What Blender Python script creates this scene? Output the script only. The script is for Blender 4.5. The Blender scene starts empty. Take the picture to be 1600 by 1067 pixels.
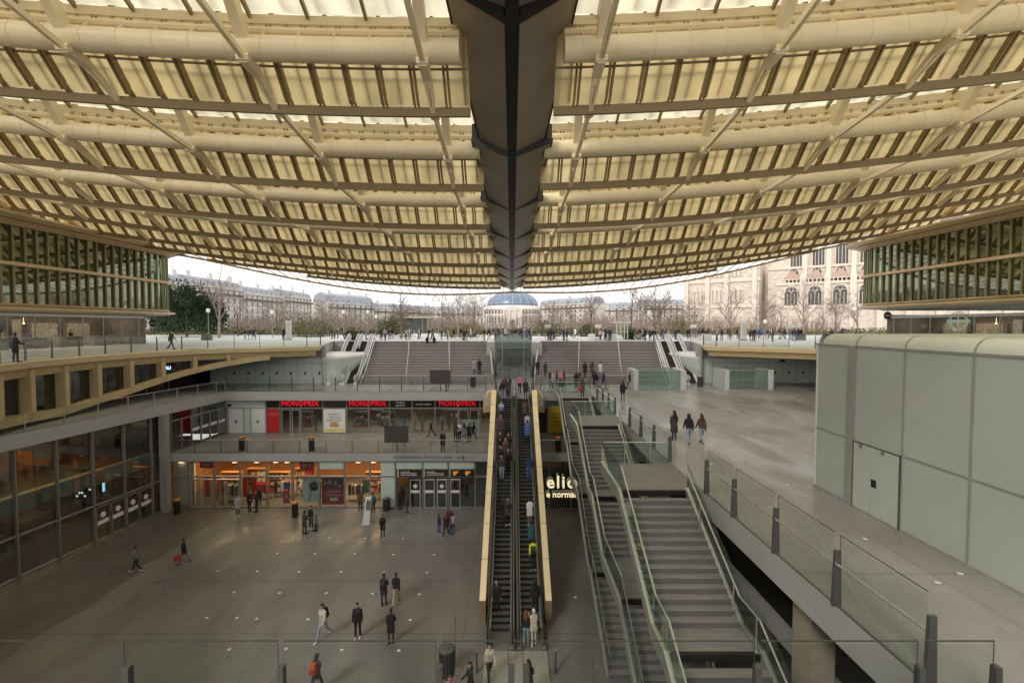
import bpy, bmesh, math, random
from mathutils import Vector, Matrix
R = math.radians
SC = bpy.context.scene
COL = SC.collection
rnd = random.Random(7)

# ------------------------------------------------------------------ camera model (pixels of the 1600x1067 photograph -> world)
F = 711.0; PIT = math.atan(25.5 / F); CZ = 2.2
def at(px, py, z=None, Y=None, X=None):
    x = (px - 800) / F; u = (533.5 - py) / F
    d = (x, math.cos(PIT) + u * math.sin(PIT), -math.sin(PIT) + u * math.cos(PIT))
    t = (z - CZ) / d[2] if z is not None else (Y / d[1] if Y is not None else X / d[0])
    return Vector((d[0] * t, d[1] * t, CZ + d[2] * t))

# ------------------------------------------------------------------ materials
MATS = {}
def _new(name):
    m = bpy.data.materials.new(name); m.use_nodes = True
    nt = m.node_tree; nt.nodes.clear()
    return m, nt, nt.nodes.new('ShaderNodeOutputMaterial')
def mat(name, col, rough=.5, metal=0., amt=.12, scale=3., bump=0., spec=.5, detail=5, rvar=0., stretch=(1, 1, 1)):
    if name in MATS: return MATS[name]
    m, nt, out = _new(name); N = nt.nodes.new; L = nt.links.new
    b = N('ShaderNodeBsdfPrincipled'); L(b.outputs[0], out.inputs[0])
    b.inputs['Roughness'].default_value = rough; b.inputs['Metallic'].default_value = metal
    b.inputs['Specular IOR Level'].default_value = spec
    tc = N('ShaderNodeTexCoord'); mp = N('ShaderNodeMapping'); mp.inputs['Scale'].default_value = stretch
    L(tc.outputs['Object'], mp.inputs[0])
    n = N('ShaderNodeTexNoise'); n.inputs['Scale'].default_value = scale; n.inputs['Detail'].default_value = detail
    L(mp.outputs[0], n.inputs[0])
    r = N('ShaderNodeMapRange'); r.inputs[1].default_value = .25; r.inputs[2].default_value = .75
    r.inputs[3].default_value = 1 - amt; r.inputs[4].default_value = 1 + amt
    L(n.outputs[0], r.inputs[0])
    mx = N('ShaderNodeMix'); mx.data_type = 'RGBA'; mx.blend_type = 'MULTIPLY'; mx.inputs[0].default_value = 1
    mx.inputs[6].default_value = (*col, 1); L(r.outputs[0], mx.inputs[7]); L(mx.outputs[2], b.inputs['Base Color'])
    if rvar:
        r2 = N('ShaderNodeMapRange'); r2.inputs[1].default_value = .3; r2.inputs[2].default_value = .7
        r2.inputs[3].default_value = rough - rvar; r2.inputs[4].default_value = rough + rvar
        L(n.outputs[0], r2.inputs[0]); L(r2.outputs[0], b.inputs['Roughness'])
    if bump:
        bp = N('ShaderNodeBump'); bp.inputs['Strength'].default_value = bump; bp.inputs['Distance'].default_value = .02
        L(n.outputs[0], bp.inputs['Height']); L(bp.outputs[0], b.inputs['Normal'])
    MATS[name] = m
    return m
def glass(name, tint=(.9, .95, .93), refl=.08, rough=.02, dirt=.0, edge=.5):
    if name in MATS: return MATS[name]
    m, nt, out = _new(name); N = nt.nodes.new; L = nt.links.new
    t = N('ShaderNodeBsdfTransparent'); t.inputs[0].default_value = (*tint, 1)
    g = N('ShaderNodeBsdfGlossy'); g.inputs['Roughness'].default_value = rough; g.inputs[0].default_value = (.95, .97, .97, 1)
    lw = N('ShaderNodeLayerWeight'); lw.inputs[0].default_value = .5
    p = N('ShaderNodeMath'); p.operation = 'POWER'; p.inputs[1].default_value = 4; L(lw.outputs['Facing'], p.inputs[0])
    mr = N('ShaderNodeMapRange'); mr.inputs[3].default_value = refl; mr.inputs[4].default_value = edge
    L(p.outputs[0], mr.inputs[0])
    x = N('ShaderNodeMixShader'); L(mr.outputs[0], x.inputs[0]); L(t.outputs[0], x.inputs[1]); L(g.outputs[0], x.inputs[2])
    last = x
    if dirt:
        d = N('ShaderNodeBsdfDiffuse'); d.inputs[0].default_value = (.75, .82, .78, 1)
        n = N('ShaderNodeTexNoise'); n.inputs['Scale'].default_value = .8
        tc = N('ShaderNodeTexCoord'); L(tc.outputs['Object'], n.inputs[0])
        m2 = N('ShaderNodeMapRange'); m2.inputs[3].default_value = dirt * .5; m2.inputs[4].default_value = dirt * 1.5; L(n.outputs[0], m2.inputs[0])
        y = N('ShaderNodeMixShader'); L(m2.outputs[0], y.inputs[0]); L(x.outputs[0], y.inputs[1]); L(d.outputs[0], y.inputs[2]); last = y
    L(last.outputs[0], out.inputs[0]); MATS[name] = m
    return m
def emit(name, col, st):
    if name in MATS: return MATS[name]
    m, nt, out = _new(name)
    e = nt.nodes.new('ShaderNodeEmission'); e.inputs[0].default_value = (*col, 1); e.inputs[1].default_value = st
    nt.links.new(e.outputs[0], out.inputs[0]); MATS[name] = m
    return m
def roofglass(name, col, trans=.75):
    m, nt, out = _new(name); N = nt.nodes.new; L = nt.links.new
    tc = N('ShaderNodeTexCoord'); mp = N('ShaderNodeMapping'); mp.inputs['Scale'].default_value = (.55, .16, .5); L(tc.outputs['Object'], mp.inputs[0])
    n = N('ShaderNodeTexNoise'); n.inputs['Scale'].default_value = 1.6; n.inputs['Detail'].default_value = 6; L(mp.outputs[0], n.inputs[0])
    r = N('ShaderNodeMapRange'); r.inputs[1].default_value = .3; r.inputs[2].default_value = .7; r.inputs[3].default_value = .72; r.inputs[4].default_value = 1.12; L(n.outputs[0], r.inputs[0])
    mx = N('ShaderNodeMix'); mx.data_type = 'RGBA'; mx.blend_type = 'MULTIPLY'; mx.inputs[0].default_value = 1
    mx.inputs[6].default_value = (*col, 1); L(r.outputs[0], mx.inputs[7])
    sc_ = N('ShaderNodeMapping'); sc_.inputs['Scale'].default_value = (1 / 1.29, 1 / 3.2, 0); sc_.inputs['Location'].default_value = (.5, 0, 0); L(tc.outputs['Object'], sc_.inputs[0])
    fl = N('ShaderNodeVectorMath'); fl.operation = 'FLOOR'; L(sc_.outputs[0], fl.inputs[0]); wn = N('ShaderNodeTexWhiteNoise'); wn.noise_dimensions = '3D'; L(fl.outputs[0], wn.inputs[0])
    r3 = N('ShaderNodeMapRange'); r3.inputs[3].default_value = .86; r3.inputs[4].default_value = 1.06; L(wn.outputs['Value'], r3.inputs[0])
    mx2 = N('ShaderNodeMix'); mx2.data_type = 'RGBA'; mx2.blend_type = 'MULTIPLY'; mx2.inputs[0].default_value = 1; L(mx.outputs[2], mx2.inputs[6]); L(r3.outputs[0], mx2.inputs[7]); mx = mx2
    t = N('ShaderNodeBsdfTranslucent'); L(mx.outputs[2], t.inputs[0])
    d = N('ShaderNodeBsdfDiffuse'); L(mx.outputs[2], d.inputs[0])
    x = N('ShaderNodeMixShader'); x.inputs[0].default_value = trans; L(d.outputs[0], x.inputs[1]); L(t.outputs[0], x.inputs[2])
    L(x.outputs[0], out.inputs[0]); MATS[name] = m
    return m

# ------------------------------------------------------------------ mesh builder
ORG = {}
class MB:
    def __init__(s): s.v = []; s.f = []; s.m = []
    def add(s, vs, fs, mi=0):
        k = len(s.v); s.v += [tuple(p) for p in vs]
        for f in fs: s.f.append(tuple(i + k for i in f)); s.m.append(mi)
        return s
    def hexa(s, p, mi=0):       # p: 4 bottom (ccw from above), 4 top
        return s.add(p, [(3, 2, 1, 0), (4, 5, 6, 7), (0, 1, 5, 4), (1, 2, 6, 5), (2, 3, 7, 6), (3, 0, 4, 7)], mi)
    def box(s, x0, x1, y0, y1, z0, z1, mi=0):
        return s.hexa([(x0, y0, z0), (x1, y0, z0), (x1, y1, z0), (x0, y1, z0), (x0, y0, z1), (x1, y0, z1), (x1, y1, z1), (x0, y1, z1)], mi)
    def beam(s, a, b, w, h, mi=0, up=(0, 0, 1)):     # square bar from a to b, w sideways, h along up
        a = Vector(a); b = Vector(b); d = (b - a).normalized(); u = Vector(up)
        x = d.cross(u)
        if x.length < 1e-4: x = d.cross(Vector((0, 1, 0)))
        x.normalize(); u = x.cross(d).normalized(); x *= w / 2; u *= h / 2
        return s.add([a - x - u, a + x - u, a + x + u, a - x + u, b - x - u, b + x - u, b + x + u, b - x + u],
                     [(0, 1, 2, 3), (7, 6, 5, 4), (1, 0, 4, 5), (2, 1, 5, 6), (3, 2, 6, 7), (0, 3, 7, 4)], mi)
    def tube(s, path, r, n=8, mi=0, caps=True):
        path = [Vector(p) for p in path]; rs = r if isinstance(r, (list, tuple)) else [r] * len(path)
        k = len(s.v); px = None
        for i, p in enumerate(path):
            d = (path[min(i + 1, len(path) - 1)] - path[max(i - 1, 0)])
            d = d.normalized() if d.length > 1e-9 else Vector((0, 0, 1))
            x = (px - d * px.dot(d)) if px is not None else d.orthogonal()
            if x.length < 1e-5: x = d.orthogonal()
            x.normalize(); px = x; y = d.cross(x)
            for j in range(n):
                a = 2 * math.pi * j / n
                s.v.append(tuple(p + (x * math.cos(a) + y * math.sin(a)) * rs[i]))
        for i in range(len(path) - 1):
            for j in range(n):
                a = k + i * n + j; b = k + i * n + (j + 1) % n
                s.f.append((a, b, b + n, a + n)); s.m.append(mi)
        if caps:
            s.f.append(tuple(k + j for j in reversed(range(n)))); s.m.append(mi)
            q = k + (len(path) - 1) * n; s.f.append(tuple(q + j for j in range(n))); s.m.append(mi)
        return s
    def lathe(s, c, prof, n=16, mi=0):       # prof [(r,z)]
        k = len(s.v)
        for r, z in prof:
            for j in range(n):
                a = 2 * math.pi * j / n; s.v.append((c[0] + r * math.cos(a), c[1] + r * math.sin(a), c[2] + z))
        for i in range(len(prof) - 1):
            for j in range(n):
                a = k + i * n + j; b = k + i * n + (j + 1) % n
                s.f.append((a, b, b + n, a + n)); s.m.append(mi)
        s.f.append(tuple(k + j for j in reversed(range(n)))); s.m.append(mi)
        q = k + (len(prof) - 1) * n; s.f.append(tuple(q + j for j in range(n))); s.m.append(mi)
        return s
    def quad(s, a, b, c, d, mi=0): return s.add([a, b, c, d], [(0, 1, 2, 3)], mi)
    def prism(s, poly, z0, z1, mi=0):        # poly [(x,y)] ccw
        n = len(poly)
        return s.add([(x, y, z0) for x, y in poly] + [(x, y, z1) for x, y in poly],
                     [tuple(reversed(range(n))), tuple(range(n, 2 * n))] + [(i, (i + 1) % n, n + (i + 1) % n, n + i) for i in range(n)], mi)
    def strip(s, A, B, mi=0):                # surface between two polylines
        n = len(A); return s.add(list(A) + list(B), [(i, i + 1, n + i + 1, n + i) for i in range(n - 1)], mi)
    def sheet(s, A, B, th, mi=0):            # the same with thickness along th vector
        th = Vector(th); A2 = [Vector(a) + th for a in A]; B2 = [Vector(b) + th for b in B]; n = len(A)
        vs = list(A) + list(B) + A2 + B2; fs = []
        for i in range(n - 1):
            fs += [(i, i + 1, n + i + 1, n + i), (3 * n + i, 3 * n + i + 1, 2 * n + i + 1, 2 * n + i),
                   (2 * n + i, 2 * n + i + 1, i + 1, i), (n + i, n + i + 1, 3 * n + i + 1, 3 * n + i)]
        fs += [(0, n, 3 * n, 2 * n), (n - 1, 3 * n - 1, 4 * n - 1, 2 * n - 1)]
        return s.add(vs, fs, mi)
    def build(s, name, mats, parent=None, smooth=False, local=False, autoflat=None):
        me = bpy.data.meshes.new(name)
        if not isinstance(mats, (list, tuple)): mats = [mats]
        o = bpy.data.objects.new(name, me); COL.objects.link(o)
        if parent is not None:
            og = ORG.get(parent.name, Vector((0, 0, 0))); o.parent = parent
        elif local: og = Vector((0, 0, 0))
        else:
            xs = [v[0] for v in s.v]; ys = [v[1] for v in s.v]; zs = [v[2] for v in s.v]
            og = Vector(((min(xs) + max(xs)) / 2, (min(ys) + max(ys)) / 2, min(zs))); o.location = og
        ORG[o.name] = og
        me.from_pydata([(v[0] - og[0], v[1] - og[1], v[2] - og[2]) for v in s.v], [], s.f)
        for m in mats: me.materials.append(m)
        me.polygons.foreach_set('material_index', s.m)
        if smooth: me.polygons.foreach_set('use_smooth', [True] * len(s.f))
        me.update()
        if smooth == 'auto':
            try: me.set_sharp_from_angle(angle=R(35))
            except Exception: pass
        return o
def tag(o, label=None, cat=None, group=None, kind=None):
    if label: o['label'] = label
    if cat: o['category'] = cat
    if group: o['group'] = group
    if kind: o['kind'] = kind
    return o
def thing(name, label, cat, loc=(0, 0, 0), rz=0, group=None, local=False):
    o = bpy.data.objects.new(name, None); COL.objects.link(o); o.empty_display_size = .2
    o.location = loc; o.rotation_euler = (0, 0, rz)
    ORG[o.name] = Vector((0, 0, 0)) if local else Vector(loc)
    return tag(o, label, cat, group)
def struct(o): o['kind'] = 'structure'; return o
KIDS = {}
def copy_tree(o, parent=None):
    c = o.copy(); COL.objects.link(c)
    if parent is not None: c.parent = parent
    for ch in o.children: copy_tree(ch, c)
    return c
def place(o, loc, rz=0, sc=1., label=None, group=None):
    o.location = loc; o.rotation_euler = (0, 0, rz); o.scale = (sc,) * 3 if not isinstance(sc, tuple) else sc
    if label: o['label'] = label
    if group: o['group'] = group
    return o
FONT = {}
def text(name, s, size, loc, m, parent=None, rx=90, rz=0, align='CENTER', ext=.02, bold=0., spacing=1., sx=1.):
    cu = bpy.data.curves.new(name, 'FONT'); cu.body = s; cu.size = size; cu.align_x = align; cu.align_y = 'CENTER'
    cu.extrude = ext; cu.offset = bold; cu.space_character = spacing; cu.resolution_u = 3
    t = bpy.data.objects.new(name, cu); COL.objects.link(t)
    dg = bpy.context.evaluated_depsgraph_get()
    me = bpy.data.meshes.new_from_object(t.evaluated_get(dg)); bpy.data.objects.remove(t); bpy.data.curves.remove(cu)
    me.name = name; me.materials.clear(); me.materials.append(m)
    o = bpy.data.objects.new(name, me); COL.objects.link(o)
    og = ORG.get(parent.name, Vector((0, 0, 0))) if parent is not None else Vector((0, 0, 0))
    o.location = Vector(loc) - og; o.rotation_euler = (R(rx), 0, R(rz)); o.scale = (sx, 1, 1)
    if parent is not None: o.parent = parent
    ORG[o.name] = Vector(loc)
    return o

# palette
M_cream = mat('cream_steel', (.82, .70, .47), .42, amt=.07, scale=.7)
M_creamd = mat('cream_steel_shaded', (.27, .20, .10), .5, amt=.07, scale=.7)  # same cream steel, with the darkness of backlit beams put into the colour
M_rib = mat('bronze_rib', (.26, .185, .075), .45, amt=.1)
M_gold = mat('gold_panel', (.56, .43, .23), .42, amt=.07, scale=1.2)
M_goldlit = mat('gold_panel_lit', (.82, .68, .42), .4, amt=.06, scale=1.2)  # lit copy of the gold panel, light from above put into its colour
M_spine = mat('spine_panel', (.27, .225, .18), .4, amt=.1, scale=.5)
M_black = mat('black_steel', (.012, .011, .010), .5)
M_steel = mat('brushed_steel', (.42, .42, .40), .33, .9, amt=.08, scale=6)
M_rail = mat('bright_handrail', (.72, .72, .70), .28, .85, amt=.05, scale=6)
M_jamb = mat('jamb_grey', (.36, .36, .345), .45, .2)
M_edge = mat('glass_edge', (.055, .07, .06), .3)
M_grey = mat('grey_metal_frame', (.27, .27, .26), .4, .4)
M_slab = mat('grey_slab_fascia', (.40, .40, .39), .5, .0, amt=.06, scale=.6)
M_post = mat('dark_balustrade_post', (.13, .135, .13), .35, .5)
M_white = mat('white_panel', (.72, .73, .71), .3, amt=.04)
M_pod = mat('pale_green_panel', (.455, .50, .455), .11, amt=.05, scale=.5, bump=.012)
M_podj = mat('panel_joint', (.30, .33, .29), .45)
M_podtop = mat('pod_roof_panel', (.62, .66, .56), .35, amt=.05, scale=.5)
M_kiosk = mat('white_kiosk_glass', (.60, .66, .63), .18, amt=.04, scale=.4)
M_dark = mat('dark_interior', (.022, .020, .018), .7)
M_wood = mat('warm_wood_wall', (.55, .24, .07), .6, amt=.2, scale=1.5)
M_red = mat('red_panel', (.50, .02, .025), .4)
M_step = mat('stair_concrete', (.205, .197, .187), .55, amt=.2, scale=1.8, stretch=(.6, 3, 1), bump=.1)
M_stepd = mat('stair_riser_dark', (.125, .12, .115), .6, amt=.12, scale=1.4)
M_nose = mat('stair_nosing', (.36, .35, .34), .45)
M_esc = mat('escalator_step', (.15, .155, .158), .45, .5, amt=.1, stretch=(18, 1, 1), scale=4)
M_rubber = mat('handrail_rubber', (.012, .012, .012), .35)
M_g = glass('clear_glass', (.93, .955, .945), .022, dirt=.002, edge=.35)
M_gf = glass('front_glass', (.94, .96, .95), .01, edge=.25)
M_gg = glass('green_edge_glass', (.84, .91, .88), .05, dirt=.008)
M_gd = glass('dark_glazing', (.52, .56, .53), .12, edge=.7)
M_gs = glass('shop_glazing', (.80, .83, .80), .05, dirt=.01)
M_gw = glass('green_facade_glass', (.38, .46, .32), .30, .03, edge=.85)
M_gw.node_tree.nodes['Glossy BSDF'].inputs[0].default_value = (.58, .64, .48, 1)
M_stripe = mat('white_door_stripe', (.75, .75, .73), .5)
# ------------------------------------------------------------------ floors
LV1, LV2, LV3 = -4.2, -8.35, -13.0
YW, YS2, YE1 = 37.16, 44.27, 43.58
def floor_mat(name, c1, c2, rough, joint, seams=None, wet=None, stain=None):
    m, nt, out = _new(name); N = nt.nodes.new; L = nt.links.new
    b = N('ShaderNodeBsdfPrincipled'); L(b.outputs[0], out.inputs[0]); b.inputs['Specular IOR Level'].default_value = .38
    g = N('ShaderNodeNewGeometry'); pos = g.outputs['Position']
    def noise(sc, det=6, st=(1, 1, 1), dist=0.):
        mp = N('ShaderNodeMapping'); mp.inputs['Scale'].default_value = st; L(pos, mp.inputs[0])
        n = N('ShaderNodeTexNoise'); n.inputs['Scale'].default_value = sc; n.inputs['Detail'].default_value = det; n.inputs['Distortion'].default_value = dist
        L(mp.outputs[0], n.inputs[0]); return n.outputs[0]
    def rng(x, a, bb, c, d, smooth=False):
        r = N('ShaderNodeMapRange'); r.inputs[1].default_value = a; r.inputs[2].default_value = bb; r.inputs[3].default_value = c; r.inputs[4].default_value = d
        if smooth: r.interpolation_type = 'SMOOTHSTEP'
        L(x, r.inputs[0]); return r.outputs[0]
    def mixc(f, a, bb, mode='MIX'):
        x = N('ShaderNodeMix'); x.data_type = 'RGBA'; x.blend_type = mode
        if isinstance(f, float): x.inputs[0].default_value = f
        else: L(f, x.inputs[0])
        for i, q in ((6, a), (7, bb)):
            if isinstance(q, tuple): x.inputs[i].default_value = (*q, 1)
            else: L(q, x.inputs[i])
        return x.outputs[2]
    big = noise(.16, 5, (1, .6, 1), .6); fine = noise(9., 4); mid = noise(.8, 6, (1, .35, 1))
    col = mixc(rng(big, .35, .65, 0., 1., True), c1, c2)
    col = mixc(1., col, rng(mid, .3, .7, .86, 1.12), 'MULTIPLY')
    col = mixc(1., col, rng(fine, .3, .7, .93, 1.07), 'MULTIPLY')
    sp = N('ShaderNodeSeparateXYZ'); L(pos, sp.inputs[0])
    if stain:          # darker, dirtier strip left of a wandering edge
        md = N('ShaderNodeMath'); md.operation = 'ADD'; L(sp.outputs[0], md.inputs[0]); L(rng(noise(.3, 4), 0, 1, -1.3, 1.3), md.inputs[1])
        k = rng(md.outputs[0], stain - .12, stain + .12, 1., 0., True)
        col = mixc(k, col, mixc(1., col, (.66, .60, .55), 'MULTIPLY'))
    def line(axis, per, off, w):
        a = N('ShaderNodeMath'); a.operation = 'ADD'; L(sp.outputs[axis], a.inputs[0]); a.inputs[1].default_value = off + 1000 * per
        f = N('ShaderNodeMath'); f.operation = 'MODULO'; L(a.outputs[0], f.inputs[0]); f.inputs[1].default_value = per
        lt = N('ShaderNodeMath'); lt.operation = 'LESS_THAN'; L(f.outputs[0], lt.inputs[0]); lt.inputs[1].default_value = w
        return lt.outputs[0]
    for ax, per, off, w in joint:
        col = mixc(line(ax, per, off, w), col, mixc(1., col, (.5, .48, .46), 'MULTIPLY'))
    gum = noise(5.5, 1)      # trodden-in chewing gum and spots
    col = mixc(rng(gum, .73, .76, 0., .5), col, mixc(1., col, (.62, .6, .58), 'MULTIPLY'))
    L(col, b.inputs['Base Color'])
    rr = rng(noise(.35, 6, (1, .5, 1), .8), .35, .65, rough - .17, rough + .13)
    L(rr, b.inputs['Roughness'])
    bp = N('ShaderNodeBump'); bp.inputs['Strength'].default_value = .08; bp.inputs['Distance'].default_value = .01; L(fine, bp.inputs['Height']); L(bp.outputs[0], b.inputs['Normal'])
    MATS[name] = m; return m
M_floor = floor_mat('patio_concrete', (.150, .144, .137), (.198, .193, .188), .40, [(1, 4.6, 1.1, .05), (0, 9.3, 2.4, .03)], stain=-23.0)
M_walk = floor_mat('walkway_paving', (.26, .247, .233), (.345, .332, .318), .34, [(1, 6.0, .5, .03), (0, 6.0, 1.2, .03)])
M_plaza = floor_mat('plaza_paving', (.50, .485, .46), (.60, .585, .56), .6, [(0, 4, .3, .02)])
M_gal = floor_mat('gallery_paving', (.23, .215, .20), (.29, .275, .26), .42, [(0, 4, .3, .02)])

b = MB(); b.box(-46, 46, -6, 60, LV3 - .4, LV3); tag(struct(b.build('patio_floor', M_floor)), 'dark concrete floor at the bottom of the sunken court', 'floor')
b = MB()
b.box(-28.7, 4.2, YW, 62, -9.02, LV2 - .012, 0); b.box(-28.7, 4.2, YW, 62, LV2 - .012, LV2, 1)
b.box(4.2, 46, YW, 62, -9.02, LV2 - .012, 0); b.box(4.2, 46, YW, 62, LV2 - .012, LV2, 1)
tag(struct(b.build('gallery_floor', [M_slab, M_gal])), 'grey slab of the middle gallery along the shops', 'floor')
b = MB()       # upper walkway level: strip behind the shops' roofs, plateau at the right, strip at the left, strip under the camera
for x0, x1, y0, y1 in ((-46, -2.45, YE1, 75), (-2.45, 2.75, 40.3, 75), (2.75, 4.2, YE1, 75), (4.2, 7.4, 43.2, 75), (7.4, 60, 7.15, 75), (-46, 60, -6, 7.1)):
    b.box(x0, x1, y0, y1, -5.05, LV1 - .012, 0); b.box(x0, x1, y0, y1, LV1 - .012, LV1, 1)
b.hexa([(-46, 7.1, -5.2), (-31.4, 7.1, -5.2), (-27.5, YE1, -5.05), (-46, YE1, -5.05), (-46, 7.1, LV1), (-31.4, 7.1, LV1), (-27.5, YE1, LV1), (-46, YE1, LV1)], 0)
tag(struct(b.build('walkway', [M_slab, M_walk])), 'broad upper walkway with worn brownish paving', 'walkway')

# terrace edge curve at street level
EDGE = [(-28.0, 21.5), (-28.87, 25.6), (-29.8, 28.4), (-30.22, 30.9), (-30.4, 33.4), (-30.3, 35.9), (-29.8, 38.6), (-28.9, 41.2), (-27.3, 43.2), (-25.1, 44.75), (-22.2, 46.6), (-20.4, 47.9), (-20.6, 49.2)]
def smooth_curve(P, n=6):
    out = []
    for i in range(len(P) - 1):
        p0 = Vector(P[max(i - 1, 0)]); p1 = Vector(P[i]); p2 = Vector(P[i + 1]); p3 = Vector(P[min(i + 2, len(P) - 1)])
        for k in range(n):
            t = k / n
            out.append(.5 * ((2 * p1) + (p2 - p0) * t + (2 * p0 - 5 * p1 + 4 * p2 - p3) * t * t + (3 * p1 - p0 - 3 * p2 + p3) * t ** 3))
    out.append(Vector(P[-1])); return [(p.x, p.y) for p in out]
near = [(-12, 0.2), (-20, 4), (-24.5, 10), (-26.6, 16)]
CURVE = smooth_curve(near + EDGE)
b = MB()
TOPX = 62.6
L_ = CURVE + [(-24.6, TOPX)]
for sgn in (-1, 1):
    pl = [(x * -sgn, y) for x, y in L_]
    vs = [(x, y, 0) for x, y in pl] + [(sgn * 900, y, 0) for x, y in pl]
    b.strip(vs[:len(pl)] if sgn < 0 else vs[len(pl):], vs[len(pl):] if sgn < 0 else vs[:len(pl)])
b.quad((-900, TOPX, 0), (900, TOPX, 0), (900, 4000, 0), (-900, 4000, 0))
b.quad((-4000, TOPX, -.01), (-900, TOPX, -.01), (-900, 4000, -.01), (-4000, 4000, -.01)); b.quad((900, TOPX, -.01), (4000, TOPX, -.01), (4000, 4000, -.01), (900, 4000, -.01))
b.quad((-900, -60, 0), (900, -60, 0), (900, .2, 0), (-900, .2, 0))
b.quad((-3.25, 57.75, .0), (3.8, 57.75, .0), (3.8, TOPX, .0), (-3.25, TOPX, .0))
tag(struct(b.build('ground', M_plaza)), 'pale street level paving around the sunken court and garden', 'ground')
M_soil = mat('garden_soil', (.13, .11, .07), .95, amt=.3, scale=.15)
b = MB(); b.quad((-600, 101, .004), (600, 101, .004), (600, 3000, .004), (-600, 3000, .004)); tag(struct(b.build('terrain', M_soil)), 'brown garden ground beyond the plaza', 'terrain')
b = MB()
for s_ in (-1, 1): b.quad((s_ * 20.6, 49.2, LV1), (s_ * 24.6, TOPX, LV1), (s_ * 24.6, TOPX, -.01), (s_ * 20.6, 49.2, -.01))
for s_ in (-1, 1): b.quad((s_ * 18.7, TOPX + .06, LV1), (s_ * 24.6, TOPX + .06, LV1), (s_ * 24.6, TOPX + .06, -.01), (s_ * 18.7, TOPX + .06, -.01))
b.quad((-3.25, 57.7, LV1), (3.8, 57.7, LV1), (3.8, 57.7, -.01), (-3.25, 57.7, -.01))
b.quad((-46, 49.55, -1.3), (-20.3, 49.55, -1.3), (-20.3, 49.55, -.02), (-46, 49.55, -.02)); b.quad((20.3, 50.2, -1.3), (46, 50.2, -1.3), (46, 50.2, -.02), (20.3, 50.2, -.02))
tag(b.build('stairwell_wall', mat('pale_stairwell_wall', (.42, .43, .42), .5, amt=.06)), 'pale wall lining the opening of the wide stairs', 'wall')
# void walls that close the court out of sight
b = MB(); b.box(-34, 24, -6.3, -6, -13, -.02); b.box(-47, 62, 75, 75.3, -13, -.02); b.box(24, 24.3, -6, YW, LV3, -5.06)
b.box(60, 60.3, -6, 75, -5, -.02); b.box(-46.3, -46, -6, 75, -13, -.02)
tag(b.build('retaining_wall', mat('dark_concrete_wall', (.06, .057, .052), .8)), 'dark concrete retaining wall closing the sunken court', 'wall')

# ------------------------------------------------------------------ canopy
HB = [(-6.8, 18.6), (-.35, 16.3), (6.1, 14.25), (12.55, 12.45), (19, 10.93), (25.45, 9.8), (31.9, 9.02), (38.35, 8.48), (44.8, 8.04), (51.25, 7.72), (57.7, 7.53), (64.15, 7.42), (70.6, 7.39), (80, 7.36)]
def hb(y):
    for (a, za), (c, zc) in zip(HB, HB[1:]):
        if y <= c or c == 80: return za + (zc - za) * (y - a) / (c - a)
def dev(x): return 9 * (math.sqrt(1 + (x / 40) ** 2) - 1) + .0155 * x
def ye(x): return 70.6 - 13.35 * min(1.2, abs(x) / 42) ** 4
canopy = thing('canopy', 'giant cream louvred glass and steel canopy spanning the sunken court', 'canopy', (0, 40, 0))
LB = 6.45
M_roofA = roofglass('cream_roof_glass', (.90, .765, .475), .86)
M_roofB = roofglass('clear_roof_glass', (.89, .83, .62), .90)
M_roofE = roofglass('edge_roof_glass', (.98, .97, .93), .95)
XS = [-58.05 + 1.29 * i for i in range(91)]
LOWP = [(0, .22), (-.62, .86), (-1.2, 1.56), (-1.72, 2.3)]
UPP = [(-1.72, 2.72), (-3.0, 3.35), (-4.6, 4.15), (-6.9, 5.0)]
NODES = [s * (3.225 + LB * i) for i in range(7) for s in (-1, 1)]
rib_count = 0; rest = MB(); restrod = MB(); reststrut = MB(); rod_count = 0; strut_count = 0
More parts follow.
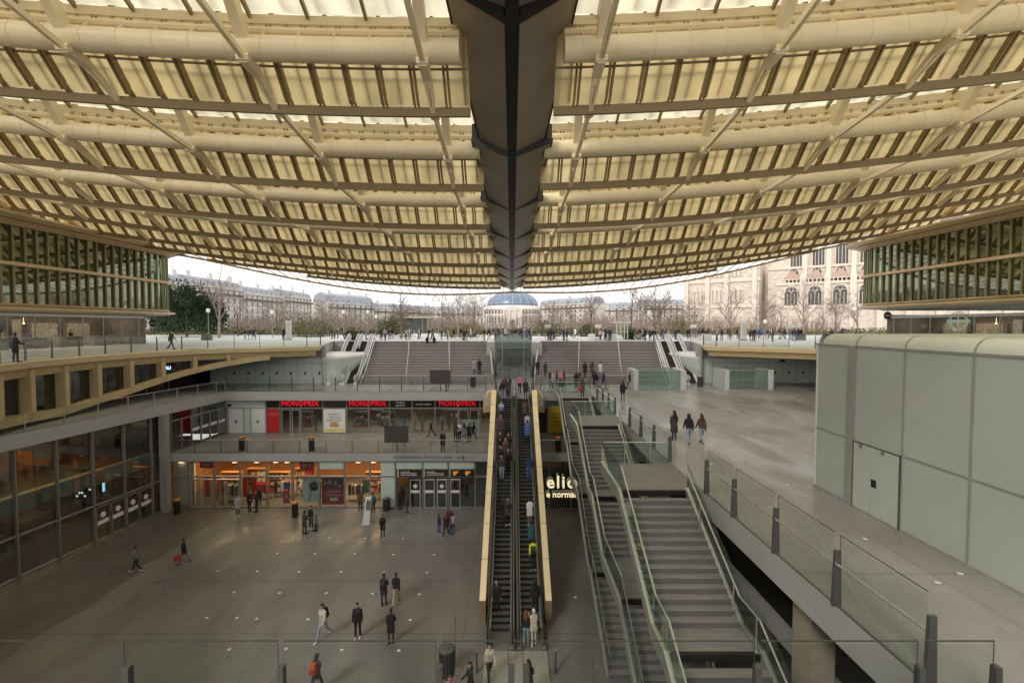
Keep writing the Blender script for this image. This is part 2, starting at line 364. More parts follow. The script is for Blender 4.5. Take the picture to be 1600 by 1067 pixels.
for k in range(-4, 8):
  for side in (-1, 1):
    Yb = 19 + LB * k; zb = hb(Yb)
    xm = 58.1 if Yb < 45 else 48 if Yb < 57 else 42 * (max(.2, 67.1 - Yb) / 13.35) ** .25
    xc = 1.70 if k <= 0 else 1.54; xs = [x for x in XS if xc + .35 < x * side and abs(x) < xm]
    if xm < 44: xs = [x for x in xs if abs(abs(x) - xm) > .4] + [xm * side]
    xs = sorted(xs + [xc * side])
    P = lambda x, dy, dz: (x, Yb + dy, zb + dev(x) + dz)
    pan = MB()
    for a, c in zip(LOWP, LOWP[1:]): pan.strip([P(x, *a) for x in xs], [P(x, *c) for x in xs], 0)
    pan.strip([P(x, -1.02, 1.12) for x in xs], [P(x, -1.06, 1.20) for x in xs], 1)
    for a, c in zip(UPP, UPP[1:]): pan.strip([P(x, *a) for x in xs], [P(x, *c) for x in xs], 2)
    louvre = pan.build('glass_louvre', [M_roofA, M_creamd, M_roofB], canopy)
    gb = MB()
    for x in xs[:-1]:
        x += .645
        for a, c in list(zip(LOWP, LOWP[1:])) + list(zip(UPP, UPP[1:])): gb.beam(P(x, a[0], a[1] + .13), P(x, c[0], c[1] + .13), .09, .06)
    for a in (LOWP[1], UPP[1], UPP[2]): gb.tube([P(x, a[0], a[1] + .13) for x in xs], .035, 4)
    gb.build('glazing_bar', M_rib, louvre)
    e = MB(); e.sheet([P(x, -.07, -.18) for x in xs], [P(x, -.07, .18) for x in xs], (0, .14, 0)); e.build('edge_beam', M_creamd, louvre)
    xT = sorted([x for x in xs if abs(x) > xc + .01] + [(1.93 if k <= 0 else 1.66) * side])
    t = MB(); t.tube([P(x, -2, 1.27) for x in xT], .43, 14)
    for x in xT:                      # welded rings round the tube
        t.tube([P(x - .03, -2, 1.27), P(x + .03, -2, 1.27)], .445, 14)
    t.build('main_tube', M_cream, louvre, smooth='auto')
    t = MB(); t.tube([P(x, -1.86, 1.98) for x in xT], .14, 8)
    for x in xs[1:-1]: t.add([P(x - .02, -2.25, 1.62), P(x - .02, -1.8, 1.66), P(x - .02, -1.92, 2.0), P(x + .02, -2.25, 1.62), P(x + .02, -1.8, 1.66), P(x + .02, -1.92, 2.0)],
                             [(0, 1, 2), (5, 4, 3), (0, 3, 4, 1), (1, 4, 5, 2), (2, 5, 3, 0)])
    t.build('gutter_pipe', M_cream, louvre, smooth='auto')
    t = MB(); t.sheet([P(x, -1.74, 2.34) for x in xT], [P(x, -1.74, 2.66) for x in xT], (0, .1, 0)); t.build('fascia_strip', M_cream, louvre)
    def rib(x):
        r = MB()
        for dx in (-.075, .075):
            r.sheet([P(x + dx - .035, .1 - .1, .1), P(x + dx - .035, -.35, .3)], [P(x + dx - .035, 0, .2), P(x + dx - .035, -.35, .46)], (.07, 0, 0))
            r.sheet([P(x + dx - .04, -.3, .14), P(x + dx - .04, -.64, .5), P(x + dx - .04, -1.22, 1.16), P(x + dx - .04, -1.74, 1.9)],
                    [P(x + dx - .04, -.3, .48), P(x + dx - .04, -.64, .84), P(x + dx - .04, -1.22, 1.54), P(x + dx - .04, -1.74, 2.28)], (.08, 0, 0))
        return r
    def uprib(x):
        r = MB(); r.sheet([P(x - .05, -1.76, 2.5), P(x - .05, -3.0, 3.1), P(x - .05, -4.6, 3.9), P(x - .05, -6.8, 4.75)], [P(x - .05, -1.76, 2.7), P(x - .05, -3.02, 3.33), P(x - .05, -4.62, 4.12), P(x - .05, -6.8, 4.96)], (.1, 0, 0))
        return r
    for x in xs[1:-1]:
        vis = (k == 0 and abs(x) < 22) or (k == 1 and abs(x) < 29) 
        if vis and rib_count < 76: rib(x).build('rib', M_rib, louvre); rib_count += 1
        else:
            q = rib(x); rest.add(q.v, q.f)
    x = -44.1
    while x < 44.2:
        if abs(x) < xm - .5 and x * side > 1.5:
            vis = (k == 0 and abs(x) < 20)
            if vis and rib_count < 98: uprib(x).build('rib', M_rib, louvre); rib_count += 1
            else: q = uprib(x); rest.add(q.v, q.f)
        x += 2.15
    for x in NODES:
        if abs(x) > xm - .3 or x * side < 0: continue
        s = MB(); s.beam(P(x, -2.1, 1.3), P(x, -4.0, 3.75), .36, .42, up=(0, 1, 0)); 
        s.beam(P(x, -2.2, .9), P(x, -1.3, .62), .34, .16)
        r = MB(); Yp = Yb - LB; zp = hb(Yp) + dev(x)
        n0 = P(x, -2.25, .78)
        for dx in (-.055, .055): r.beam((x + dx, Yp, zp + .1), (x + dx, n0[1], n0[2]), .06, .2)
        r.beam((x, Yp + .1, zp + .02), (x, Yp + .6, zp + .1), .34, .3)
        n1 = P(x, 0, 0.02)
        r.beam(n0, (x, Yb - 1.4, zb + dev(x) + .72), .3, .34); r.tube([(x - .22, n0[1], n0[2]), (x + .22, n0[1], n0[2])], .14, 8)
        r.beam((x - .12, Yb - 1.5, zb + dev(x) + .75), (x - .04, n1[1], n1[2]), .1, .2); r.beam((x + .12, Yb - 1.5, zb + dev(x) + .75), (x + .04, n1[1], n1[2]), .1, .2)
        r.beam((x - .12, Yb - 1.1, zb + dev(x) + .52), (x + .14, Yb - .6, zb + dev(x) + .3), .08, .1)
        if 0 <= k and strut_count < 96: s.build('strut', M_cream, louvre); strut_count += 1
        else: reststrut.add(s.v, s.f)
        if 0 <= k and rod_count < 96: r.build('tie_rod', M_cream, louvre); rod_count += 1
        else: restrod.add(r.v, r.f)
rest.build('rib', M_rib, canopy)['kind'] = 'stuff'
if restrod.v: restrod.build('tie_rod', M_cream, canopy)['kind'] = 'stuff'
if reststrut.v: reststrut.build('strut', M_cream, canopy)['kind'] = 'stuff'
# leading edge: curved rim with a strip of clear panels behind it
xe = [x for x in XS if abs(x) < 43]
E0 = lambda x, dy, dz: (x, ye(x) + dy, hb(ye(x)) + dev(x) * (1 + .06 * min(1, (abs(x) / 40) ** 4)) + dz - (.1 + .75 * math.sin(math.pi * min(1, abs(x) / 40)) ** 1.2) * (1 + dy / 6.0))
rim = MB(); rim.strip([E0(x, 0, .12) for x in xe], [E0(x, -2.8, .42) for x in xe], 0); rim.strip([E0(x, -2.8, .42) for x in xe], [E0(x, -6.0, .85) for x in xe], 0)
rimo = rim.build('rim_glass', [M_roofE], canopy)
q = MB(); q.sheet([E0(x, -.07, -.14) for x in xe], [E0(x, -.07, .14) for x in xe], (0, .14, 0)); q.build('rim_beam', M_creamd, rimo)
q = MB()
for x in xe: q.sheet([E0(x - .03, 0, .02), E0(x - .03, -6.0, .75)], [E0(x - .03, 0, .11), E0(x - .03, -6.0, .84)], (.06, 0, 0))
q.build('rim_rib', M_rib, rimo)
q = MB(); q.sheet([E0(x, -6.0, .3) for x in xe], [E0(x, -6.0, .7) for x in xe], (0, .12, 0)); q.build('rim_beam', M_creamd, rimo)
# spine
core = MB(); ys = [-4 + 3 * i for i in range(25)] + [71.0]
core.sheet([(-.22, y, hb(y) + .25) for y in ys], [(.22, y, hb(y) + .25) for y in ys], (0, 0, .9))
spine = core.build('spine_beam', M_black, canopy)
for k in range(-3, 8):
    y0 = 16.0 + LB * k; y1 = min(y0 + LB + .25, 71.6)
    w0, w1 = (1.95, 1.5) if k > 0 else (2.35, 1.58) if k == 0 else (2.5, 2.2)
    z0 = hb(y0) + (.72 if k > 0 else 2.1); z1 = hb(y1) + (.62 if k > 0 else .78 if k == 0 else 2.0)
    for s in (-1, 1):
        q = MB(); n = 3
        for i in range(n):
            f0 = i / n; f1 = (i + 1) / n - .004
            A = []
            for f in (f0, f1):
                y = y0 + (y1 - y0) * f; w = w0 + (w1 - w0) * f; zt = z0 + (z1 - z0) * f
                vd = .70 if k > 0 else (1.25 - .6 * f); A.append(((s * w, y, zt + .12), (s * (.22 if k > 0 else .26 - .04 * f), y, zt + .12 - vd)))
            q.sheet([A[0][0], A[1][0]] if s > 0 else [A[0][1], A[1][1]], [A[0][1], A[1][1]] if s > 0 else [A[0][0], A[1][0]], (0, 0, .07))
        # dark lip at the near end and along the outer edge
        y = y0
        q.beam((s * w0, y0 - .03, z0 + .12), (s * .22, y0 - .03, z0 + .12 - (.7 if k > 0 else 1.25)), .05, .22, 1); q.beam((s * (w0 + .02), y0, z0 + .15), (s * (w1 + .02), y1, z1 + .15), .05, .14, 1)
        q.add([(s * w0, y0, z0 + .15), (s * .22, y0, z0 + .2 - (.7 if k > 0 else 1.25)), (s * .22, y0, z0 + 1.2), (s * w0, y0, z0 + .9)], [(0, 1, 2, 3)], 1)
        q.build('spine_panel', [M_spine, M_black], spine)
    q = MB(); vA = .62 if k > 0 else 1.15; vB = .62 if k > 0 else .57
    q.sheet([(-.3, y0, z0 + .12 - vA), (-.27, y1, z1 + .12 - vB)], [(.3, y0, z0 + .12 - vA), (.27, y1, z1 + .12 - vB)], (0, 0, .3)); q.build('gutter_slot', M_black, spine)
    if k == 0:
        q = MB(); q.tube([(0, y0 + .3, z0 - 1.0), (0, y0 + .3, z0 - 1.2)], .2, 14); q.build('ceiling_lamp', M_black, spine)
def area(name, loc, sx, sy, en, col=(1, .72, .42), rot=(0, 0, 0)):
    l = bpy.data.lights.new(name, 'AREA'); l.shape = 'RECTANGLE'; l.size = sx; l.size_y = sy; l.energy = en; l.color = col
    o = bpy.data.objects.new(name, l); COL.objects.link(o); o.location = loc; o.rotation_euler = rot; return o
# ------------------------------------------------------------------ balustrades
def resample(P, step):
    P = [Vector(p) for p in P]; out = [P[0]]; need = step; 
    for a, c in zip(P, P[1:]):
        seg = (c - a).length; pos = 0
        while seg - pos >= need - 1e-6:
            pos += need; out.append(a + (c - a) * (pos / seg)); need = step
        need -= seg - pos
    if (P[-1] - out[-1]).length > .5: out.append(P[-1])
    else: out[-1] = P[-1]
    return out
def balustrade(label, P, step=2.1, h=1.15, ph=1.1, pw=.05, pd=.12, rail=None, gm=None, pm=None, group=None, base=True, gap=.04, mid=None, off=0.):
    pts = resample(P, step) if step else [Vector(p) for p in P]
    t = thing('glass_balustrade', label, 'balustrade', tuple(pts[0]), group=group)
    for i, p in enumerate(pts):
        d = (pts[min(i + 1, len(pts) - 1)] - pts[max(i - 1, 0)]); d.z = 0; d.normalize(); nrm = Vector((-d.y, d.x, 0)); q = p + nrm * off
        b = MB(); b.hexa([q - d * pw / 2 - nrm * pd / 2, q + d * pw / 2 - nrm * pd / 2, q + d * pw / 2 + nrm * pd / 2, q - d * pw / 2 + nrm * pd / 2] and
               [tuple(q + d * a * pw / 2 + nrm * c * pd / 2) for a, c in ((-1, -1), (1, -1), (1, 1), (-1, 1))] + [tuple(q + d * a * pw / 2 + nrm * c * pd * .32 + Vector((0, 0, ph))) for a, c in ((-1, -1), (1, -1), (1, 1), (-1, 1))])
        b.build('post', pm or M_post, t)
    for a, c in zip(pts, pts[1:]):
        d = (c - a); l = d.length; d.normalize(); a2 = a + d * gap; c2 = c - d * gap
        b = MB(); b.beam(a2 + Vector((0, 0, .06 + h / 2 - .03)), c2 + Vector((0, 0, .06 + h / 2 - .03)), .014, h - .06)
        gp = b.build('glass_panel', gm or M_g, t)
        if not rail: b = MB(); b.beam(a2 + Vector((0, 0, .075 + h - .015)), c2 + Vector((0, 0, .075 + h - .015)), .018, .016); b.beam(c2 + Vector((0, 0, ph)), c2 + Vector((0, 0, h + .06)), .010, .010); b.build('glass_edge', M_edge, gp)
    if base:
        b = MB()
        for a, c in zip(pts, pts[1:]): b.beam(a + Vector((0, 0, .03)), c + Vector((0, 0, .03)), .05, .05)
        b.build('base_rail', M_steel, t)
    for z, m_, nm in ((rail, M_steel, 'top_rail'), (mid, M_rail, 'handrail')):
        if z:
            b = MB(); b.tube([p + Vector((0, 0, z)) for p in pts], .03, 6); b.build(nm, m_, t)
    return t
Lz = lambda P, z: [(x, y, z) for x, y in P]
ce = smooth_curve(EDGE)
balustrade('curved glass balustrade with dark posts along the left street terrace', Lz([(x - .12, y) for x, y in ce], 0), 2.15, 1.25, 1.2)
balustrade('curved glass balustrade with dark posts along the right street terrace', Lz([(-x + .12, y) for x, y in ce if y > 36], 0), 2.15, 1.25, 1.2)
balustrade('glass balustrade with slim steel rail above the lower shops on the middle gallery', [(-28.4, YW + .1, LV2), (-1.9, YW + .1, LV2)], 2.17, 1.05, 1.0, .045, .08, rail=1.08)
balustrade('glass balustrade on the gallery edge beside the yellow poster', [(1.9, YW + .1, LV2), (4.1, YW + .1, LV2)], 2.2, 1.05, 1.0, .045, .08, rail=1.08)
balustrade('tall posted balustrade above the red shop signs on the upper walkway', [(-27.6, YE1 + .1, LV1), (-2.5, YE1 + .1, LV1)], 2.12, 1.1, 1.42, .07, .12)
balustrade('slender posted balustrade on the left walkway edge below the gold beam', [(-30.6, 14, LV1), (-27.6, YE1, LV1)], 2.2, 1.05, 1.1, .05, .07, rail=1.08, pm=M_rail, gm=M_gf)
rx = 7.42
balustrade('glass balustrade with twin dark fins along the right walkway beside the pale green box', [(rx, y, LV1) for y in (7.86, 10.2, 12.6, 15.0, 17.15)], None, 1.6, 1.28, .07, .2, mid=.95, gap=.09)
balustrade('glass balustrade with dark fins between the middle and nearest landings', [(rx, 21.2, LV1), (rx, 23.6, LV1), (rx, 26.0, LV1), (rx, 28.5, LV1)], None, 1.35, 1.2, .06, .2, mid=.95)
balustrade('short glass balustrade with fins between the two farther landings', [(rx, 32.6, LV1), (rx, 34.8, LV1), (rx, 37.0, LV1), (rx, 39.4, LV1)], None, 1.35, 1.2, .06, .2, mid=.95)
balustrade('glass balustrade with fins at the head of the farthest stair by the crowd', [(rx, 43.4, LV1), (4.2, 43.4, LV1), (2.75, 43.7, LV1)], None, 1.3, 1.2, .08, .18, rail=1.2)
fx7 = lambda px: at(px, 1060, Y=7.1)[0]
balustrade('nearest glass balustrade with capped square posts across the foot of the view', [(fx7(p), 7.1, LV1) for p in (-290, -45, 200, 440, 686, 799, 822, 932, 1183, 1437, 1556)], None, 1.3, .95, .1, .16, gap=.05, base=True, gm=M_gf)

# ------------------------------------------------------------------ left and right terrace fascias
def terrace_front(label, s, ytop):
    t = thing('terrace_fascia', label, 'fascia', (s * -28, 36, -4))
    C = [(x * s, y) for x, y in CURVE if y > 10]
    def offs(d):
        out = []
        for i, p in enumerate(C):
            a = Vector(C[max(i - 1, 0)]); c = Vector(C[min(i + 1, len(C) - 1)]); dd = (c - a).normalized(); n = Vector((-dd.y, dd.x)) * s   # away from the court
            out.append((p[0] + n.x * d, p[1] + n.y * d))
        return out
    o0, o5, o9 = offs(0), offs(.45), offs(1.15)
    b = MB(); b.strip(Lz(offs(.02), 0.012), Lz(offs(-.06), -.05)); b.strip(Lz(offs(-.06), -.05), Lz(offs(.12), -.46)); b.strip(Lz(offs(.02), .012), Lz(offs(.5), .012)); b.build('edge_band', M_goldlit, t)
    b = MB(); b.strip(Lz(offs(.12), -.46), Lz(o5, -.52)); b.strip(Lz(o5, -.5), Lz(offs(.6), -1.05)); b.strip(Lz(offs(.6), -1.05), Lz(offs(2.2), -1.1)); b.build('soffit_panel', M_gold, t)
    if s < 0:
        b = MB(); b.strip(Lz(o5, -.55), Lz(offs(2.4), -1.0)); b.build('soffit_board', M_gold, t); return t
    def zb(y): 
        T = [(8, -3.0), (20, -3.3), (25.6, -3.5), (31, -3.72), (36, -3.12), (41.5, -1.95), (45, -1.05), (49, -.6)]
        for (a, za), (c, zc) in zip(T, T[1:]):
            if y <= c: return za + (zc - za) * (y - a) / (c - a)
        return -.6
    idx = [i for i in range(len(C)) if C[i][1] < 45.4]
    b = MB(); A = [(o5[i][0], o5[i][1], zb(C[i][1]) - .28) for i in idx]; B = [(o5[i][0], o5[i][1], zb(C[i][1]) + .25) for i in idx]
    A2 = [(offs(.85)[i][0], offs(.85)[i][1], zb(C[i][1]) - .28) for i in idx]; B2 = [(offs(.85)[i][0], offs(.85)[i][1], zb(C[i][1]) + .25) for i in idx]
    b.strip(A, B); b.strip(B, B2); b.strip(A2, A); b.build('lower_beam', M_gold, t)
    b = MB(); b.strip([(offs(1.0)[i][0], offs(1.0)[i][1], zb(C[i][1]) - .1) for i in idx], [(offs(1.0)[i][0], offs(1.0)[i][1], -1.02) for i in idx]); g = b.build('window_band', M_gd, t)
    step = resample([(x, y, 0) for x, y in C], 2.62); cc = [Vector((x, y, 0)) for x, y in C]
    for p in step:
        if p.y > 44.5: continue
        i = min(range(len(cc)), key=lambda j: (cc[j] - p).length); a = cc[max(i - 1, 0)]; c = cc[min(i + 1, len(cc) - 1)]
        d = (c - a).normalized(); n = Vector((-d.y, d.x, 0))
        q = p + n * .68; z0, z1 = zb(p.y) + .2, -.6
        b = MB(); pts = [q + d * sx * .17 + n * sn * .34 for sx, sn in ((-1, -1), (1, -1), (1, 1), (-1, 1))]
        b.hexa([(v.x, v.y, z0) for v in pts] + [(v.x, v.y, z1) for v in pts])
        q2 = p + n * .44
        b.beam((q2.x - d.x * .2, q2.y - d.y * .2, z0 - .25), (q2.x + d.x * .2, q2.y + d.y * .2, z0 - .25), .1, .12)
        b.build('gold_post', M_gold, t)
        q = p + n * 1.05 + d * 1.3
        b = MB(); b.tube([(q.x, q.y, z0), (q.x, q.y, -1.0)], .05, 4); b.build('window_mullion', M_black, t)
    return t
terrace_front('gold clad terrace edge with posts and a beam that sweeps up to the far left', 1, 0)
terrace_front('gold clad terrace edge above the right white kiosk', -1, 0)
# rooms behind the left gold front
b = MB(); b.box(-46, -33.5, 7.2, 48, LV1, -.05, 0)
for i in range(14): b.box(-33.5, -33.42, 9 + i * 2.7, 9.1 + i * 2.7, LV1, -.9, 1)
for i in range(14):
    if i % 3 != 1: b.box(-33.5, -33.45, 9.6 + i * 2.7, 11.2 + i * 2.7, LV1 + .3, -1.6, 2)
tag(b.build('cafe_front', [M_dark, M_grey, mat('dim_brown_room', (.10, .055, .03), .5, amt=.5, scale=2)]), 'dark cafe front hidden behind the gold terrace posts', 'shopfront')
o = thing('toilet_sign', 'small blue lit sign between two gold posts', 'sign', (-29.6, 40, -1.6))
p = at(263, 575, Y=39.9); b = MB(); b.box(p.x - .45, p.x + .3, 39.9, 39.98, p.z - .33, p.z + .33); b.build('sign_board', mat('navy_board', (.02, .03, .08), .4), o)
text('lettering', 'AU', .42, (p.x - .05, 39.88, p.z), emit('pale_blue_light', (.55, .75, 1.), 1.6), o)

# ------------------------------------------------------------------ street level wings
def wing(s, label, x0, zoff, sign):
    zl, zm, zt = 4.05 + zoff, 7.35 + zoff, 10.55 + zoff
    t = thing('glass_pavilion', label, 'building', (s * 50, 40, 0))
    def path(off, ymin=14, n=10):       # facade line with rounded nose, off = outward
        pts = [(s * (x0 - off), ymin)]
        yn = 54.2; rr = 4.2 + off
        for i in range(n + 1):
            a = R(100) * i / n
            pts.append((s * (x0 + 4.2 - rr * math.cos(a)), yn + rr * math.sin(a)))
        pts.append((s * (x0 + 30), yn + rr - .4)); return pts
    def band(o1, z1, o2, z2, m, nm, par=t):
        q = MB(); A, B = Lz(path(o1), z1), Lz(path(o2), z2); q.strip(A, B); return q.build(nm, m, par, smooth='auto')
    g = band(-.02, zl, -.02, zt, M_gw, 'glass_wall')
    # fins
    fins = resample([(x, y, 0) for x, y in path(.1, 20)], .97)
    n = 0
    for i, p in enumerate(fins):
        if n > 44: break
        a = fins[max(i - 1, 0)]; c = fins[min(i + 1, len(fins) - 1)]; d = (c - a).normalized(); nn = Vector((-d.y, d.x, 0))
        q = MB(); pts = [p + d * sx * .05 + nn * sn * .08 for sx, sn in ((-1, -1), (1, -1), (1, 1), (-1, 1))]
        q.hexa([(v.x, v.y, zl) for v in pts] + [(v.x, v.y, zt) for v in pts]); q.build('facade_fin', mat('bronze_fin', (.29, .255, .13), .42, .3), t); n += 1
    band(.42, zm - .14, .42, zm + .14, mat('tan_spandrel', (.55, .40, .24), .5), 'middle_rail'); band(.42, zm + .14, .05, zm + .18, M_gold, 'middle_rail'); band(.05, zm - .18, .42, zm - .14, M_gold, 'middle_rail')
    # eave
    band(.1, zt, .5, zt + .06, M_gold, 'eave'); band(.5, zt + .06, .5, zt + .24, mat('rosy_cladding', (.42, .30, .20), .6, amt=.25, scale=3, stretch=(1, 4, 1)), 'eave'); band(.5, zt + .24, 1.0, zt + .3, M_gold, 'eave')
    band(1.0, zt + .3, 1.0, zt + .46, M_rib, 'eave'); band(1.0, zt + .46, 1.9, zt + .62, M_gold, 'eave'); band(1.9, zt + .62, 1.9, zt + .8, M_gold, 'eave'); band(1.9, zt + .8, -8, zt + 1.3, M_gold, 'eave')
    # bottom lip and soffit
    band(.05, zl, .3, zl - .12, M_gold, 'lower_lip'); band(.3, zl - .12, .3, zl - .28, M_creamd, 'lower_lip'); band(.3, zl - .28, .75, zl - .36, M_rib, 'lower_lip'); band(.75, zl - .36, .8, zl - .46, M_gold, 'lower_lip'); band(.8, zl - .46, .2, zl - .62, M_gold, 'lower_lip')
    band(.2, zl - .62, -2.2, zl - .8, mat('grey_fluted_soffit', (.36, .34, .31), .6, amt=.3, scale=5, stretch=(1, 6, 1)), 'soffit')
    # body behind
    q = MB(); B0 = path(-1.6); q.strip(Lz(B0, zl - .8), Lz(B0, zt + .6)); q.strip(Lz(B0, zm), Lz(path(-9), zm + .05)); q.build('inner_wall', mat('dim_green_room', (.17, .19, .14), .7, amt=.3, scale=.6), t)
    q = MB(); q.box(min(s * (x0 + .2), s * (x0 + 40)), max(s * (x0 + .2), s * (x0 + 40)), -10, 14, 0, zt + 1.2); q.build('rear_block', M_gold, t)
    # ground floor shopfront
    xg = x0 + 1.3; sh = MB(); area('cafe_light', (s * (xg + 2.6), 42, 3.15), 3, 22, 420, (1, .8, .6)); sh.box(min(s * xg, s * (xg + .02)), max(s * xg, s * (xg + .02)), 14, 53.5, .05, 3.0); sh.build('shop_glazing', M_gs, t)
    q = MB(); q.box(min(s * (xg + 5), s * (xg + 5.2)), max(s * (xg + 5), s * (xg + 5.2)), 14, 54, 0, 3.4); q.box(min(s * xg, s * (xg + 5)), max(s * xg, s * (xg + 5)), 53.6, 53.8, 0, 3.4)
    q.build('back_wall', mat('cafe_back_wall', (.15, .12, .10), .7, amt=.35, scale=2.5), t)
    q = MB(); q.box(min(s * (xg - .08), s * (xg + .1)), max(s * (xg - .08), s * (xg + .1)), 14, 53.6, 3.0, 3.25); q.build('header', M_steel, t)
    for i in range(17):
        y = 16 + i * 2.3; q = MB(); q.box(min(s * (xg - .05), s * (xg + .05)), max(s * (xg - .05), s * (xg + .05)), y, y + .07, .02, 3.0); q.build('mullion', M_grey, t)
    for i in range(4):
        y = 28 + i * 5.3 + rnd.uniform(-1.5, 1.5); q = MB(); q.lathe((s * (xg + 2.4), y, 2.3), [(.015, .62), (.015, .2), (.08, .06), (.1, 0)], 8)
        q.build('pendant_lamp', emit('warm_lamp', (1, .72, .38), 3), t)
    for i in range(9):        # counters and shelving seen through the glass
        y = 20 + i * 3.6; q = MB(); q.box(min(s * (xg + 1.5), s * (xg + 2.3)), max(s * (xg + 1.5), s * (xg + 2.3)), y, y + 2.4, 0, 1.05); q.box(min(s * (xg + 4.4), s * (xg + 4.9)), max(s * (xg + 4.4), s * (xg + 4.9)), y, y + 2.6, .1, 2.4)
        q.build('counter', mat('cafe_counter', (.33, .28, .23), .5, amt=.6, scale=5), t)
    rr = random.Random(5)
    for i in range(15):       # pictures, shelves and dark openings on the cafe's back wall
        y = 18 + i * 2.35 + rr.uniform(-.4, .4); q = MB(); z0_ = rr.choice((.05, 1.3, 1.5)); x_ = xg + 4.95 if z0_ > 1 else xg + 4.3
        q.box(min(s * x_, s * (x_ + .04)), max(s * x_, s * (x_ + .04)), y, y + rr.uniform(.8, 1.5), z0_, 2.3 + rr.uniform(-.2, .5)); q.build('wall_panel', mat('cafe_panel_%d' % (i % 5), [(.03, .03, .03), (.42, .38, .33), (.18, .05, .03), (.07, .06, .05), (.5, .48, .45)][i % 5], .5), t)
    return t
wing(-1, 'long two storey glass pavilion with bronze fins at the left of the court', 42, 0, None)
wing(1, 'long two storey glass pavilion with bronze fins at the right behind the pale green box', 43, .75, None)

# ------------------------------------------------------------------ curtain wall at the lower left
XA = lambda y: -29.75 + (y - 25.9) * (1.1 / 10.6)
t = thing('curtain_wall', 'tall dark glazed front with slim steel mullions at the lower left of the court', 'building', (-29.5, 26, LV3))
y0, y1 = 12.0, 36.5
b = MB(); b.strip([(XA(y0), y0, LV3 + .1), (XA(y1), y1, LV3 + .1)], [(XA(y0), y0, -5.2), (XA(y1), y1, -5.2)]); b.build('glazing', M_gd, t)
for i in range(11):
    y = 35.8 - .02 - 2.26 * i; b = MB(); b.box(XA(y) - .02, XA(y) + .18, y - .045, y + .045, LV3, -5.2); b.build('mullion', M_grey, t)
b = MB(); b.beam((XA(y0) + .05, y0, -10.4), (XA(y1) + .05, y1, -10.4), .1, .1); b.build('transom', M_grey, t)
b = MB(); b.beam((XA(y0) + .05, y0, LV3 + .07), (XA(y1) + .05, y1, LV3 + .07), .16, .14); b.build('base_rail', M_steel, t)
b = MB(); b.beam((XA(y0) - .5, y0, LV2 - .25), (XA(y1) - .5, y1, LV2 - .25), .5, 1.0); b.build('floor_edge', mat('grey_green_floor_edge', (.30, .33, .29), .5), t)
b = MB(); b.box(-42, -31.0, y0, 43.6, LV2 - .6, LV2 - .1); b.build('inner_floor', M_dark, t)
b = MB(); b.box(-36.2, -36, y0, 43.6, LV3, -5.06); b.box(-42, -28.9, 36.9, 37.1, LV3, LV2 - .8); b.build('inner_wall', mat('dim_wood_wall', (.13, .075, .035), .7, amt=.6, scale=.9), t)
for i in range(5):
    y = 22 + 3.1 * i; b = MB(); b.box(-35.9, -34.2, y, y + 2, LV3, LV3 + 1.1 + .3 * (i % 2)); b.build('counter', mat('dim_counter', (.10, .07, .05), .5, amt=.5, scale=3), t)
for i in range(4):
    y = 27.5 + 2.6 * i; b = MB(); b.box(-33.5, -31.5, y, y + 1.3, -5.35, -5.28); b.build('ceiling_light', emit('amber_panel', (1, .58, .18), 1.3), t)
area('hall_light', (-33.0, 30, -5.45), 2.5, 10, 170, (1, .62, .28)); area('hall_light', (-33.5, 31, LV2 - .75), 2.5, 8, 70, (1, .75, .5))
# door leaves
for i, (a, c) in enumerate(((31.35, 32.4), (32.45, 33.5), (33.62, 34.65), (34.7, 35.75))):
    d = MB(); x = XA((a + c) / 2)
    for q in ((a, a + .08), (c - .08, c)): d.box(XA(q[0]) + .02, XA(q[0]) + .12, q[0], q[1], LV3 + .02, LV3 + 2.45)
    d.box(x + .02, x + .12, a, c, LV3 + 2.36, LV3 + 2.45); do = d.build('door', M_steel, t)
    d = MB(); d.box(x + .05, x + .09, a + .1, c - .1, LV3 + 1.15, LV3 + 1.42); d.build('door_stripe', M_stripe, do)
    d = MB(); d.tube([(x + .06, (a + c) / 2, LV3 + 1.78), (x + .1, (a + c) / 2, LV3 + 1.78)], .2, 12); d.build('door_emblem', M_stripe, do)
t = thing('pixel_screen', 'lit pixel pattern screen behind the dark left glazing', 'screen', (-30.5, 33.4, -10.2))
rr = random.Random(3)
b = MB(); bx = MB(); bl = MB()
pc = at(158, 757, Y=32.6); X0 = pc.x - .9
b.box(X0 - 1.1, X0 + 1.3, 32.65, 32.7, pc.z - 1.5, pc.z + 1.2); b.build('screen_panel', mat('dark_green_screen', (.02, .035, .03), .3), t)
for i in range(9):
    for j in range(7):
        if rr.random() < (.55 if 0 <= i - j <= 3 else .1): bx.box(X0 - .95 + i * .19, X0 - .85 + i * .19, 32.6, 32.64, pc.z - .9 + j * .24, pc.z - .78 + j * .24)
bx.build('pixel', emit('pixel_light', (.75, 1., .9), 1.0), t); bl.box(X0 + 1.0, X0 + 1.13, 32.58, 32.64, pc.z - .5, pc.z + .8); bl.build('light_bar', emit('cyan_light', (.3, .75, 1.), 1.4), t)
t = thing('opening_notice', 'black notice with pale text beside the pixel screen', 'sign', (-30, 33, -12))
pn = at(145, 782, Y=33.0); b = MB(); b.box(pn.x - .75, pn.x + .75, 33, 33.05, pn.z - .3, pn.z + .3); b.build('notice_board', M_black, t)
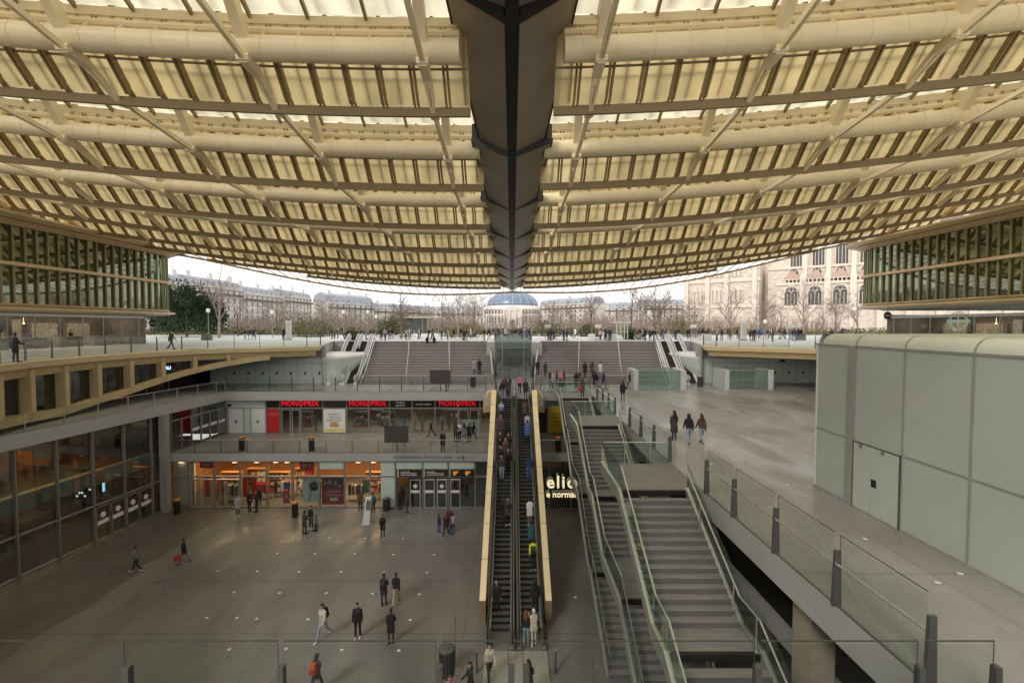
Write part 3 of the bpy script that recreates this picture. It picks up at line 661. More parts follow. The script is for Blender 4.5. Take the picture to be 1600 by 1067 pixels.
# corner column and glass doors of the gallery return wall
b = MB(); b.box(-28.55, -28.0, 36.45, 36.95, LV3, -5.05); tag(b.build('column', mat('grey_column', (.30, .30, .28), .5, amt=.08)), 'square grey column at the corner of the glazed left wall', 'column')
t = thing('gallery_doors', 'row of grey framed glass doors with white stripes at the left end of the middle gallery', 'door', (-28, 40, LV2))
b = MB(); b.strip([(-28.25, 37.2, LV2), (-27.9, 44.1, LV2)], [(-28.25, 37.2, -5.06), (-27.9, 44.1, -5.06)]); b.build('glazing', M_gd, t)
for i in range(7):
    y = 37.3 + i * 1.12; x = -28.25 + (y - 37.2) * .05
    b = MB(); b.box(x - .02, x + .1, y, y + .09, LV2, -5.06 if i in (0, 3) else -5.75); b.build('frame_post', M_steel, t)
    if i > 1 and i < 6:
        b = MB(); b.box(x + .03, x + .06, y + .12, y + 1.05, LV2 + 1.25, LV2 + 1.5); b.build('door_stripe', M_stripe, t)
b = MB(); b.beam((-28.2, 37.3, -5.75), (-27.88, 44.1, -5.75), .12, .1); b.build('door_head', M_steel, t)
b = MB(); b.box(-33, -28.9, 43.9, 44.1, LV2, -5.06); b.box(-32, -31.9, 37.2, 44, LV2, -5.06); tag(b.build('partition_wall', M_dark), 'dark wall behind the gallery glass doors', 'wall')

# ------------------------------------------------------------------ pale green box (pod)
t = thing('pale_green_pavilion', 'large pale green panelled box with rounded roof edge on the right walkway', 'pavilion', (16, 12, LV1))
px0, px1, py0, py1, zt = 12.08, 24, 3.0, 18.05, 1.45
rr = .42
b = MB(); b.box(px0 + .02, px1, py0, py1 - .02, LV1, zt); b.build('wall', M_pod, t)
def pod_roof(ya, yb, m, nm, grow=0.):
    q = MB(); prof = [(px0 + .02 - grow, zt - .0)] + [(px0 + rr + .0 - (rr + grow) * math.cos(R(a)), zt + (rr + grow) * math.sin(R(a))) for a in range(0, 91, 15)] + [(px1, zt + rr + grow)]
    n = len(prof); q.strip([(x, ya, z) for x, z in prof], [(x, yb, z) for x, z in prof]); return q.build(nm, m, t, smooth='auto')
SE = [py1, 15.75 + .2, 13.95, 11.85, 9.6, 7.3, 5.0, py0]
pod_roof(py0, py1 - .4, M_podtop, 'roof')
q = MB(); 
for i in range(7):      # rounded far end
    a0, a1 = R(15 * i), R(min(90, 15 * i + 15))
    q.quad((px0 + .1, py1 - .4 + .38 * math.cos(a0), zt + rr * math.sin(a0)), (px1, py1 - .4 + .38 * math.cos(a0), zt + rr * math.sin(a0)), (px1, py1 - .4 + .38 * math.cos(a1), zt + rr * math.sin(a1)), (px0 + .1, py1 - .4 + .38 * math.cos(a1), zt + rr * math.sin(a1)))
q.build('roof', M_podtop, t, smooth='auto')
q = MB(); q.tube([(px0 + .06, py1 - .06, LV1), (px0 + .06, py1 - .06, zt)], .07, 8); q.build('corner_trim', M_podtop, t, smooth='auto')
for y in SE[1:-1]:
    q = MB(); q.box(px0 - .012, px0 + .05, y - .03, y + .03, LV1, zt); q.build('joint_strip', M_podj, t)
    o = pod_roof(y - .03, y + .03, M_podj, 'joint_strip', .012)
q = MB(); q.box(px0 - .03, px0 + .05, 15.98, 16.32, LV1, zt + .02); q.build('jamb_strip', M_jamb, t)
q = MB(); q.box(px0 - .01, px0 + .05, py0, 13.9, -1.86, -1.81); q.box(px0 - .01, px0 + .05, 16.35, py1 - .1, -1.86, -1.81); q.box(px0 - .02, px0 + .05, py0, py1, zt - .03, zt + .03); q.box(px0 - .015, px0 + .05, py0, py1, LV1, LV1 + .07); q.build('joint_strip', M_podj, t)
for a, c, nm in ((14.05, 15.12, 'door'), (15.14, 15.9, 'door')):
    q = MB(); q.box(px0 - .03, px0 + .05, a, c, LV1 + .04, -1.9); d = q.build(nm, mat('pale_green_door', (.50, .545, .50), .25, amt=.03), t)
    if a < 15:
        h = MB(); h.box(px0 - .05, px0, 14.88, 15.08, LV1 + 1.0, LV1 + 1.25); h.build('handle', M_black, d)
    h = MB(); h.box(px0 - .07, px0, (a + c) / 2, (a + c) / 2 + .1, -2.02, -1.9); h.build('door_closer', M_grey, d)
q = MB(); 
for y in (14.0, 15.94): q.box(px0 - .02, px0 + .04, y - .04, y + .03, LV1, -1.86)
q.box(px0 - .02, px0 + .04, 13.97, 15.97, -1.9, -1.86); q.build('door_frame', M_post, t)

# ------------------------------------------------------------------ white kiosks under the terraces and glass light boxes
def kiosk(label, s, x0, x1, y):
    t = thing('white_kiosk', label, 'kiosk', (s * (x0 + x1) / 2, y, LV1))
    r_ = 1.1
    pl = [(s * x1, y), (s * (x0 + r_), y)] + [(s * (x0 + r_ - r_ * math.sin(R(a))), y + r_ - r_ * math.cos(R(a))) for a in range(15, 91, 15)] + [(s * (x0 - 1.1), y + 7.5), (s * x1, y + 7.5)]
    if s < 0: pass
    else: pl = pl[::-1]
    def inset(d): 
        c = Vector((s * x1, y + 7.5)); return [tuple(c + (Vector(p) - c) * (1 - d / 8)) for p in pl]
    n = len(pl); q = MB()
    q.strip(Lz(pl + pl[:1], LV1), Lz(pl + pl[:1], -1.5)); q.build('wall', M_kiosk, t, smooth='auto')
    q = MB(); lv = [(0, -1.5), (.1, -1.28), (.35, -1.16), (1.2, -1.1)]
    for (d0, z0), (d1, z1) in zip(lv, lv[1:]): q.strip(Lz(inset(d0) + inset(d0)[:1], z0), Lz(inset(d1) + inset(d1)[:1], z1))
    q.add(Lz(inset(1.2), -1.1), [tuple(range(n))]); q.build('roof', M_white, t, smooth='auto')
    q = MB(); xs = [x0 + 1.3 + 1.55 * i for i in range(int((x1 - x0 - 1.3) / 1.55))]
    for x in xs: q.box(s * x - .02, s * x + .02, y - .015, y + .02, LV1, -1.5)
    q.box(min(s * (x0 + 1.2), s * x1), max(s * (x0 + 1.2), s * x1), y - .02, y + .02, -2.02, -1.96); q.build('joint_strip', M_podj, t)
    for i, x in enumerate(xs[:-1]):
        q = MB(); q.box(min(s * x, s * (x + 1.55)) + .06, max(s * x, s * (x + 1.55)) - .06, y - .03, y + .02, LV1 + .06, -2.05); d = q.build('door', M_kiosk, t)
        h = MB(); h.box(s * (x + .75) - .1, s * (x + .75) + .1, y - .07, y - .02, LV1 + 1.02, LV1 + 1.3); h.build('handle', M_black, d)
    q = MB(); q.box(s * xs[-3] - .3, s * xs[-3] + .3, y - .05, y, -1.86, -1.62); q.build('number_plate', M_black, t)
    return t
kiosk('white glass kiosk with a row of doors left of the wide stairs', -1, 19.0, 33, 49.6)
kiosk('white glass kiosk with a row of doors right of the wide stairs', 1, 20.9, 36, 50.3)
def lightbox(label, x0, x1, y):
    t = thing('glass_light_box', label, 'enclosure', ((x0 + x1) / 2, y, LV1)); h = 2.0; dp = 2.6
    q = MB(); q.box(x0 + .06, x1 - .06, y + .05, y + .08, LV1 + .1, LV1 + h - .12); q.build('glass_pane', glass('green_tint_glass', (.74, .86, .81), .08, dirt=.05), t); q = MB(); q.box(x0 + .06, x1 - .06, y + dp, y + dp + .03, LV1 + .1, LV1 + h - .12); q.build('glass_pane', glass('green_tint_glass', (.74, .86, .81), .08, dirt=.05), t)
    q = MB(); q.box(x0 - .35, x0 + .08, y, y + dp + .1, LV1, LV1 + h); q.build('end_panel', mat('kiosk_end_panel', (.52, .54, .52), .35), t); q = MB(); q.box(x1 - .08, x1 + .45, y, y + dp + .1, LV1, LV1 + h); q.build('end_panel', mat('kiosk_end_panel', (.52, .54, .52), .35), t)
    q = MB(); q.box(x0 + .08, x1 - .08, y, y + .1, LV1 + h - .12, LV1 + h); q.box(x0 + .08, x1 - .08, y, y + .1, LV1, LV1 + .1); q.box(x0 + .08, x1 - .08, y + dp, y + dp + .1, LV1 + h - .12, LV1 + h)
    for k in range(1, 3):
        x = x0 + (x1 - x0) * k / 3; q.box(x - .03, x + .03, y, y + .04, LV1 + .1, LV1 + h - .12)
    q.box(x0 + .08, x1 - .08, y + .02, y + .06, LV1 + 1.0, LV1 + 1.06); q.build('frame', M_steel, t)
    return t
lightbox('waist high green glass box with white ends at the foot of the right escalators', 12.3, 16.6, 44.4)
lightbox('green glass box standing before the right white kiosk', 21.4, 25.4, 44.8)

# ------------------------------------------------------------------ wide stairs to street level
YB, YT = 49.4, TOPX
def wide_stairs(label, bx, tx):
    t = thing('wide_staircase', label, 'staircase', (sum(bx) / 4, 52, LV1))
    def X(i, f): return bx[i] + (tx[i] - bx[i]) * f
    n1, n2, y = 5, 22, YB; z = LV1; rise = 4.2 / 27
    run1 = .30; land = 1.15; run2 = (YT - YB - n1 * run1 - land) / n2
    edges = []
    for i in range(27):
        if i == n1: y += land
        run = run1 if i < n1 else run2
        edges.append((y, z)); ya = y; yb = YT + 2 if False else (y + run + (land if i == n1 - 1 else 0) + .05); f0 = (ya - YB) / (YT - YB); f1 = (yb - YB) / (YT - YB)
        z1 = z + rise if i < 26 else -.004
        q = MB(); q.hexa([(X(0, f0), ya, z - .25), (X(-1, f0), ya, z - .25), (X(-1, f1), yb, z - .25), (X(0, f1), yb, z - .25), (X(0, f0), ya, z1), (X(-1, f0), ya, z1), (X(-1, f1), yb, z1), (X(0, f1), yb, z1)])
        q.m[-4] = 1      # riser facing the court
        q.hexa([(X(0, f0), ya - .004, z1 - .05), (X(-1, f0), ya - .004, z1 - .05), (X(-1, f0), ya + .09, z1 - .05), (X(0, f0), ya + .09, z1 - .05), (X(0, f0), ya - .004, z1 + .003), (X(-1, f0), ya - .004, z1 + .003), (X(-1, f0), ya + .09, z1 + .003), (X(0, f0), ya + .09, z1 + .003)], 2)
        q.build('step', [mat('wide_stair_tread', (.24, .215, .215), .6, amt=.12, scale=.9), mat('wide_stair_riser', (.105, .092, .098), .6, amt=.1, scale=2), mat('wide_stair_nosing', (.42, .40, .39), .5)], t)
        z += rise; y += run
    for i in range(len(bx)):
        q = MB(); w = .05 if 0 < i < len(bx) - 1 else .1
        za = LV1 + n1 * rise
        for dz in (.95,) if w < .1 else (.95, .12):
            q.beam((bx[i], YB - .3, LV1 + dz), (X(i, (n1 * run1) / (YT - YB)), YB + n1 * run1, za + dz), w, w + .02); q.beam((X(i, .115), YB + n1 * run1, za + dz), (X(i, .2), YB + n1 * run1 + land, za + dz), w, w + .02)
            q.beam((X(i, .2), YB + n1 * run1 + land, za + dz), (tx[i], YT, dz), w, w + .02); q.beam((tx[i], YT, dz), (tx[i], YT + .6, dz), w, w)
        q.build('handrail', M_rail, t)
        q = MB()
        for f in (0, .2, .4, .6, .8, 1): 
            zz = LV1 + 4.2 * (.19 + (f - .2) / .8 * .81 if f >= .2 else 0)
            q.beam((X(i, f), YB + (YT - YB) * f, zz), (X(i, f), YB + (YT - YB) * f, zz + .95), .035, .035, up=(0, 1, 0))
        q.build('rail_post', M_rail, t)
    return t
wide_stairs('wide grey stairs up to the street left of the glass lift', [-16.4, -11.5, -6.8, -2.05], [-18.9, -14.1, -8.7, -3.2])
wide_stairs('wide grey stairs up to the street right of the glass lift', [2.45, 7.2, 11.95, 16.8], [3.75, 9.3, 14.5, 19.6])
def escalator(name, label, A, B, w, nst, flatA, flatB, glassy=True, skirt=M_white, railm=M_rubber, balw=.14, group=None):
    # A foot (x,y,z) of the step band, B head; the step band runs flatA level, rises, then flatB level
    A = Vector(A); B = Vector(B); t = thing(name, label, 'escalator', tuple(A), group=group)
    a1 = A + Vector((0, flatA, 0)); b1 = B - Vector((0, flatB, 0))
    a1.x = A.x + (B.x - A.x) * flatA / (B.y - A.y); b1.x = B.x - (B.x - A.x) * flatB / (B.y - A.y)
    for i in range(nst):
        f0 = i / nst; f1 = (i + 1) / nst; p = a1.lerp(b1, f0); q_ = a1.lerp(b1, f1)
        q = MB(); q.hexa([(p.x - w / 2, p.y, p.z - .2), (p.x + w / 2, p.y, p.z - .2), (q_.x + w / 2, q_.y + .03, p.z - .2), (q_.x - w / 2, q_.y + .03, p.z - .2),
                          (p.x - w / 2, p.y, q_.z), (p.x + w / 2, p.y, q_.z), (q_.x + w / 2, q_.y + .03, q_.z), (q_.x - w / 2, q_.y + .03, q_.z)]); q.m[-4] = 1
        q.build('step', [M_esc, M_black], t)
    q = MB(); q.hexa([(A.x - w / 2, A.y, A.z + .01), (A.x + w / 2, A.y, A.z + .01), (a1.x + w / 2, a1.y + .02, A.z + .01), (a1.x - w / 2, a1.y + .02, A.z + .01), (A.x - w / 2, A.y, A.z + .03), (A.x + w / 2, A.y, A.z + .03), (a1.x + w / 2, a1.y + .02, A.z + .03), (a1.x - w / 2, a1.y + .02, A.z + .03)])
    q.build('comb_plate', M_steel, t); q = MB()
    q.hexa([(b1.x - w / 2, b1.y, B.z - .2), (b1.x + w / 2, b1.y, B.z - .2), (B.x + w / 2, B.y, B.z - .2), (B.x - w / 2, B.y, B.z - .2), (b1.x - w / 2, b1.y, B.z + .02), (b1.x + w / 2, b1.y, B.z + .02), (B.x + w / 2, B.y, B.z + .02), (B.x - w / 2, B.y, B.z + .02)])
    q.build('comb_plate', M_steel, t)
    for s in (-1, 1):
        off = Vector((s * (w / 2 + balw / 2), 0, 0))
        base = [A - Vector((0, .5, 0)), a1, b1, B + Vector((0, .5, 0))]
        q = MB()
        for p, r_ in zip(base, base[1:]):
            p = p + off; r_ = r_ + off
            q.hexa([(p.x - balw / 2, p.y, p.z - .45), (p.x + balw / 2, p.y, p.z - .45), (r_.x + balw / 2, r_.y, r_.z - .45), (r_.x - balw / 2, r_.y, r_.z - .45), (p.x - balw / 2, p.y, p.z + .2), (p.x + balw / 2, p.y, p.z + .2), (r_.x + balw / 2, r_.y, r_.z + .2), (r_.x - balw / 2, r_.y, r_.z + .2)])
        q.build('skirt', skirt, t)
        q = MB()
        for p, r_ in zip(base, base[1:]):
            p = p + off; r_ = r_ + off; q.hexa([(p.x - .012, p.y, p.z + .2), (p.x + .012, p.y, p.z + .2), (r_.x + .012, r_.y, r_.z + .2), (r_.x - .012, r_.y, r_.z + .2), (p.x - .012, p.y, p.z + .92), (p.x + .012, p.y, p.z + .92), (r_.x + .012, r_.y, r_.z + .92), (r_.x - .012, r_.y, r_.z + .92)])
        q.build('side_panel', M_gg if glassy else mat('white_lacquer', (.80, .81, .81), .25), t)
        q = MB(); up = Vector((0, 0, .97)); pts = [p + off + up for p in base]
        e0 = pts[0]; e1 = pts[-1]
        arc0 = [e0 + Vector((0, -.28 * math.sin(R(a)), -.28 + .28 * math.cos(R(a)))) for a in (170, 130, 90, 50, 20)]
        arc1 = [e1 + Vector((0, .28 * math.sin(R(a)), -.28 + .28 * math.cos(R(a)))) for a in (20, 50, 90, 130, 170)]
        q.tube(arc0 + pts + arc1, .045, 8); q.build('handrail', railm, t, smooth='auto')
    return t
for s, lab in ((-1, 'left of'), (1, 'right of')):
    for k, nm in ((0, 'inner'), (1, 'outer')):
        xb = s * (17.55 + 1.55 * k) + (.0 if s < 0 else .55); xt = s * (20.0 + 1.75 * k) + (0 if s < 0 else .55)
        escalator('escalator', f'{nm} escalator with white sides {lab} the wide stairs', (xb, 49.2, LV1), (xt, TOPX, 0), 1.0, 26, .8, .8, glassy=False, skirt=mat('white_lacquer', (.80, .81, .81), .25), railm=M_rail, balw=.3, group='escalators up to the street')
# glass lift between the stairs
t = thing('glass_lift', 'broad grey glass lift shaft between the two wide stairs', 'lift', (0, 55, LV1))
q = MB(); q.box(-1.75, 2.0, 54.9, 57.5, LV1, -.6); q.build('shaft', mat('lift_grey', (.40, .41, .41), .35), t)
q = MB(); q.box(-2.1, 2.35, 54.5, 54.53, LV1, 1.1); q.build('glass_panel', glass('grey_lift_glass', (.62, .66, .66), .12, dirt=.06), t)
q = MB()
for x in (-2.12, -1.2, 1.4, 2.33): q.box(x, x + .06, 54.44, 54.5, LV1, 1.1)
q.build('frame', M_steel, t)
q = MB(); q.box(-.8, 1.1, 54.82, 54.88, LV1 + 1.6, -1.4); q.build('car', mat('lift_car', (.22, .24, .24), .4), t)
# ------------------------------------------------------------------ central escalators
FY, HY = 21.4, 39.9
for xc, lab in ((-.56, 'central escalator on the left packed with people coming down'), (.92, 'central escalator on the right with people riding up')):
    escalator('court_escalator', lab, (xc, FY - .2, LV3), (xc, HY + .6, LV1), .95, 58, .9, .9, skirt=M_steel, balw=.2, group='escalators in the court')
t = thing('escalator_landing', 'pale steel landing plate at the foot of the central escalators', 'landing', (.18, 19.5, LV3))
q = MB(); q.box(-1.25, 1.62, 13.5, FY - .75, LV3 + .01, LV3 + .06); q.build('plate', mat('pale_steel_plate', (.46, .44, .40), .4, .4, amt=.08), t)
SLP = (LV1 - LV3) / (HY + .6 - .9 - (FY - .2 + .9))
def ez(y): return min(LV1, max(LV3, LV3 + (y - (FY - .2 + .9)) * SLP))
t = thing('escalator_cladding', 'gold cladding with broad coping flanking the central escalators', 'cladding', (.18, 30, LV3))
for s in (-1, 1):
    xi = .18 + s * 1.52; xo = .18 + s * 1.84
    ys = [22.6, 26, 30, 34, 37.5, 39.2]
    wd = [0, .02, .04, .06, .09, .14]
    A = [(xi, y, ez(y) + 1.0) for y in ys] ; B = [(xo + s * w_, y, ez(y) + .98) for y, w_ in zip(ys, wd)]
    q = MB(); q.strip(A, B)
    # flared head joining the slab edge
    q.add([(xi, 39.2, ez(39.2) + 1.0), (xo + s * .14, 39.2, ez(39.2) + .98), (xo + s * 1.05, 42.4, -4.75), (xo + s * .75, 43.5, -4.1), (xi, 42.6, -4.1)], [(0, 1, 2, 3, 4)])
    cp = q.build('coping', M_goldlit, t)
    for i in range(1, 8):
        y = 22.6 + i * 2.1; z = ez(y) + 1.0; q = MB(); q.hexa([(min(xi, xo + s * .1), y, z - .02), (max(xi, xo + s * .1), y, z - .02), (max(xi, xo + s * .1), y + .012, z - .02), (min(xi, xo + s * .1), y + .012, z - .02), (min(xi, xo + s * .1), y, z + .006), (max(xi, xo + s * .1), y, z + .006), (max(xi, xo + s * .1), y + .012, z + .011), (min(xi, xo + s * .1), y + .012, z + .011)]); q.build('joint_strip', M_rib, cp)
    q = MB(); C = [(x, y, z - 1.9) for x, y, z in B]; q.strip(B, C); D = [(xi, y, z - 1.2) for x, y, z in A]; q.strip(A, D)
    q.add([(xo + s * .14, 39.2, ez(39.2) + .98), (xo + s * .14, 39.2, ez(39.2) - .9), (xo + s * 1.05, 42.4, -6.0), (xo + s * 1.05, 42.4, -4.75)], [(0, 1, 2, 3)])
    q.build('side_panel', M_gold, t)
    q = MB(); q.quad(A[0], B[0], (B[0][0], 22.6, LV3), (xi, 22.6, LV3)); q.build('end_panel', mat('bronze_end_panel', (.30, .22, .13), .3, .3, amt=.15), t)
balustrade('green edged glass return left of the escalator head', [(-1.35, 40.4, LV1), (-1.6, 43.6, LV1)], 1.6, 1.3, 1.25, .05, .1, gm=M_gg)
balustrade('green edged glass return right of the escalator head', [(1.75, 40.4, LV1), (2.1, 43.6, LV1)], 1.6, 1.3, 1.25, .05, .1, gm=M_gg)

# ------------------------------------------------------------------ stacked stairs on the right
PRO = [(0, -4.2), (-4.3, -6.7), (-5.4, -6.7), (-8.25, -8.4), (-11.5, -8.4), (-15.4, -10.85), (-16.2, -10.85), (-20.6, -13)]
NST = [15, 0, 10, 0, 15, 0, 13]
XL, XR = 4.2, 6.72
def flight(label, Y0):
    t = thing('court_staircase', label, 'staircase', (5.4, Y0, LV1), group='stairs stacked along the right side of the court')
    def step(x0, x1, ya, yb, zb_, zt_, lead=True, nm='step'):
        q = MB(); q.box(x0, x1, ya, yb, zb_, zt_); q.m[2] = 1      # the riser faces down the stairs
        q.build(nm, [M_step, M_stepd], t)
    for (a, za), (c, zc), n in zip(PRO, PRO[1:], NST):
        if n == 0:
            q = MB(); q.box(XL, XR, Y0 + c, Y0 + a, za - .19, za); q.m[2] = 1; q.build('landing', [M_step, M_black], t)
            q = MB(); q.box(XL + .05, XR - .05, Y0 + c, Y0 + c + .12, za + .002, za + .006); q.box(XL + .05, XR - .05, Y0 + a + .005, Y0 + a + .16, za + .002, za + .012); q.build('warning_strip', M_black, t)
        else:
            dy = (c - a) / n; dz = (zc - za) / n
            for i in range(n):
                if i == 0: continue
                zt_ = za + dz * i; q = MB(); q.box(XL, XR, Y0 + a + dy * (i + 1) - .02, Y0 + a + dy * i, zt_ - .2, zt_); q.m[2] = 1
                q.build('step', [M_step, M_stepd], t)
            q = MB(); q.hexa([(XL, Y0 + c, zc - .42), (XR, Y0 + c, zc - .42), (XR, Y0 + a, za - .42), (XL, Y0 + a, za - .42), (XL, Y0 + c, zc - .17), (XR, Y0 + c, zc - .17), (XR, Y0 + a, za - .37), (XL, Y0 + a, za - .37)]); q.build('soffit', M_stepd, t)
    # head landing joining the walkway
    pl = [(XL, Y0 - .02), (XR, Y0 - .02), (7.38, Y0 + 1.5), (7.38, Y0 + 3.45), (XL, Y0 + 3.45)]
    q = MB(); q.prism(pl, LV1 - .2, LV1 - .002); q.m[2] = 1; q.build('landing', [M_step, M_black], t)
    q = MB(); q.box(XL + .05, XR - .02, Y0 - .02, Y0 + .1, LV1, LV1 + .006); q.build('warning_strip', M_black, t)
    q = MB()
    for i in range(12):
        for j in range(4): q.lathe((XL + .35 + i * .19 + (j % 2) * .09, Y0 + .45 + j * .12, LV1), [(.022, 0), (.015, .008)], 5)
    q.build('tactile_stud', M_nose, t)
    # strings, glass and handrails either side
    line = [(3.4, -4.2)] + PRO
    for s, x in ((-1, XL), (1, XR)):
        P3 = [(x + s * .06, Y0 + a, z) for a, z in (line if s < 0 else PRO)]
        q = MB()
        for p, r_ in zip(P3, P3[1:]):
            q.hexa([(p[0] - .03, p[1], p[2] - .42), (p[0] + .03, p[1], p[2] - .42), (r_[0] + .03, r_[1], r_[2] - .42), (r_[0] - .03, r_[1], r_[2] - .42), (p[0] - .03, p[1], p[2] + .1), (p[0] + .03, p[1], p[2] + .1), (r_[0] + .03, r_[1], r_[2] + .1), (r_[0] - .03, r_[1], r_[2] + .1)])
        q.build('string', mat('string_steel', (.30, .31, .29), .45, .3), t)
        q = MB()
        for p, r_ in zip(P3, P3[1:]):
            q.beam((p[0], p[1], p[2] + .115), (r_[0], r_[1], r_[2] + .115), .1, .03)
            q.beam((p[0] + .07 * -s, p[1], p[2] + .13), (r_[0] + .07 * -s, r_[1], r_[2] + .13), .02, .02)
        q.build('string_cap', M_rail, t)
        q = MB(); top = 1.12
        for p, r_ in zip(P3, P3[1:]): q.hexa([(p[0] - .008, p[1], p[2] + .12), (p[0] + .008, p[1], p[2] + .12), (r_[0] + .008, r_[1], r_[2] + .12), (r_[0] - .008, r_[1], r_[2] + .12), (p[0] - .008, p[1], p[2] + top), (p[0] + .008, p[1], p[2] + top), (r_[0] + .008, r_[1], r_[2] + top), (r_[0] - .008, r_[1], r_[2] + top)])
        q.build('glass_panel', M_gg, t)
        q = MB(); q.tube([(p[0] - s * .09, p[1], p[2] + .95) for p in P3[(1 if s < 0 else 0):]], .03, 6); q.build('handrail', M_rail, t)
        for a, z in ((-1.5, None), (-4.0, None), (-5.3, None), (-8.2, None), (-11.4, None), (-14, None), (-16.1, None), (-19, None)):
            for (p, zp), (r_, zr) in zip(PRO, PRO[1:]):
                if r_ <= a <= p: zz = zp + (zr - zp) * (a - p) / (r_ - p)
            q = MB(); q.tube([(x - s * .06, Y0 + a, zz - .1), (x - s * .06, Y0 + a, zz + .95)], .025, 6); q.box(x - s * .06 - .06, x - s * .06 + .06, Y0 + a - .06, Y0 + a + .06, zz - .02, zz + .03); q.build('rail_post', M_rail, t)
    # back screen of the head landing
    q = MB(); q.box(XL, 7.3, Y0 + 3.45, Y0 + 3.465, LV1 + .05, LV1 + .95); q.build('glass_panel', M_gg, t)
    q = MB(); q.tube([(XL, Y0 + 3.43, LV1 + 1.0), (7.0, Y0 + 3.43, LV1 + 1.0)], .025, 6)
    for x in (5.2, 6.4): q.tube([(x, Y0 + 3.43, LV1 + .0), (x, Y0 + 3.43, LV1 + 1.0)], .02, 6)
    q.build('handrail', M_rail, t)
    return t
flight('farthest of the stacked stairs, starting beside the crowd at the walkway end', 39.7)
flight('middle stacked stair between the far and near landings', 28.7)
flight('nearest broad stair descending beside the right walkway', 17.4)
b = MB(); b.box(7.95, 8.6, 11.8, 12.6, LV3, -5.05); tag(b.build('column', mat('tan_column', (.36, .31, .24), .5, amt=.1)), 'square tan column under the right walkway', 'column')
for y in (19.4, 27.4, 35): 
    b = MB(); b.box(8.3, 8.9, y, y + .6, LV3, -5.05); tag(b.build('column', MATS['tan_column']), 'tan column in the dark under the right walkway', 'column', 'columns in the dark under the walkway')
b = MB(); b.box(9.5, 9.7, 7.2, 36, -9.02, -8.3); b.box(7.5, 9.5, 20, 23.4, -9.0, LV2); tag(b.build('gallery_bridge', M_slab), 'grey gallery bridge in the shade under the right walkway', 'bridge')

# ------------------------------------------------------------------ shops on the far wall
def X3(px): return at(px, 760, Y=YW)[0]
def X2(px): return at(px, 650, Y=YS2)[0]
def area(name, loc, sx, sy, en, col=(1, .72, .42), rot=(0, 0, 0)):
    l = bpy.data.lights.new(name, 'AREA'); l.shape = 'RECTANGLE'; l.size = sx; l.size_y = sy; l.energy = en; l.color = col
    o = bpy.data.objects.new(name, l); COL.objects.link(o); o.location = loc; o.rotation_euler = rot; return o
z3, z3t = LV3, -9.02
shop = thing('lower_shopfront', 'lower shop with warm orange interior and steel framed glazing along the court', 'shopfront', (-15, YW, LV3))
Y3 = YW + .25
mull = [258, 293, 333, 373, 415, 455, 497, 537, 577, 617, 660, 700, 742, 770]
for p in mull:
    q = MB(); x = X3(p); q.box(x - .06, x + .06, Y3 - .08, Y3 + .08, z3, z3t); q.build('mullion', M_grey, shop)
q = MB(); q.box(X3(258), X3(772), Y3 - .07, Y3 + .05, -10.42, -10.3); q.build('transom', M_grey, shop)
q = MB(); q.box(X3(258), X3(772), Y3 - .06, Y3 + .06, z3t - .12, z3t - .01); q.box(X3(258), X3(772), Y3 - .06, Y3 + .06, z3 + .001, z3 + .12); q.build('frame_rail', M_grey, shop)
q = MB(); q.box(X3(258), X3(617), Y3 - .01, Y3 + .005, z3 + .12, z3t - .12); q.build('glazing', M_gs, shop)
q = MB(); q.box(X3(742), X3(775), Y3 - .01, Y3 + .005, z3 + .12, z3t - .12); q.box(X3(617), X3(742), Y3 - .01, Y3 + .005, z3 + .12, -11); q.build('dark_glazing', M_gd, shop)
q = MB()
for a, c in ((495, 537), (617, 660), (660, 700), (700, 742)): q.box(X3(a) + .08, X3(c) - .08, Y3 - .05, Y3 - .02, -9.72, -9.14)
q.box(X3(593) + .05, X3(617) - .08, Y3 - .05, Y3 - .02, z3 + .15, -9.15); q.build('opal_panel', mat('opal_green_panel', (.52, .62, .56), .25, amt=.05), shop)
for i, (a, c) in enumerate(((297, 312), (314, 331), (335, 350), (352, 372), (640, 657), (662, 679), (682, 698), (703, 719))):
    q = MB(); xa, xc = X3(a), X3(c); y = Y3 - .12
    for u, v in ((xa, xa + .09), (xc - .09, xc)): q.box(u, v, y - .03, y + .03, z3 + .02, z3 + 2.45)
    q.box(xa + .09, xc - .09, y - .03, y + .03, z3 + 2.36, z3 + 2.45); q.box(xa + .09, xc - .09, y - .03, y + .03, z3 + .02, z3 + .12); d = q.build('door', M_rail, shop)
    q = MB(); q.box(xa + .09, xc - .09, y - .006, y + .006, z3 + .12, z3 + 2.36); q.build('door_glass', M_gs if i < 4 else M_gd, d)
    if i > 3:
        q = MB(); q.box(xa + .1, xc - .1, y - .05, y - .035, z3 + 1.32, z3 + 1.55); q.build('door_stripe', M_stripe, d)
        if i in (4, 6): q = MB(); q.tube([((xa + xc) / 2, y - .05, z3 + 1.88), ((xa + xc) / 2, y - .035, z3 + 1.88)], .17, 14); q.build('door_emblem', M_stripe, d)
q = MB(); q.box(X3(258), X3(617), YW + 8, YW + 8.2, z3, z3t); q.box(X3(258) - .2, X3(258), YW + .3, YW + 8, z3, z3t); q.box(X3(615), X3(617), YW + .6, YW + 8, z3, z3t); q.build('back_wall', M_wood, shop)
q = MB(); q.box(X3(617) + .02, 4.0, YW + 5, YW + 5.2, z3, z3t); q.build('inner_wall', mat('dim_hall_wall', (.09, .075, .06), .6, amt=.5, scale=1), shop)
q = MB(); q.box(X3(260), X3(293), YW + .8, YW + 1.0, z3, z3t - .3); q.build('white_pier', M_white, shop)
q = MB()
for i in range(9): q.box(X3(258) + .5 + 2 * i, X3(258) + 2.1 + 2 * i, YW + 4 + (i % 3), YW + 4.2 + (i % 3), -10.25, -9.4)
q.build('hanging_panel', mat('amber_panel_board', (.52, .24, .08), .6, amt=.3), shop)
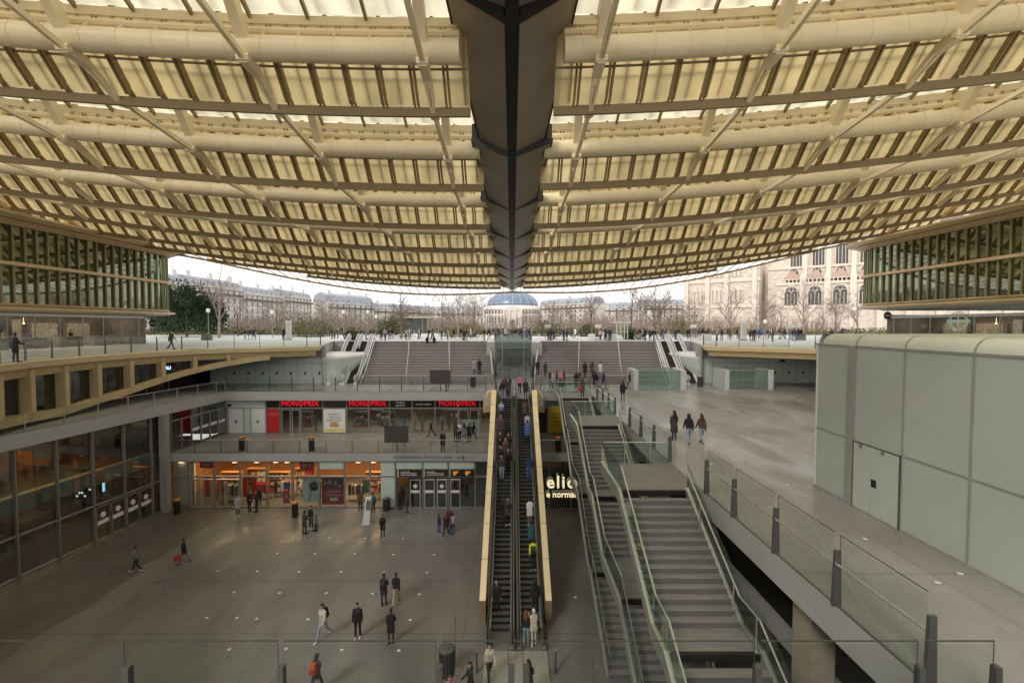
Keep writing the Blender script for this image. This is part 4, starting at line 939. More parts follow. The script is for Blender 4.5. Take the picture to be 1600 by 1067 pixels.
for i, p in enumerate((275, 360, 395, 425, 443, 556, 580, 601)):
    q = MB(); q.lathe((X3(p), YW + .75, -9.3), [(.24, 0), (.16, .12), (.05, .17)], 10); q.build('ceiling_lamp', emit('warm_lamp', (1, .72, .38), 5), shop)
for x in (-25.5, -20.5, -15.5, -11.5): area('shop_light', (x, YW + 3.2, z3t - .25), 3.5, 4, 210, (1, .66, .36))
area('hall_light', (-5.5, YW + 2.6, z3t - .25), 4, 3, 45, (1, .8, .6))
# items inside the lower shop
def shelf(name, label, x, y, z, w, h, dpt, m, cols, seed=1):
    t = thing(name, label, 'shelf', (x, y, z)); rr = random.Random(seed)
    q = MB(); q.box(x - w / 2, x + w / 2, y + dpt - .04, y + dpt, z, z + h); q.box(x - w / 2, x - w / 2 + .04, y, y + dpt - .04, z, z + h); q.box(x + w / 2 - .04, x + w / 2, y, y + dpt - .04, z, z + h); q.build('carcass', m, t)
    n = max(2, int(h / .45))
    for i in range(n):
        zz = z + .1 + (h - .15) * i / (n - 1); q = MB(); q.box(x - w / 2 + .045, x + w / 2 - .045, y + .01, y + dpt - .045, zz, zz + .03); q.build('shelf_board', m, t)
    q = MB(); mi = 0
    for i in range(n - 1):
        zz = z + .132 + (h - .15) * i / (n - 1); xx = x - w / 2 + .1
        while xx < x + w / 2 - .25:
            ww = rr.uniform(.1, .24); q.box(xx, xx + ww, y + .05, y + dpt - .08, zz, zz + rr.uniform(.15, .32), rr.randrange(len(cols))); xx += ww + rr.uniform(.02, .1)
    q.build('stock', [mat('stock_' + c, v, .5) for c, v in cols], t)['kind'] = 'stuff'
    return t
CS = [('red', (.5, .04, .03)), ('cream', (.6, .5, .35)), ('ochre', (.5, .25, .05)), ('dark', (.05, .04, .04)), ('white', (.7, .7, .68))]
for i, (p, lab) in enumerate(((318, 'stocked shelf behind the first shop doors at the left'), (352, 'stocked shelf between the lower shop doors and the red flags'), (400, 'shelf of small goods behind the group in grey and black'), (436, 'shelf of goods left of the fan poster'), (566, 'shelf of goods right of the red poster'))):
    shelf('display_shelf', lab, X3(p), YW + 3.6 + (i % 2), z3, 1.9, 1.9, .5, M_wood, CS, i)
for i, (p, m_, lab) in enumerate(((340, 'black', 'dark clothes rack inside the lower shop behind the doors'), (385, 'red', 'red clothes rack inside the lower shop'), (425, 'white', 'pale clothes rack inside the lower shop window'), (545, 'black', 'dark clothes rack right of the red sale poster'), (590, 'cream', 'cream clothes rack by the opal panel'), (470, 'ochre', 'ochre clothes rack behind the fan poster'))):
    x = X3(p); y = YW + 1.8 + .5 * (i % 3); t = thing('clothes_rack', lab, 'rack', (x, y, z3)); q = MB()
    q.tube([(x - .7, y, z3), (x - .7, y, z3 + 1.5), (x + .7, y, z3 + 1.5), (x + .7, y, z3)], .025, 6); q.box(x - .75, x + .75, y - .25, y + .25, z3 + .05, z3 + .09); q.build('frame', M_steel, t)
    rr = random.Random(p); q = MB()
    for j in range(11):
        xx = x - .62 + j * .12; q.hexa([(xx, y - .24, z3 + rr.uniform(.4, .7)), (xx + .07, y - .24, z3 + .55), (xx + .07, y + .24, z3 + .55), (xx, y + .24, z3 + .5), (xx, y - .18, z3 + 1.38), (xx + .05, y - .18, z3 + 1.38), (xx + .05, y + .18, z3 + 1.38), (xx, y + .18, z3 + 1.38)], rr.randrange(2))
    q.build('hanging_clothes', [MATS['stock_' + m_.replace('black', 'dark')], MATS['stock_' + rr.choice(('dark', 'white', 'red'))]], t)
def poster(label, x0, x1, y, z0, z1, m, lines=(), cat='poster', name='poster'):
    t = thing(name, label, cat, ((x0 + x1) / 2, y, z0)); q = MB(); q.box(x0, x1, y, y + .03, z0, z1); q.build('board', m, t)
    for s_, size, zz, tm in lines: text('lettering', s_, size, ((x0 + x1) / 2, y - .008, zz), tm, t, ext=.004)
    return t
M_wt = mat('white_lettering', (.8, .8, .78), .5); M_bt = mat('black_lettering', (.02, .02, .02), .5)
po = poster('pale poster with a blue pedestal fan in the lower shop window', X3(468), X3(495), Y3 + .3, z3 + .35, -10.5, mat('pale_blue_poster', (.62, .66, .68), .4))
q = MB(); xx = X3(483); q.tube([(xx + .15, Y3 + .28, -11.25), (xx + .15, Y3 + .26, -11.25)], .42, 18, 0); q.tube([(xx + .15, Y3 + .26, -11.25), (xx + .15, Y3 + .25, -11.25)], .28, 18, 1); q.beam((xx - .1, Y3 + .27, -11.5), (xx - .25, Y3 + .27, -12.45), .08, .02, 2); q.build('fan_picture', [mat('fan_blue', (.03, .12, .35), .4), M_black, mat('fan_sky', (.15, .4, .7), .4)], po)
po = poster('large dark red sale poster in the lower shop window', X3(497) + .06, X3(537) - .06, Y3 + .3, z3 + .15, -10.5, mat('crimson_poster', (.33, .012, .03), .4), [('LA DEUXIEME VIE', .15, -11.75, M_wt), ('RECOMMENCE ICI', .15, -12.05, M_wt)])
q = MB(); q.box(X3(497) + .07, X3(537) - .07, Y3 + .285, Y3 + .298, -11.5, -10.52, 0)
for i in range(14): 
    xx = X3(500) + rnd.uniform(.1, 1.7); zz = rnd.uniform(-11.35, -10.75); q.lathe((xx, Y3 + .27, zz), [(.02, -.12), (.12, -.03), (.1, .08), (.02, .13)], 8, rnd.choice((1, 2, 3)))
q.box(X3(511), X3(523), Y3 + .285, Y3 + .298, -12.5, -12.25, 4); q.build('picture', [mat('plum', (.10, .03, .05), .5), mat('pink_grey', (.4, .3, .3), .5), mat('plum2', (.2, .08, .1), .5), mat('slate', (.15, .15, .17), .5), M_white], po)
poster('small blue notice hung above a red one in the orange window', X3(438), X3(447), Y3 + .3, -11.5, -10.95, mat('blue_notice', (.05, .12, .30), .4))
poster('small red notice with white lettering in the orange window', X3(437), X3(447), Y3 + .3, -12.75, -11.65, mat('red_notice', (.55, .05, .04), .4), [('A', .5, -12.2, M_wt)])
poster('green and red notice in the glazing right of the red poster', X3(563), X3(575), Y3 + .3, -11.8, -10.75, mat('green_notice', (.10, .2, .10), .4))
sg = thing('hanging_sign', 'red shop sign with white letters hung at the ceiling over the first doors', 'sign', (X3(316), YW + .5, -9.6)); q = MB(); q.box(X3(306), X3(326), YW + .55, YW + .6, -9.75, -9.2); q.build('board', M_red, sg); text('lettering', 'SALE', .34, (X3(316), YW + .54, -9.47), M_wt, sg, ext=.004)
sg = thing('hanging_sign', 'red shop sign with white letters hung behind the glass above the orange window', 'sign', (X3(475), YW + .5, -9.6)); q = MB(); q.box(X3(464), X3(487), YW + .55, YW + .6, -9.95, -9.15); q.build('board', M_red, sg); text('lettering', 'N°1', .42, (X3(475), YW + .54, -9.55), M_wt, sg, ext=.004)
for p, lab in ((303, 'red banner standing by the left door'), (365, 'red banner beside the open door'), (380, 'tall red banner behind the mullion')):
    poster(lab, X3(p) - .2, X3(p) + .2, YW + 1.6, z3 + .4, z3 + 2.3, M_red, name='banner', cat='banner')
for a, c, lab in ((623, 658, 'black direction board over the first hall door'), (664, 700, 'black direction board over the middle hall doors'), (704, 741, 'black direction board with orange marks over the last hall door')):
    s_ = thing('direction_board', lab, 'sign', ((X3(a) + X3(c)) / 2, Y3 - .2, -10.3)); q = MB(); q.box(X3(a), X3(c), Y3 - .2, Y3 - .1, -10.28, -9.74); q.build('board', mat('black_sign_board', (.03, .028, .025), .4), s_)
    q = MB(); q.box(X3(a) - .12, X3(a) - .01, Y3 - .18, Y3 - .12, -10.28, -9.74); q.build('edge', mat('straw_edge', (.5, .47, .3), .5), s_)
    if a == 704:
        for u in (708, 727):
            q = MB()
            for j in range(3): q.box(X3(u), X3(u + 8 - 2 * j), Y3 - .21, Y3 - .202, -9.93 - .12 * j, -9.87 - .12 * j)
            q.build('orange_mark', emit('orange_sign', (1., .4, .05), .7), s_)
    else:
        q = MB(); rr = random.Random(a)
        for j in range(3):
            u = a + 3
            while u < c - 8: 
                w_ = rr.uniform(1, 3.5)
                if j != 0 or u < a + 14: q.box(X3(u), X3(u + w_), Y3 - .21, Y3 - .202, -9.93 - .13 * j, -9.88 - .13 * j)
                u += w_ + .8
        q.build('printed_line', M_wt, s_)
# lettering on the gallery slab
sl = thing('slab_sign', 'grey lettering with an arrow on the gallery slab above the hall doors', 'sign', (X3(672), YW - .02, -8.7))
q = MB(); q.box(X3(618), X3(742), YW - .03, YW - .004, -8.98, -8.40); q.build('panel', mat('pale_grey_panel', (.33, .33, .32), .5), sl)
text('lettering', 'ACCÈS MONOPRIX : PAR LES ESCALIERS', .30, (X3(661), YW - .035, -8.69), mat('slate_lettering', (.09, .09, .09), .5), sl, ext=.003, bold=.004, sx=.92)
q = MB(); xa, xb = X3(714), X3(726); q.box(xa, xb, YW - .045, YW - .035, -8.72, -8.67); q.beam((xb - .2, YW - .04, -8.52), (xb, YW - .04, -8.69), .01, .06, up=(0, 0, 1)); q.beam((xb - .2, YW - .04, -8.87), (xb, YW - .04, -8.70), .01, .06); q.build('arrow', M_bt, sl)

# right of the escalators: shop with the large light letters
sh = thing('corner_shopfront', 'dim shop with large cream letters right of the central escalators', 'shopfront', (4, YW, LV3))
q = MB(); q.box(1.9, 24, YW + 6, YW + 6.2, z3, z3t); q.build('back_wall', M_dark, sh)
for x in (1.95, 3.1, 4.9, 6.8, 9, 12, 15): 
    q = MB(); q.box(x - .05, x + .05, Y3 - .05, Y3 + .05, z3, z3t); q.build('mullion', M_grey, sh)
q = MB(); q.box(1.9, 24, Y3, Y3 + .01, z3, z3t); q.build('glazing', M_gd, sh)
M_neon = emit('cream_letters', (1, .84, .50), .72)
text('lettering', 'elio', 1.42, (X3(877), YW - .12, -10.75), M_neon, sh, ext=.05, bold=.02, spacing=1.18)
text('lettering', 'e normal.', .68, (X3(878), YW - .12, -11.75), M_neon, sh, ext=.04, bold=.015)
for i in range(5):
    x = 2.4 + 1.0 * i; q = MB(); q.box(x, x + .85, YW + 1.2, YW + 1.7, -10.0, -9.3); q.build('shop_box', mat('rust_box', (.30, .13, .06), .6, amt=.5, scale=3), sh)
area('shop_light', (4.5, YW + 1.4, z3t - .2), 4, 1.5, 16, (1, .7, .4))

# ------------------------------------------------------------------ upper row of shops on the gallery
z2, z2t = LV2, -5.05
up = thing('gallery_shopfront', 'long shopfront with red lit signs on the middle gallery', 'shopfront', (-10, YS2, LV2))
mu = [416, 438, 471, 505, 542, 576, 609, 644, 680, 716, 750, 772]
for p in mu:
    q = MB(); x = X2(p); q.box(x - .05, x + .05, YS2 - .07, YS2 + .07, z2, z2t); q.build('mullion', M_grey, up)
q = MB(); q.box(X2(416), X2(772), YS2 - .05, YS2 + .05, -5.98, -5.86); q.build('transom', M_grey, up)
q = MB(); q.box(X2(438), X2(772), YS2 - .01, YS2 + .005, z2, -5.98); q.build('glazing', M_gs, up)
q = MB(); q.box(X2(416), X2(772), YS2 + .02, YS2 + .06, -5.86, z2t); q.build('fascia', mat('dark_fascia', (.035, .03, .028), .25, amt=.3, scale=.6), up)
M_rl = emit('red_letters', (1, .012, .03), .7)
for a, c in ((440, 500), (545, 605), (685, 745)):
    text('sign_lettering', 'MONOPRIX', .66, ((X2(a) + X2(c)) / 2, YS2 - .12, -5.45), M_rl, up, ext=.04, bold=-.004, spacing=1.06, sx=(X2(c) - X2(a)) / 3.75)
q = MB(); q.box(X2(330), X2(772), YS2 + 8, YS2 + 8.2, z2, z2t); q.build('back_wall', mat('brown_shop_wall', (.20, .12, .07), .6, amt=.5, scale=.8), up)
for i in range(12):
    q = MB(); x = X2(442) + i * 1.75; q.lathe((x, YS2 + 1.2 + (i % 3), z2t - .12), [(.09, 0), (.08, .1)], 8); q.build('spot_lamp', emit('warm_lamp', (1, .72, .38), 5), up)
for x in (-20, -14.5, -9, -4.5): area('shop_light', (x, YS2 + 2.6, z2t - .2), 3.5, 3, 55, (1, .76, .52))
text('sign_lettering', 'TABLE', .34, (X2(626), YS2 - .08, -5.36), M_wt, up, ext=.01); text('sign_lettering', 'SECRETE', .22, (X2(626), YS2 - .08, -5.64), M_wt, up, ext=.01); text('sign_lettering', 'mode enfant', .3, (X2(662), YS2 - .08, -5.5), M_wt, up, ext=.01)
# door frames of the gallery shops
for a, c in ((441, 455), (457, 470), (716, 732), (734, 748)):
    q = MB(); xa, xc = X2(a), X2(c); y = YS2 - .12
    for u, v in ((xa, xa + .08), (xc - .08, xc)): q.box(u, v, y - .03, y + .03, z2, z2 + 2.35)
    q.box(xa + .08, xc - .08, y - .03, y + .03, z2 + 2.26, z2 + 2.35); q.build('door', M_rail, up)
q = MB(); q.box(X2(717), X2(749), YS2 + .3, YS2 + .34, z2, z2 + 1.25); q.build('counter_front', M_white, up)
# white service doors
sv = thing('service_doors', 'white panel wall with grey framed service doors left of the red shop panel', 'door', (X2(372), YS2, LV2))
q = MB(); q.box(X2(320), X2(416), YS2 - .02, YS2 + .1, z2, z2t); q.build('wall', M_kiosk, sv)
for p in (357, 381, 392): 
    q = MB(); q.box(X2(p) - .05, X2(p) + .05, YS2 - .05, YS2 - .02, z2, z2 + 2.4); q.build('joint_strip', M_podj, sv)
for a, c in ((357, 381), (392, 414)):
    q = MB(); q.box(X2(a) + .06, X2(c) - .06, YS2 - .045, YS2 - .02, z2 + .05, z2 + 2.35); d = q.build('door', M_white, sv)
    q = MB(); q.box((X2(a) + X2(c)) / 2 - .08, (X2(a) + X2(c)) / 2 + .08, YS2 - .08, YS2 - .045, z2 + 1.0, z2 + 1.25); q.build('handle', M_black, d)
q = MB(); q.box(X2(320), X2(416), YS2 - .04, YS2 - .02, z2 + 2.4, z2 + 2.5); q.build('joint_strip', M_podj, sv)
q = MB(); q.box(X2(356), X2(362), YS2 - .06, YS2 - .02, z2 + 2.6, z2 + 2.85); q.build('number_plate', M_black, sv)
poster('narrow red panel at the left end of the gallery shops', X2(417) + .06, X2(437) - .03, YS2 - .06, z2 + .08, -6.0, M_red, [('SOLDES', .26, -6.5, mat('gold_lettering', (.6, .3, .12), .5))], 'panel', 'red_panel')
po = poster('white food poster with a burger picture on the gallery', X2(506), X2(540), YS2 - .1, z2 + .08, -5.98, mat('white_poster', (.74, .75, .74), .4), [("L'APPETIT", .26, -6.5, M_bt), ('VIENT EN', .26, -6.8, M_bt), ('MARCHANT', .26, -7.08, M_bt)])
q = MB(); xx = (X2(506) + X2(540)) / 2
for z, r_, mi in ((-7.72, .46, 0), (-7.62, .5, 1), (-7.54, .48, 2), (-7.42, .44, 0), (-7.34, .3, 0)): q.lathe((xx, YS2 - .1, z), [(r_ * .9, 0), (r_, .05), (r_ * .85, .1)], 14, mi)
q.v = [(x, YS2 - .1 + (y - YS2 + .1) * .04 - .02, z) for x, y, z in q.v]
q.box(X2(507), X2(539), YS2 - .108, YS2 - .1, z2 + .16, z2 + .42, 3); q.build('food_picture', [mat('bun', (.62, .3, .1), .5), mat('ham', (.6, .2, .15), .5), mat('salad', (.3, .4, .1), .5), mat('mustard', (.7, .6, .15), .5)], po)
sy = thing('yellow_poster', 'tall yellow poster with black lettering right of the escalators', 'poster', (X2(868), YS2 - .1, LV2))
q = MB(); q.box(X2(858), X2(881), YS2 - .1, YS2 - .05, z2 + .05, -5.75); q.build('board', mat('yellow_board', (.62, .43, .02), .4), sy)
for s_, zz in (('VOTRE', -6.5), ('NOUVELLE', -6.85), ('ADRESSE', -7.2), ('ARRIVE', -7.55)): text('lettering', s_, .26, ((X2(858) + X2(881)) / 2, YS2 - .108, zz), M_bt, sy, ext=.003, sx=.8)
rw = thing('gallery_wall', 'pale panel wall behind the yellow poster', 'wall', (4.5, YS2, LV2)); q = MB(); q.box(X2(836), 24, YS2 - .02, YS2 + .1, z2, z2t); q.build('wall', mat('grey_panel_wall', (.28, .28, .27), .5), rw)
q = MB(); q.box(X2(838), X2(855), YS2 - .06, YS2 - .021, z2 + .05, z2 + 2.4); q.build('dark_window', M_dark, rw)
# mannequins
def mannequin(label, px, m):
    x = X2(px); y = YS2 + .9; t = thing('mannequin', label, 'mannequin', (x, y, z2 + .1))
    q = MB(); q.lathe((x, y, z2 + .1), [(.25, 0), (.25, .03)], 12); q.build('stand', M_steel, t)
    q = MB(); q.lathe((x, y, z2 + .12), [(.05, 0), (.06, .1), (.13, .45), (.19, .75), (.15, .98), (.2, 1.2), (.17, 1.36), (.06, 1.44), (.05, 1.5), (.085, 1.58), (.09, 1.68), (.04, 1.76)], 12)
    q.tube([(x - .2, y, z2 + 1.48), (x - .26, y - .03, z2 + 1.2), (x - .24, y - .1, z2 + .95)], [.055, .05, .035], 8); q.tube([(x + .2, y, z2 + 1.48), (x + .26, y - .03, z2 + 1.2), (x + .24, y - .1, z2 + .95)], [.055, .05, .035], 8)
    q.build('body', m, t, smooth=True)
mannequin('dark coated mannequin behind the gallery door glass', 487, mat('brown_coat', (.10, .07, .06), .8)); mannequin('blue dressed mannequin in the gallery window', 627, mat('blue_dress', (.10, .14, .22), .8)); mannequin('beige dressed mannequin in the gallery window', 645, mat('beige_dress', (.42, .36, .28), .8)); mannequin('grey dressed mannequin beside the dark mullion', 657, mat('grey_dress', (.2, .2, .2), .8))
for i, (p, lab) in enumerate(((552, 'stocked rack in the gallery window right of the food poster'), (570, 'low stocked rack behind the gallery glass'), (594, 'stocked rack near the middle of the gallery window'), (700, 'stocked rack behind the last gallery doors'), (456, 'stocked rack behind the first gallery doors'))):
    shelf('display_shelf', lab, X2(p), YS2 + 2.6 + (i % 2), z2, 1.5, 1.6, .5, M_grey, CS, 20 + i)

# ------------------------------------------------------------------ backs of two hanging screens
for a, c, y0_, y1_, Yq, lab in ((672, 704, 579, 600, 43.45, 'back of a dark flat screen on the upper walkway balustrade'), (601, 637.5, 666, 691, 36.9, 'back of a dark flat screen on the middle gallery balustrade')):
    p0, p1 = at(a, y1_, Y=Yq), at(c, y0_, Y=Yq); t = thing('screen_housing', lab, 'screen', (p0.x, Yq, p0.z))
    q = MB(); q.box(p0.x, p1.x, Yq - .08, Yq + .12, p0.z, p1.z); q.build('housing', mat('dark_screen_back', (.055, .048, .042), .5), t)
    q = MB(); q.box(p0.x - .03, p1.x + .03, Yq - .1, Yq + .02, p1.z, p1.z + .04); q.build('top_trim', M_black, t)
    q = MB(); q.tube([((p0.x + p1.x) / 2, Yq + .2, p0.z - .7), ((p0.x + p1.x) / 2, Yq + .2, p1.z - .3)], .05, 8); q.build('mount', M_post, t)

# ------------------------------------------------------------------ bollards, bins, floor lights, totem
def bollard0():
    t = thing('bollard', 'black bollard with orange top', 'bollard', (0, 0, 0), local=True)
    q = MB(); q.lathe((0, 0, 0), [(.24, 0), (.24, .03), (.22, .05), (.22, 1.02), (.2, 1.04)], 14); q.build('body', M_black, t, smooth='auto', local=True)
    q = MB(); q.lathe((0, 0, 1.04), [(.2, 0), (.22, .02), (.22, .12), (.12, .15)], 14); q.build('cap', mat('orange_cap', (.6, .22, .05), .5), t, smooth='auto', local=True)
    return t
b0 = bollard0()
for i, (px, py, z, lab) in enumerate(((277, 802, LV3, 'black orange topped bollard beside the left corner column'), (461, 807, LV3, 'black orange topped bollard before the orange shop window'), (378, 704, LV2, 'black orange topped bollard by the white service doors'), (487, 704, LV2, 'black orange topped bollard below the first red sign'), (872, 704, LV2, 'black orange topped bollard under the yellow poster'))):
    o = b0 if i == 0 else copy_tree(b0); place(o, at(px, py, z=z), 0, (1.05, 1.05, 1.02), lab, 'black bollards with orange tops')
def bin_(label, px, py, z, s=1.):
    p = at(px, py, z=z); t = thing('litter_bin', label, 'bin', tuple(p)); q = MB(); x, y, zz = p
    for i in range(16):
        a = math.pi * 2 * i / 16; q.beam((x + .27 * s * math.cos(a), y + .27 * s * math.sin(a), zz + .05), (x + .29 * s * math.cos(a), y + .29 * s * math.sin(a), zz + .95 * s), .06, .02, up=(math.cos(a), math.sin(a), 0))
    q.lathe(p, [(.28 * s, 0), (.28 * s, .06)], 16); q.lathe((x, y, zz + .95 * s), [(.31 * s, 0), (.32 * s, .05), (.30 * s, .07)], 16); q.build('body', mat('bin_grey', (.06, .062, .062), .5, .3), t)
    q = MB(); q.lathe((x, y, zz + .06), [(.22 * s, 0), (.24 * s, .85 * s)], 12); q.build('liner', mat('bin_liner', (.12, .12, .12), .4), t)
    q = MB(); q.lathe((x, y, zz + 1.02 * s), [(.3 * s, 0), (.2 * s, .05), (.08 * s, .06)], 16); q.build('lid', M_post, t)
bin_('round slatted litter bin by the hall doors', 604, 797, LV3); bin_('round slatted litter bin near the foot of the escalators', 698, 1053, LV3, 1.15); bin_('grey litter bin at the foot of the left wide stairs', 739, 604, LV1); bin_('grey litter bin beside the right escalator foot', 1094, 604, LV1)
p = at(711, 1049, z=LV3); t = thing('barrier_post', 'thin barrier post on a round base near the litter bin', 'post', tuple(p))
q = MB(); q.lathe(p, [(.26, 0), (.26, .03), (.06, .06)], 18); q.build('base', M_steel, t); q = MB(); q.tube([p, p + Vector((0, 0, 2.55))], .03, 8); q.build('pole', M_grey, t)
for px, py in ((745, 1050), (868, 1050)):
    p = at(px, py, z=LV3); t = thing('guard_post', 'short steel guard post ' + ('left' if px < 800 else 'right') + ' of the escalator landing', 'post', tuple(p)); q = MB(); q.box(p.x - .04, p.x + .04, p.y - .06, p.y + .06, LV3, LV3 + .95); q.build('post', M_post, t); q = MB(); q.box(p.x - .045, p.x + .045, p.y - .065, p.y + .065, LV3 + .95, LV3 + .98); q.build('cap', M_steel, t)
p = at(573, 820, z=LV3); t = thing('information_totem', 'white slanted information totem standing on the court floor', 'totem', tuple(p))
q = MB(); q.box(p.x - .45, p.x + .45, p.y - .3, p.y + .3, LV3, LV3 + .05); q.build('base', M_grey, t)
q = MB(); q.hexa([(p.x - .3, p.y - .12, LV3 + .05), (p.x + .22, p.y - .12, LV3 + .05), (p.x + .22, p.y + .12, LV3 + .05), (p.x - .3, p.y + .12, LV3 + .05), (p.x - .05, p.y - .1, LV3 + 2.1), (p.x + .42, p.y - .1, LV3 + 2.2), (p.x + .42, p.y + .1, LV3 + 2.2), (p.x - .05, p.y + .1, LV3 + 2.1)]); q.build('panel', M_white, t)
q = MB(); q.hexa([(p.x - .02, p.y - .135, LV3 + 1.2), (p.x + .3, p.y - .135, LV3 + 1.2), (p.x + .3, p.y - .12, LV3 + 1.2), (p.x - .02, p.y - .12, LV3 + 1.2), (p.x + .06, p.y - .125, LV3 + 1.95), (p.x + .36, p.y - .125, LV3 + 1.95), (p.x + .36, p.y - .11, LV3 + 1.95), (p.x + .06, p.y - .11, LV3 + 1.95)]); q.build('screen', mat('totem_screen', (.15, .16, .15), .3), t)
# recessed floor lights
lamp0 = None; k = 0
fl = [(433, 864), (492, 865), (554, 865), (615, 866), (678, 866), (402, 892), (467, 893), (533, 893), (600, 894), (667, 894), (437, 926), (510, 926), (582, 927), (655, 928), (401, 966), (481, 967), (641, 968), (447, 1013), (534, 1015), (623, 1016), (366, 925), (358, 1014), (370, 965), (323, 965), (340, 892), (458, 840), (515, 840), (571, 841), (630, 841), (1230, 758), (1188, 679), (1220, 697), (1262, 705), (1352, 842), (1500, 896), (1465, 910), (1111, 725), (899, 933), (1160, 680)]
for px, py in fl:
    z = LV3 if px < 1000 else LV1; p = at(px, py, z=z)
    q = None
    if lamp0 is None:
        q = MB(); q.lathe((0, 0, 0), [(.10, .001), (.10, .006), (.08, .008)], 12, 0); q.lathe((0, 0, .0085), [(.075, 0), (.06, .002)], 12, 1); lamp0 = q.build('floor_light', [M_steel, mat('pale_lens', (.8, .8, .78), .3)], local=True); o = lamp0
        tag(o, None, 'floor light', 'floor lights')
    else: o = lamp0.copy(); COL.objects.link(o)
    o.location = p + Vector((0, 0, .001))
    where = 'court floor' if z == LV3 else 'right walkway'
    o['label'] = f'pale round light set into the {where} among its twins'; o['group'] = f'floor lights in the {where}'
# black round signs on posts, and lettering on the right wing window
for px, py, Yq, lab in ((238, 505, 49, 'round black sign under the left pavilion lip'), (1387.5, 493, 47, 'round black sign under the right pavilion lip')):
    p = at(px, py, Y=Yq); t = thing('round_sign', lab, 'sign', tuple(p)); q = MB(); q.tube([p, p + Vector((0, .08, 0))], .4, 22); q.build('disc', M_black, t); text('lettering', 'brasserie', .16, (p.x, p.y - .012, p.z), M_wt, t, ext=.003)
    q = MB(); q.tube([(p.x, p.y + .04, p.z + .38), (p.x, p.y + .04, p.z + 1.05)], .03, 6); q.build('hanger', M_black, t)
p = at(1497, 502, X=44.2); t = thing('window_emblem', 'ring shaped white emblem on the right pavilion window', 'sign', tuple(p)); q = MB()
for r_ in (.95, .78):
    ring = [(p.x, p.y + r_ * math.cos(R(a)), p.z + r_ * math.sin(R(a))) for a in range(0, 361, 15)]; q.tube(ring, .045, 5)
q.box(p.x - .03, p.x + .03, p.y - 1.15, p.y + 1.15, p.z - .16, p.z + .16); q.tube([(p.x, p.y, p.z - .55), (p.x, p.y, p.z + .55)], .05, 5); q.build('ring', mat('mint_sign', (.55, .72, .66), .4), t)
# ------------------------------------------------------------------ trees
M_bark = mat('bark', (.13, .105, .085), .85, amt=.3, scale=6)
M_barkp = mat('pale_bark', (.27, .21, .16), .85, amt=.3, scale=6)
M_twig = mat('twigs', (.20, .155, .125), .9, amt=.25, scale=1)
M_twigp = mat('pinkish_twigs', (.255, .195, .165), .9, amt=.25, scale=1)
def bare_tree(name, seed, h, m1, m2, spread=.55, levels=4, dens=.9):
    r = random.Random(seed); tr = MB(); cr = MB()
    def branch(p, d, l, rad, lev):
        n = 4 if lev < 2 else 3; pts = [p]; rs = [rad]; dd = d.copy(); q = p.copy()
        for i in range(n):
            dd = (dd + Vector((r.uniform(-1, 1), r.uniform(-1, 1), r.uniform(-.25, .6))) * (.012 if lev == 0 else .16)).normalized(); q = q + dd * l / n; pts.append(q.copy()); rs.append(rad * (1 - .62 * (i + 1) / n))
        (tr if lev == 0 else cr).tube(pts, rs, 6 if lev == 0 else (5 if lev == 1 else 3), caps=False)
        if lev >= levels: return
        k = int((12 if lev == 0 else 5 if lev < 3 else 4) * dens + .5)
        for j in range(k):
            f = r.uniform(.33 if lev == 0 else .25, 1.0); i = min(n - 1, int(f * n)); t = f * n - i; b = pts[i].lerp(pts[i + 1], t)
            a = r.uniform(0, 6.28); side = Vector((math.cos(a), math.sin(a), 0)); dn = (dd * (1 - spread) + side * spread + Vector((0, 0, .12))).normalized()
            branch(b, dn, l * r.uniform(.42, .66) * (1.15 - .4 * f if lev == 0 else 1), max(.02, rs[i] * .55), lev + 1)
        branch(pts[-1], dd, l * .5, max(.02, rs[-1]), lev + 1)
    branch(Vector((0, 0, -.05)), Vector((r.uniform(-.02, .02), r.uniform(-.02, .02), 1)).normalized(), h * .58, h * .0165, 0)
    t = thing(name, 'x', 'tree', (0, 0, 0), local=True); tr.build('trunk', m1, t, local=True, smooth=True); cr.build('crown', m2, t, local=True)
    return t
protos = [bare_tree('bare_tree', 3, 11, M_bark, M_twig, .52, 4, .62), bare_tree('bare_tree', 8, 11, M_barkp, M_twigp, .5, 3, .8), bare_tree('bare_tree', 21, 11, M_bark, M_twigp, .62, 4, .8), bare_tree('bare_tree', 33, 11, M_barkp, M_twig, .5, 3, .75)]
used = [False] * 4
def put_tree(kind, px, Y, h, label, group=None, rz=None):
    o = protos[kind] if not used[kind] else copy_tree(protos[kind]); used[kind] = True
    X = (px - 800) / F * Y
    return place(o, (X, Y, 0), rnd.uniform(0, 6.28) if rz is None else rz, h / 11., label, group)
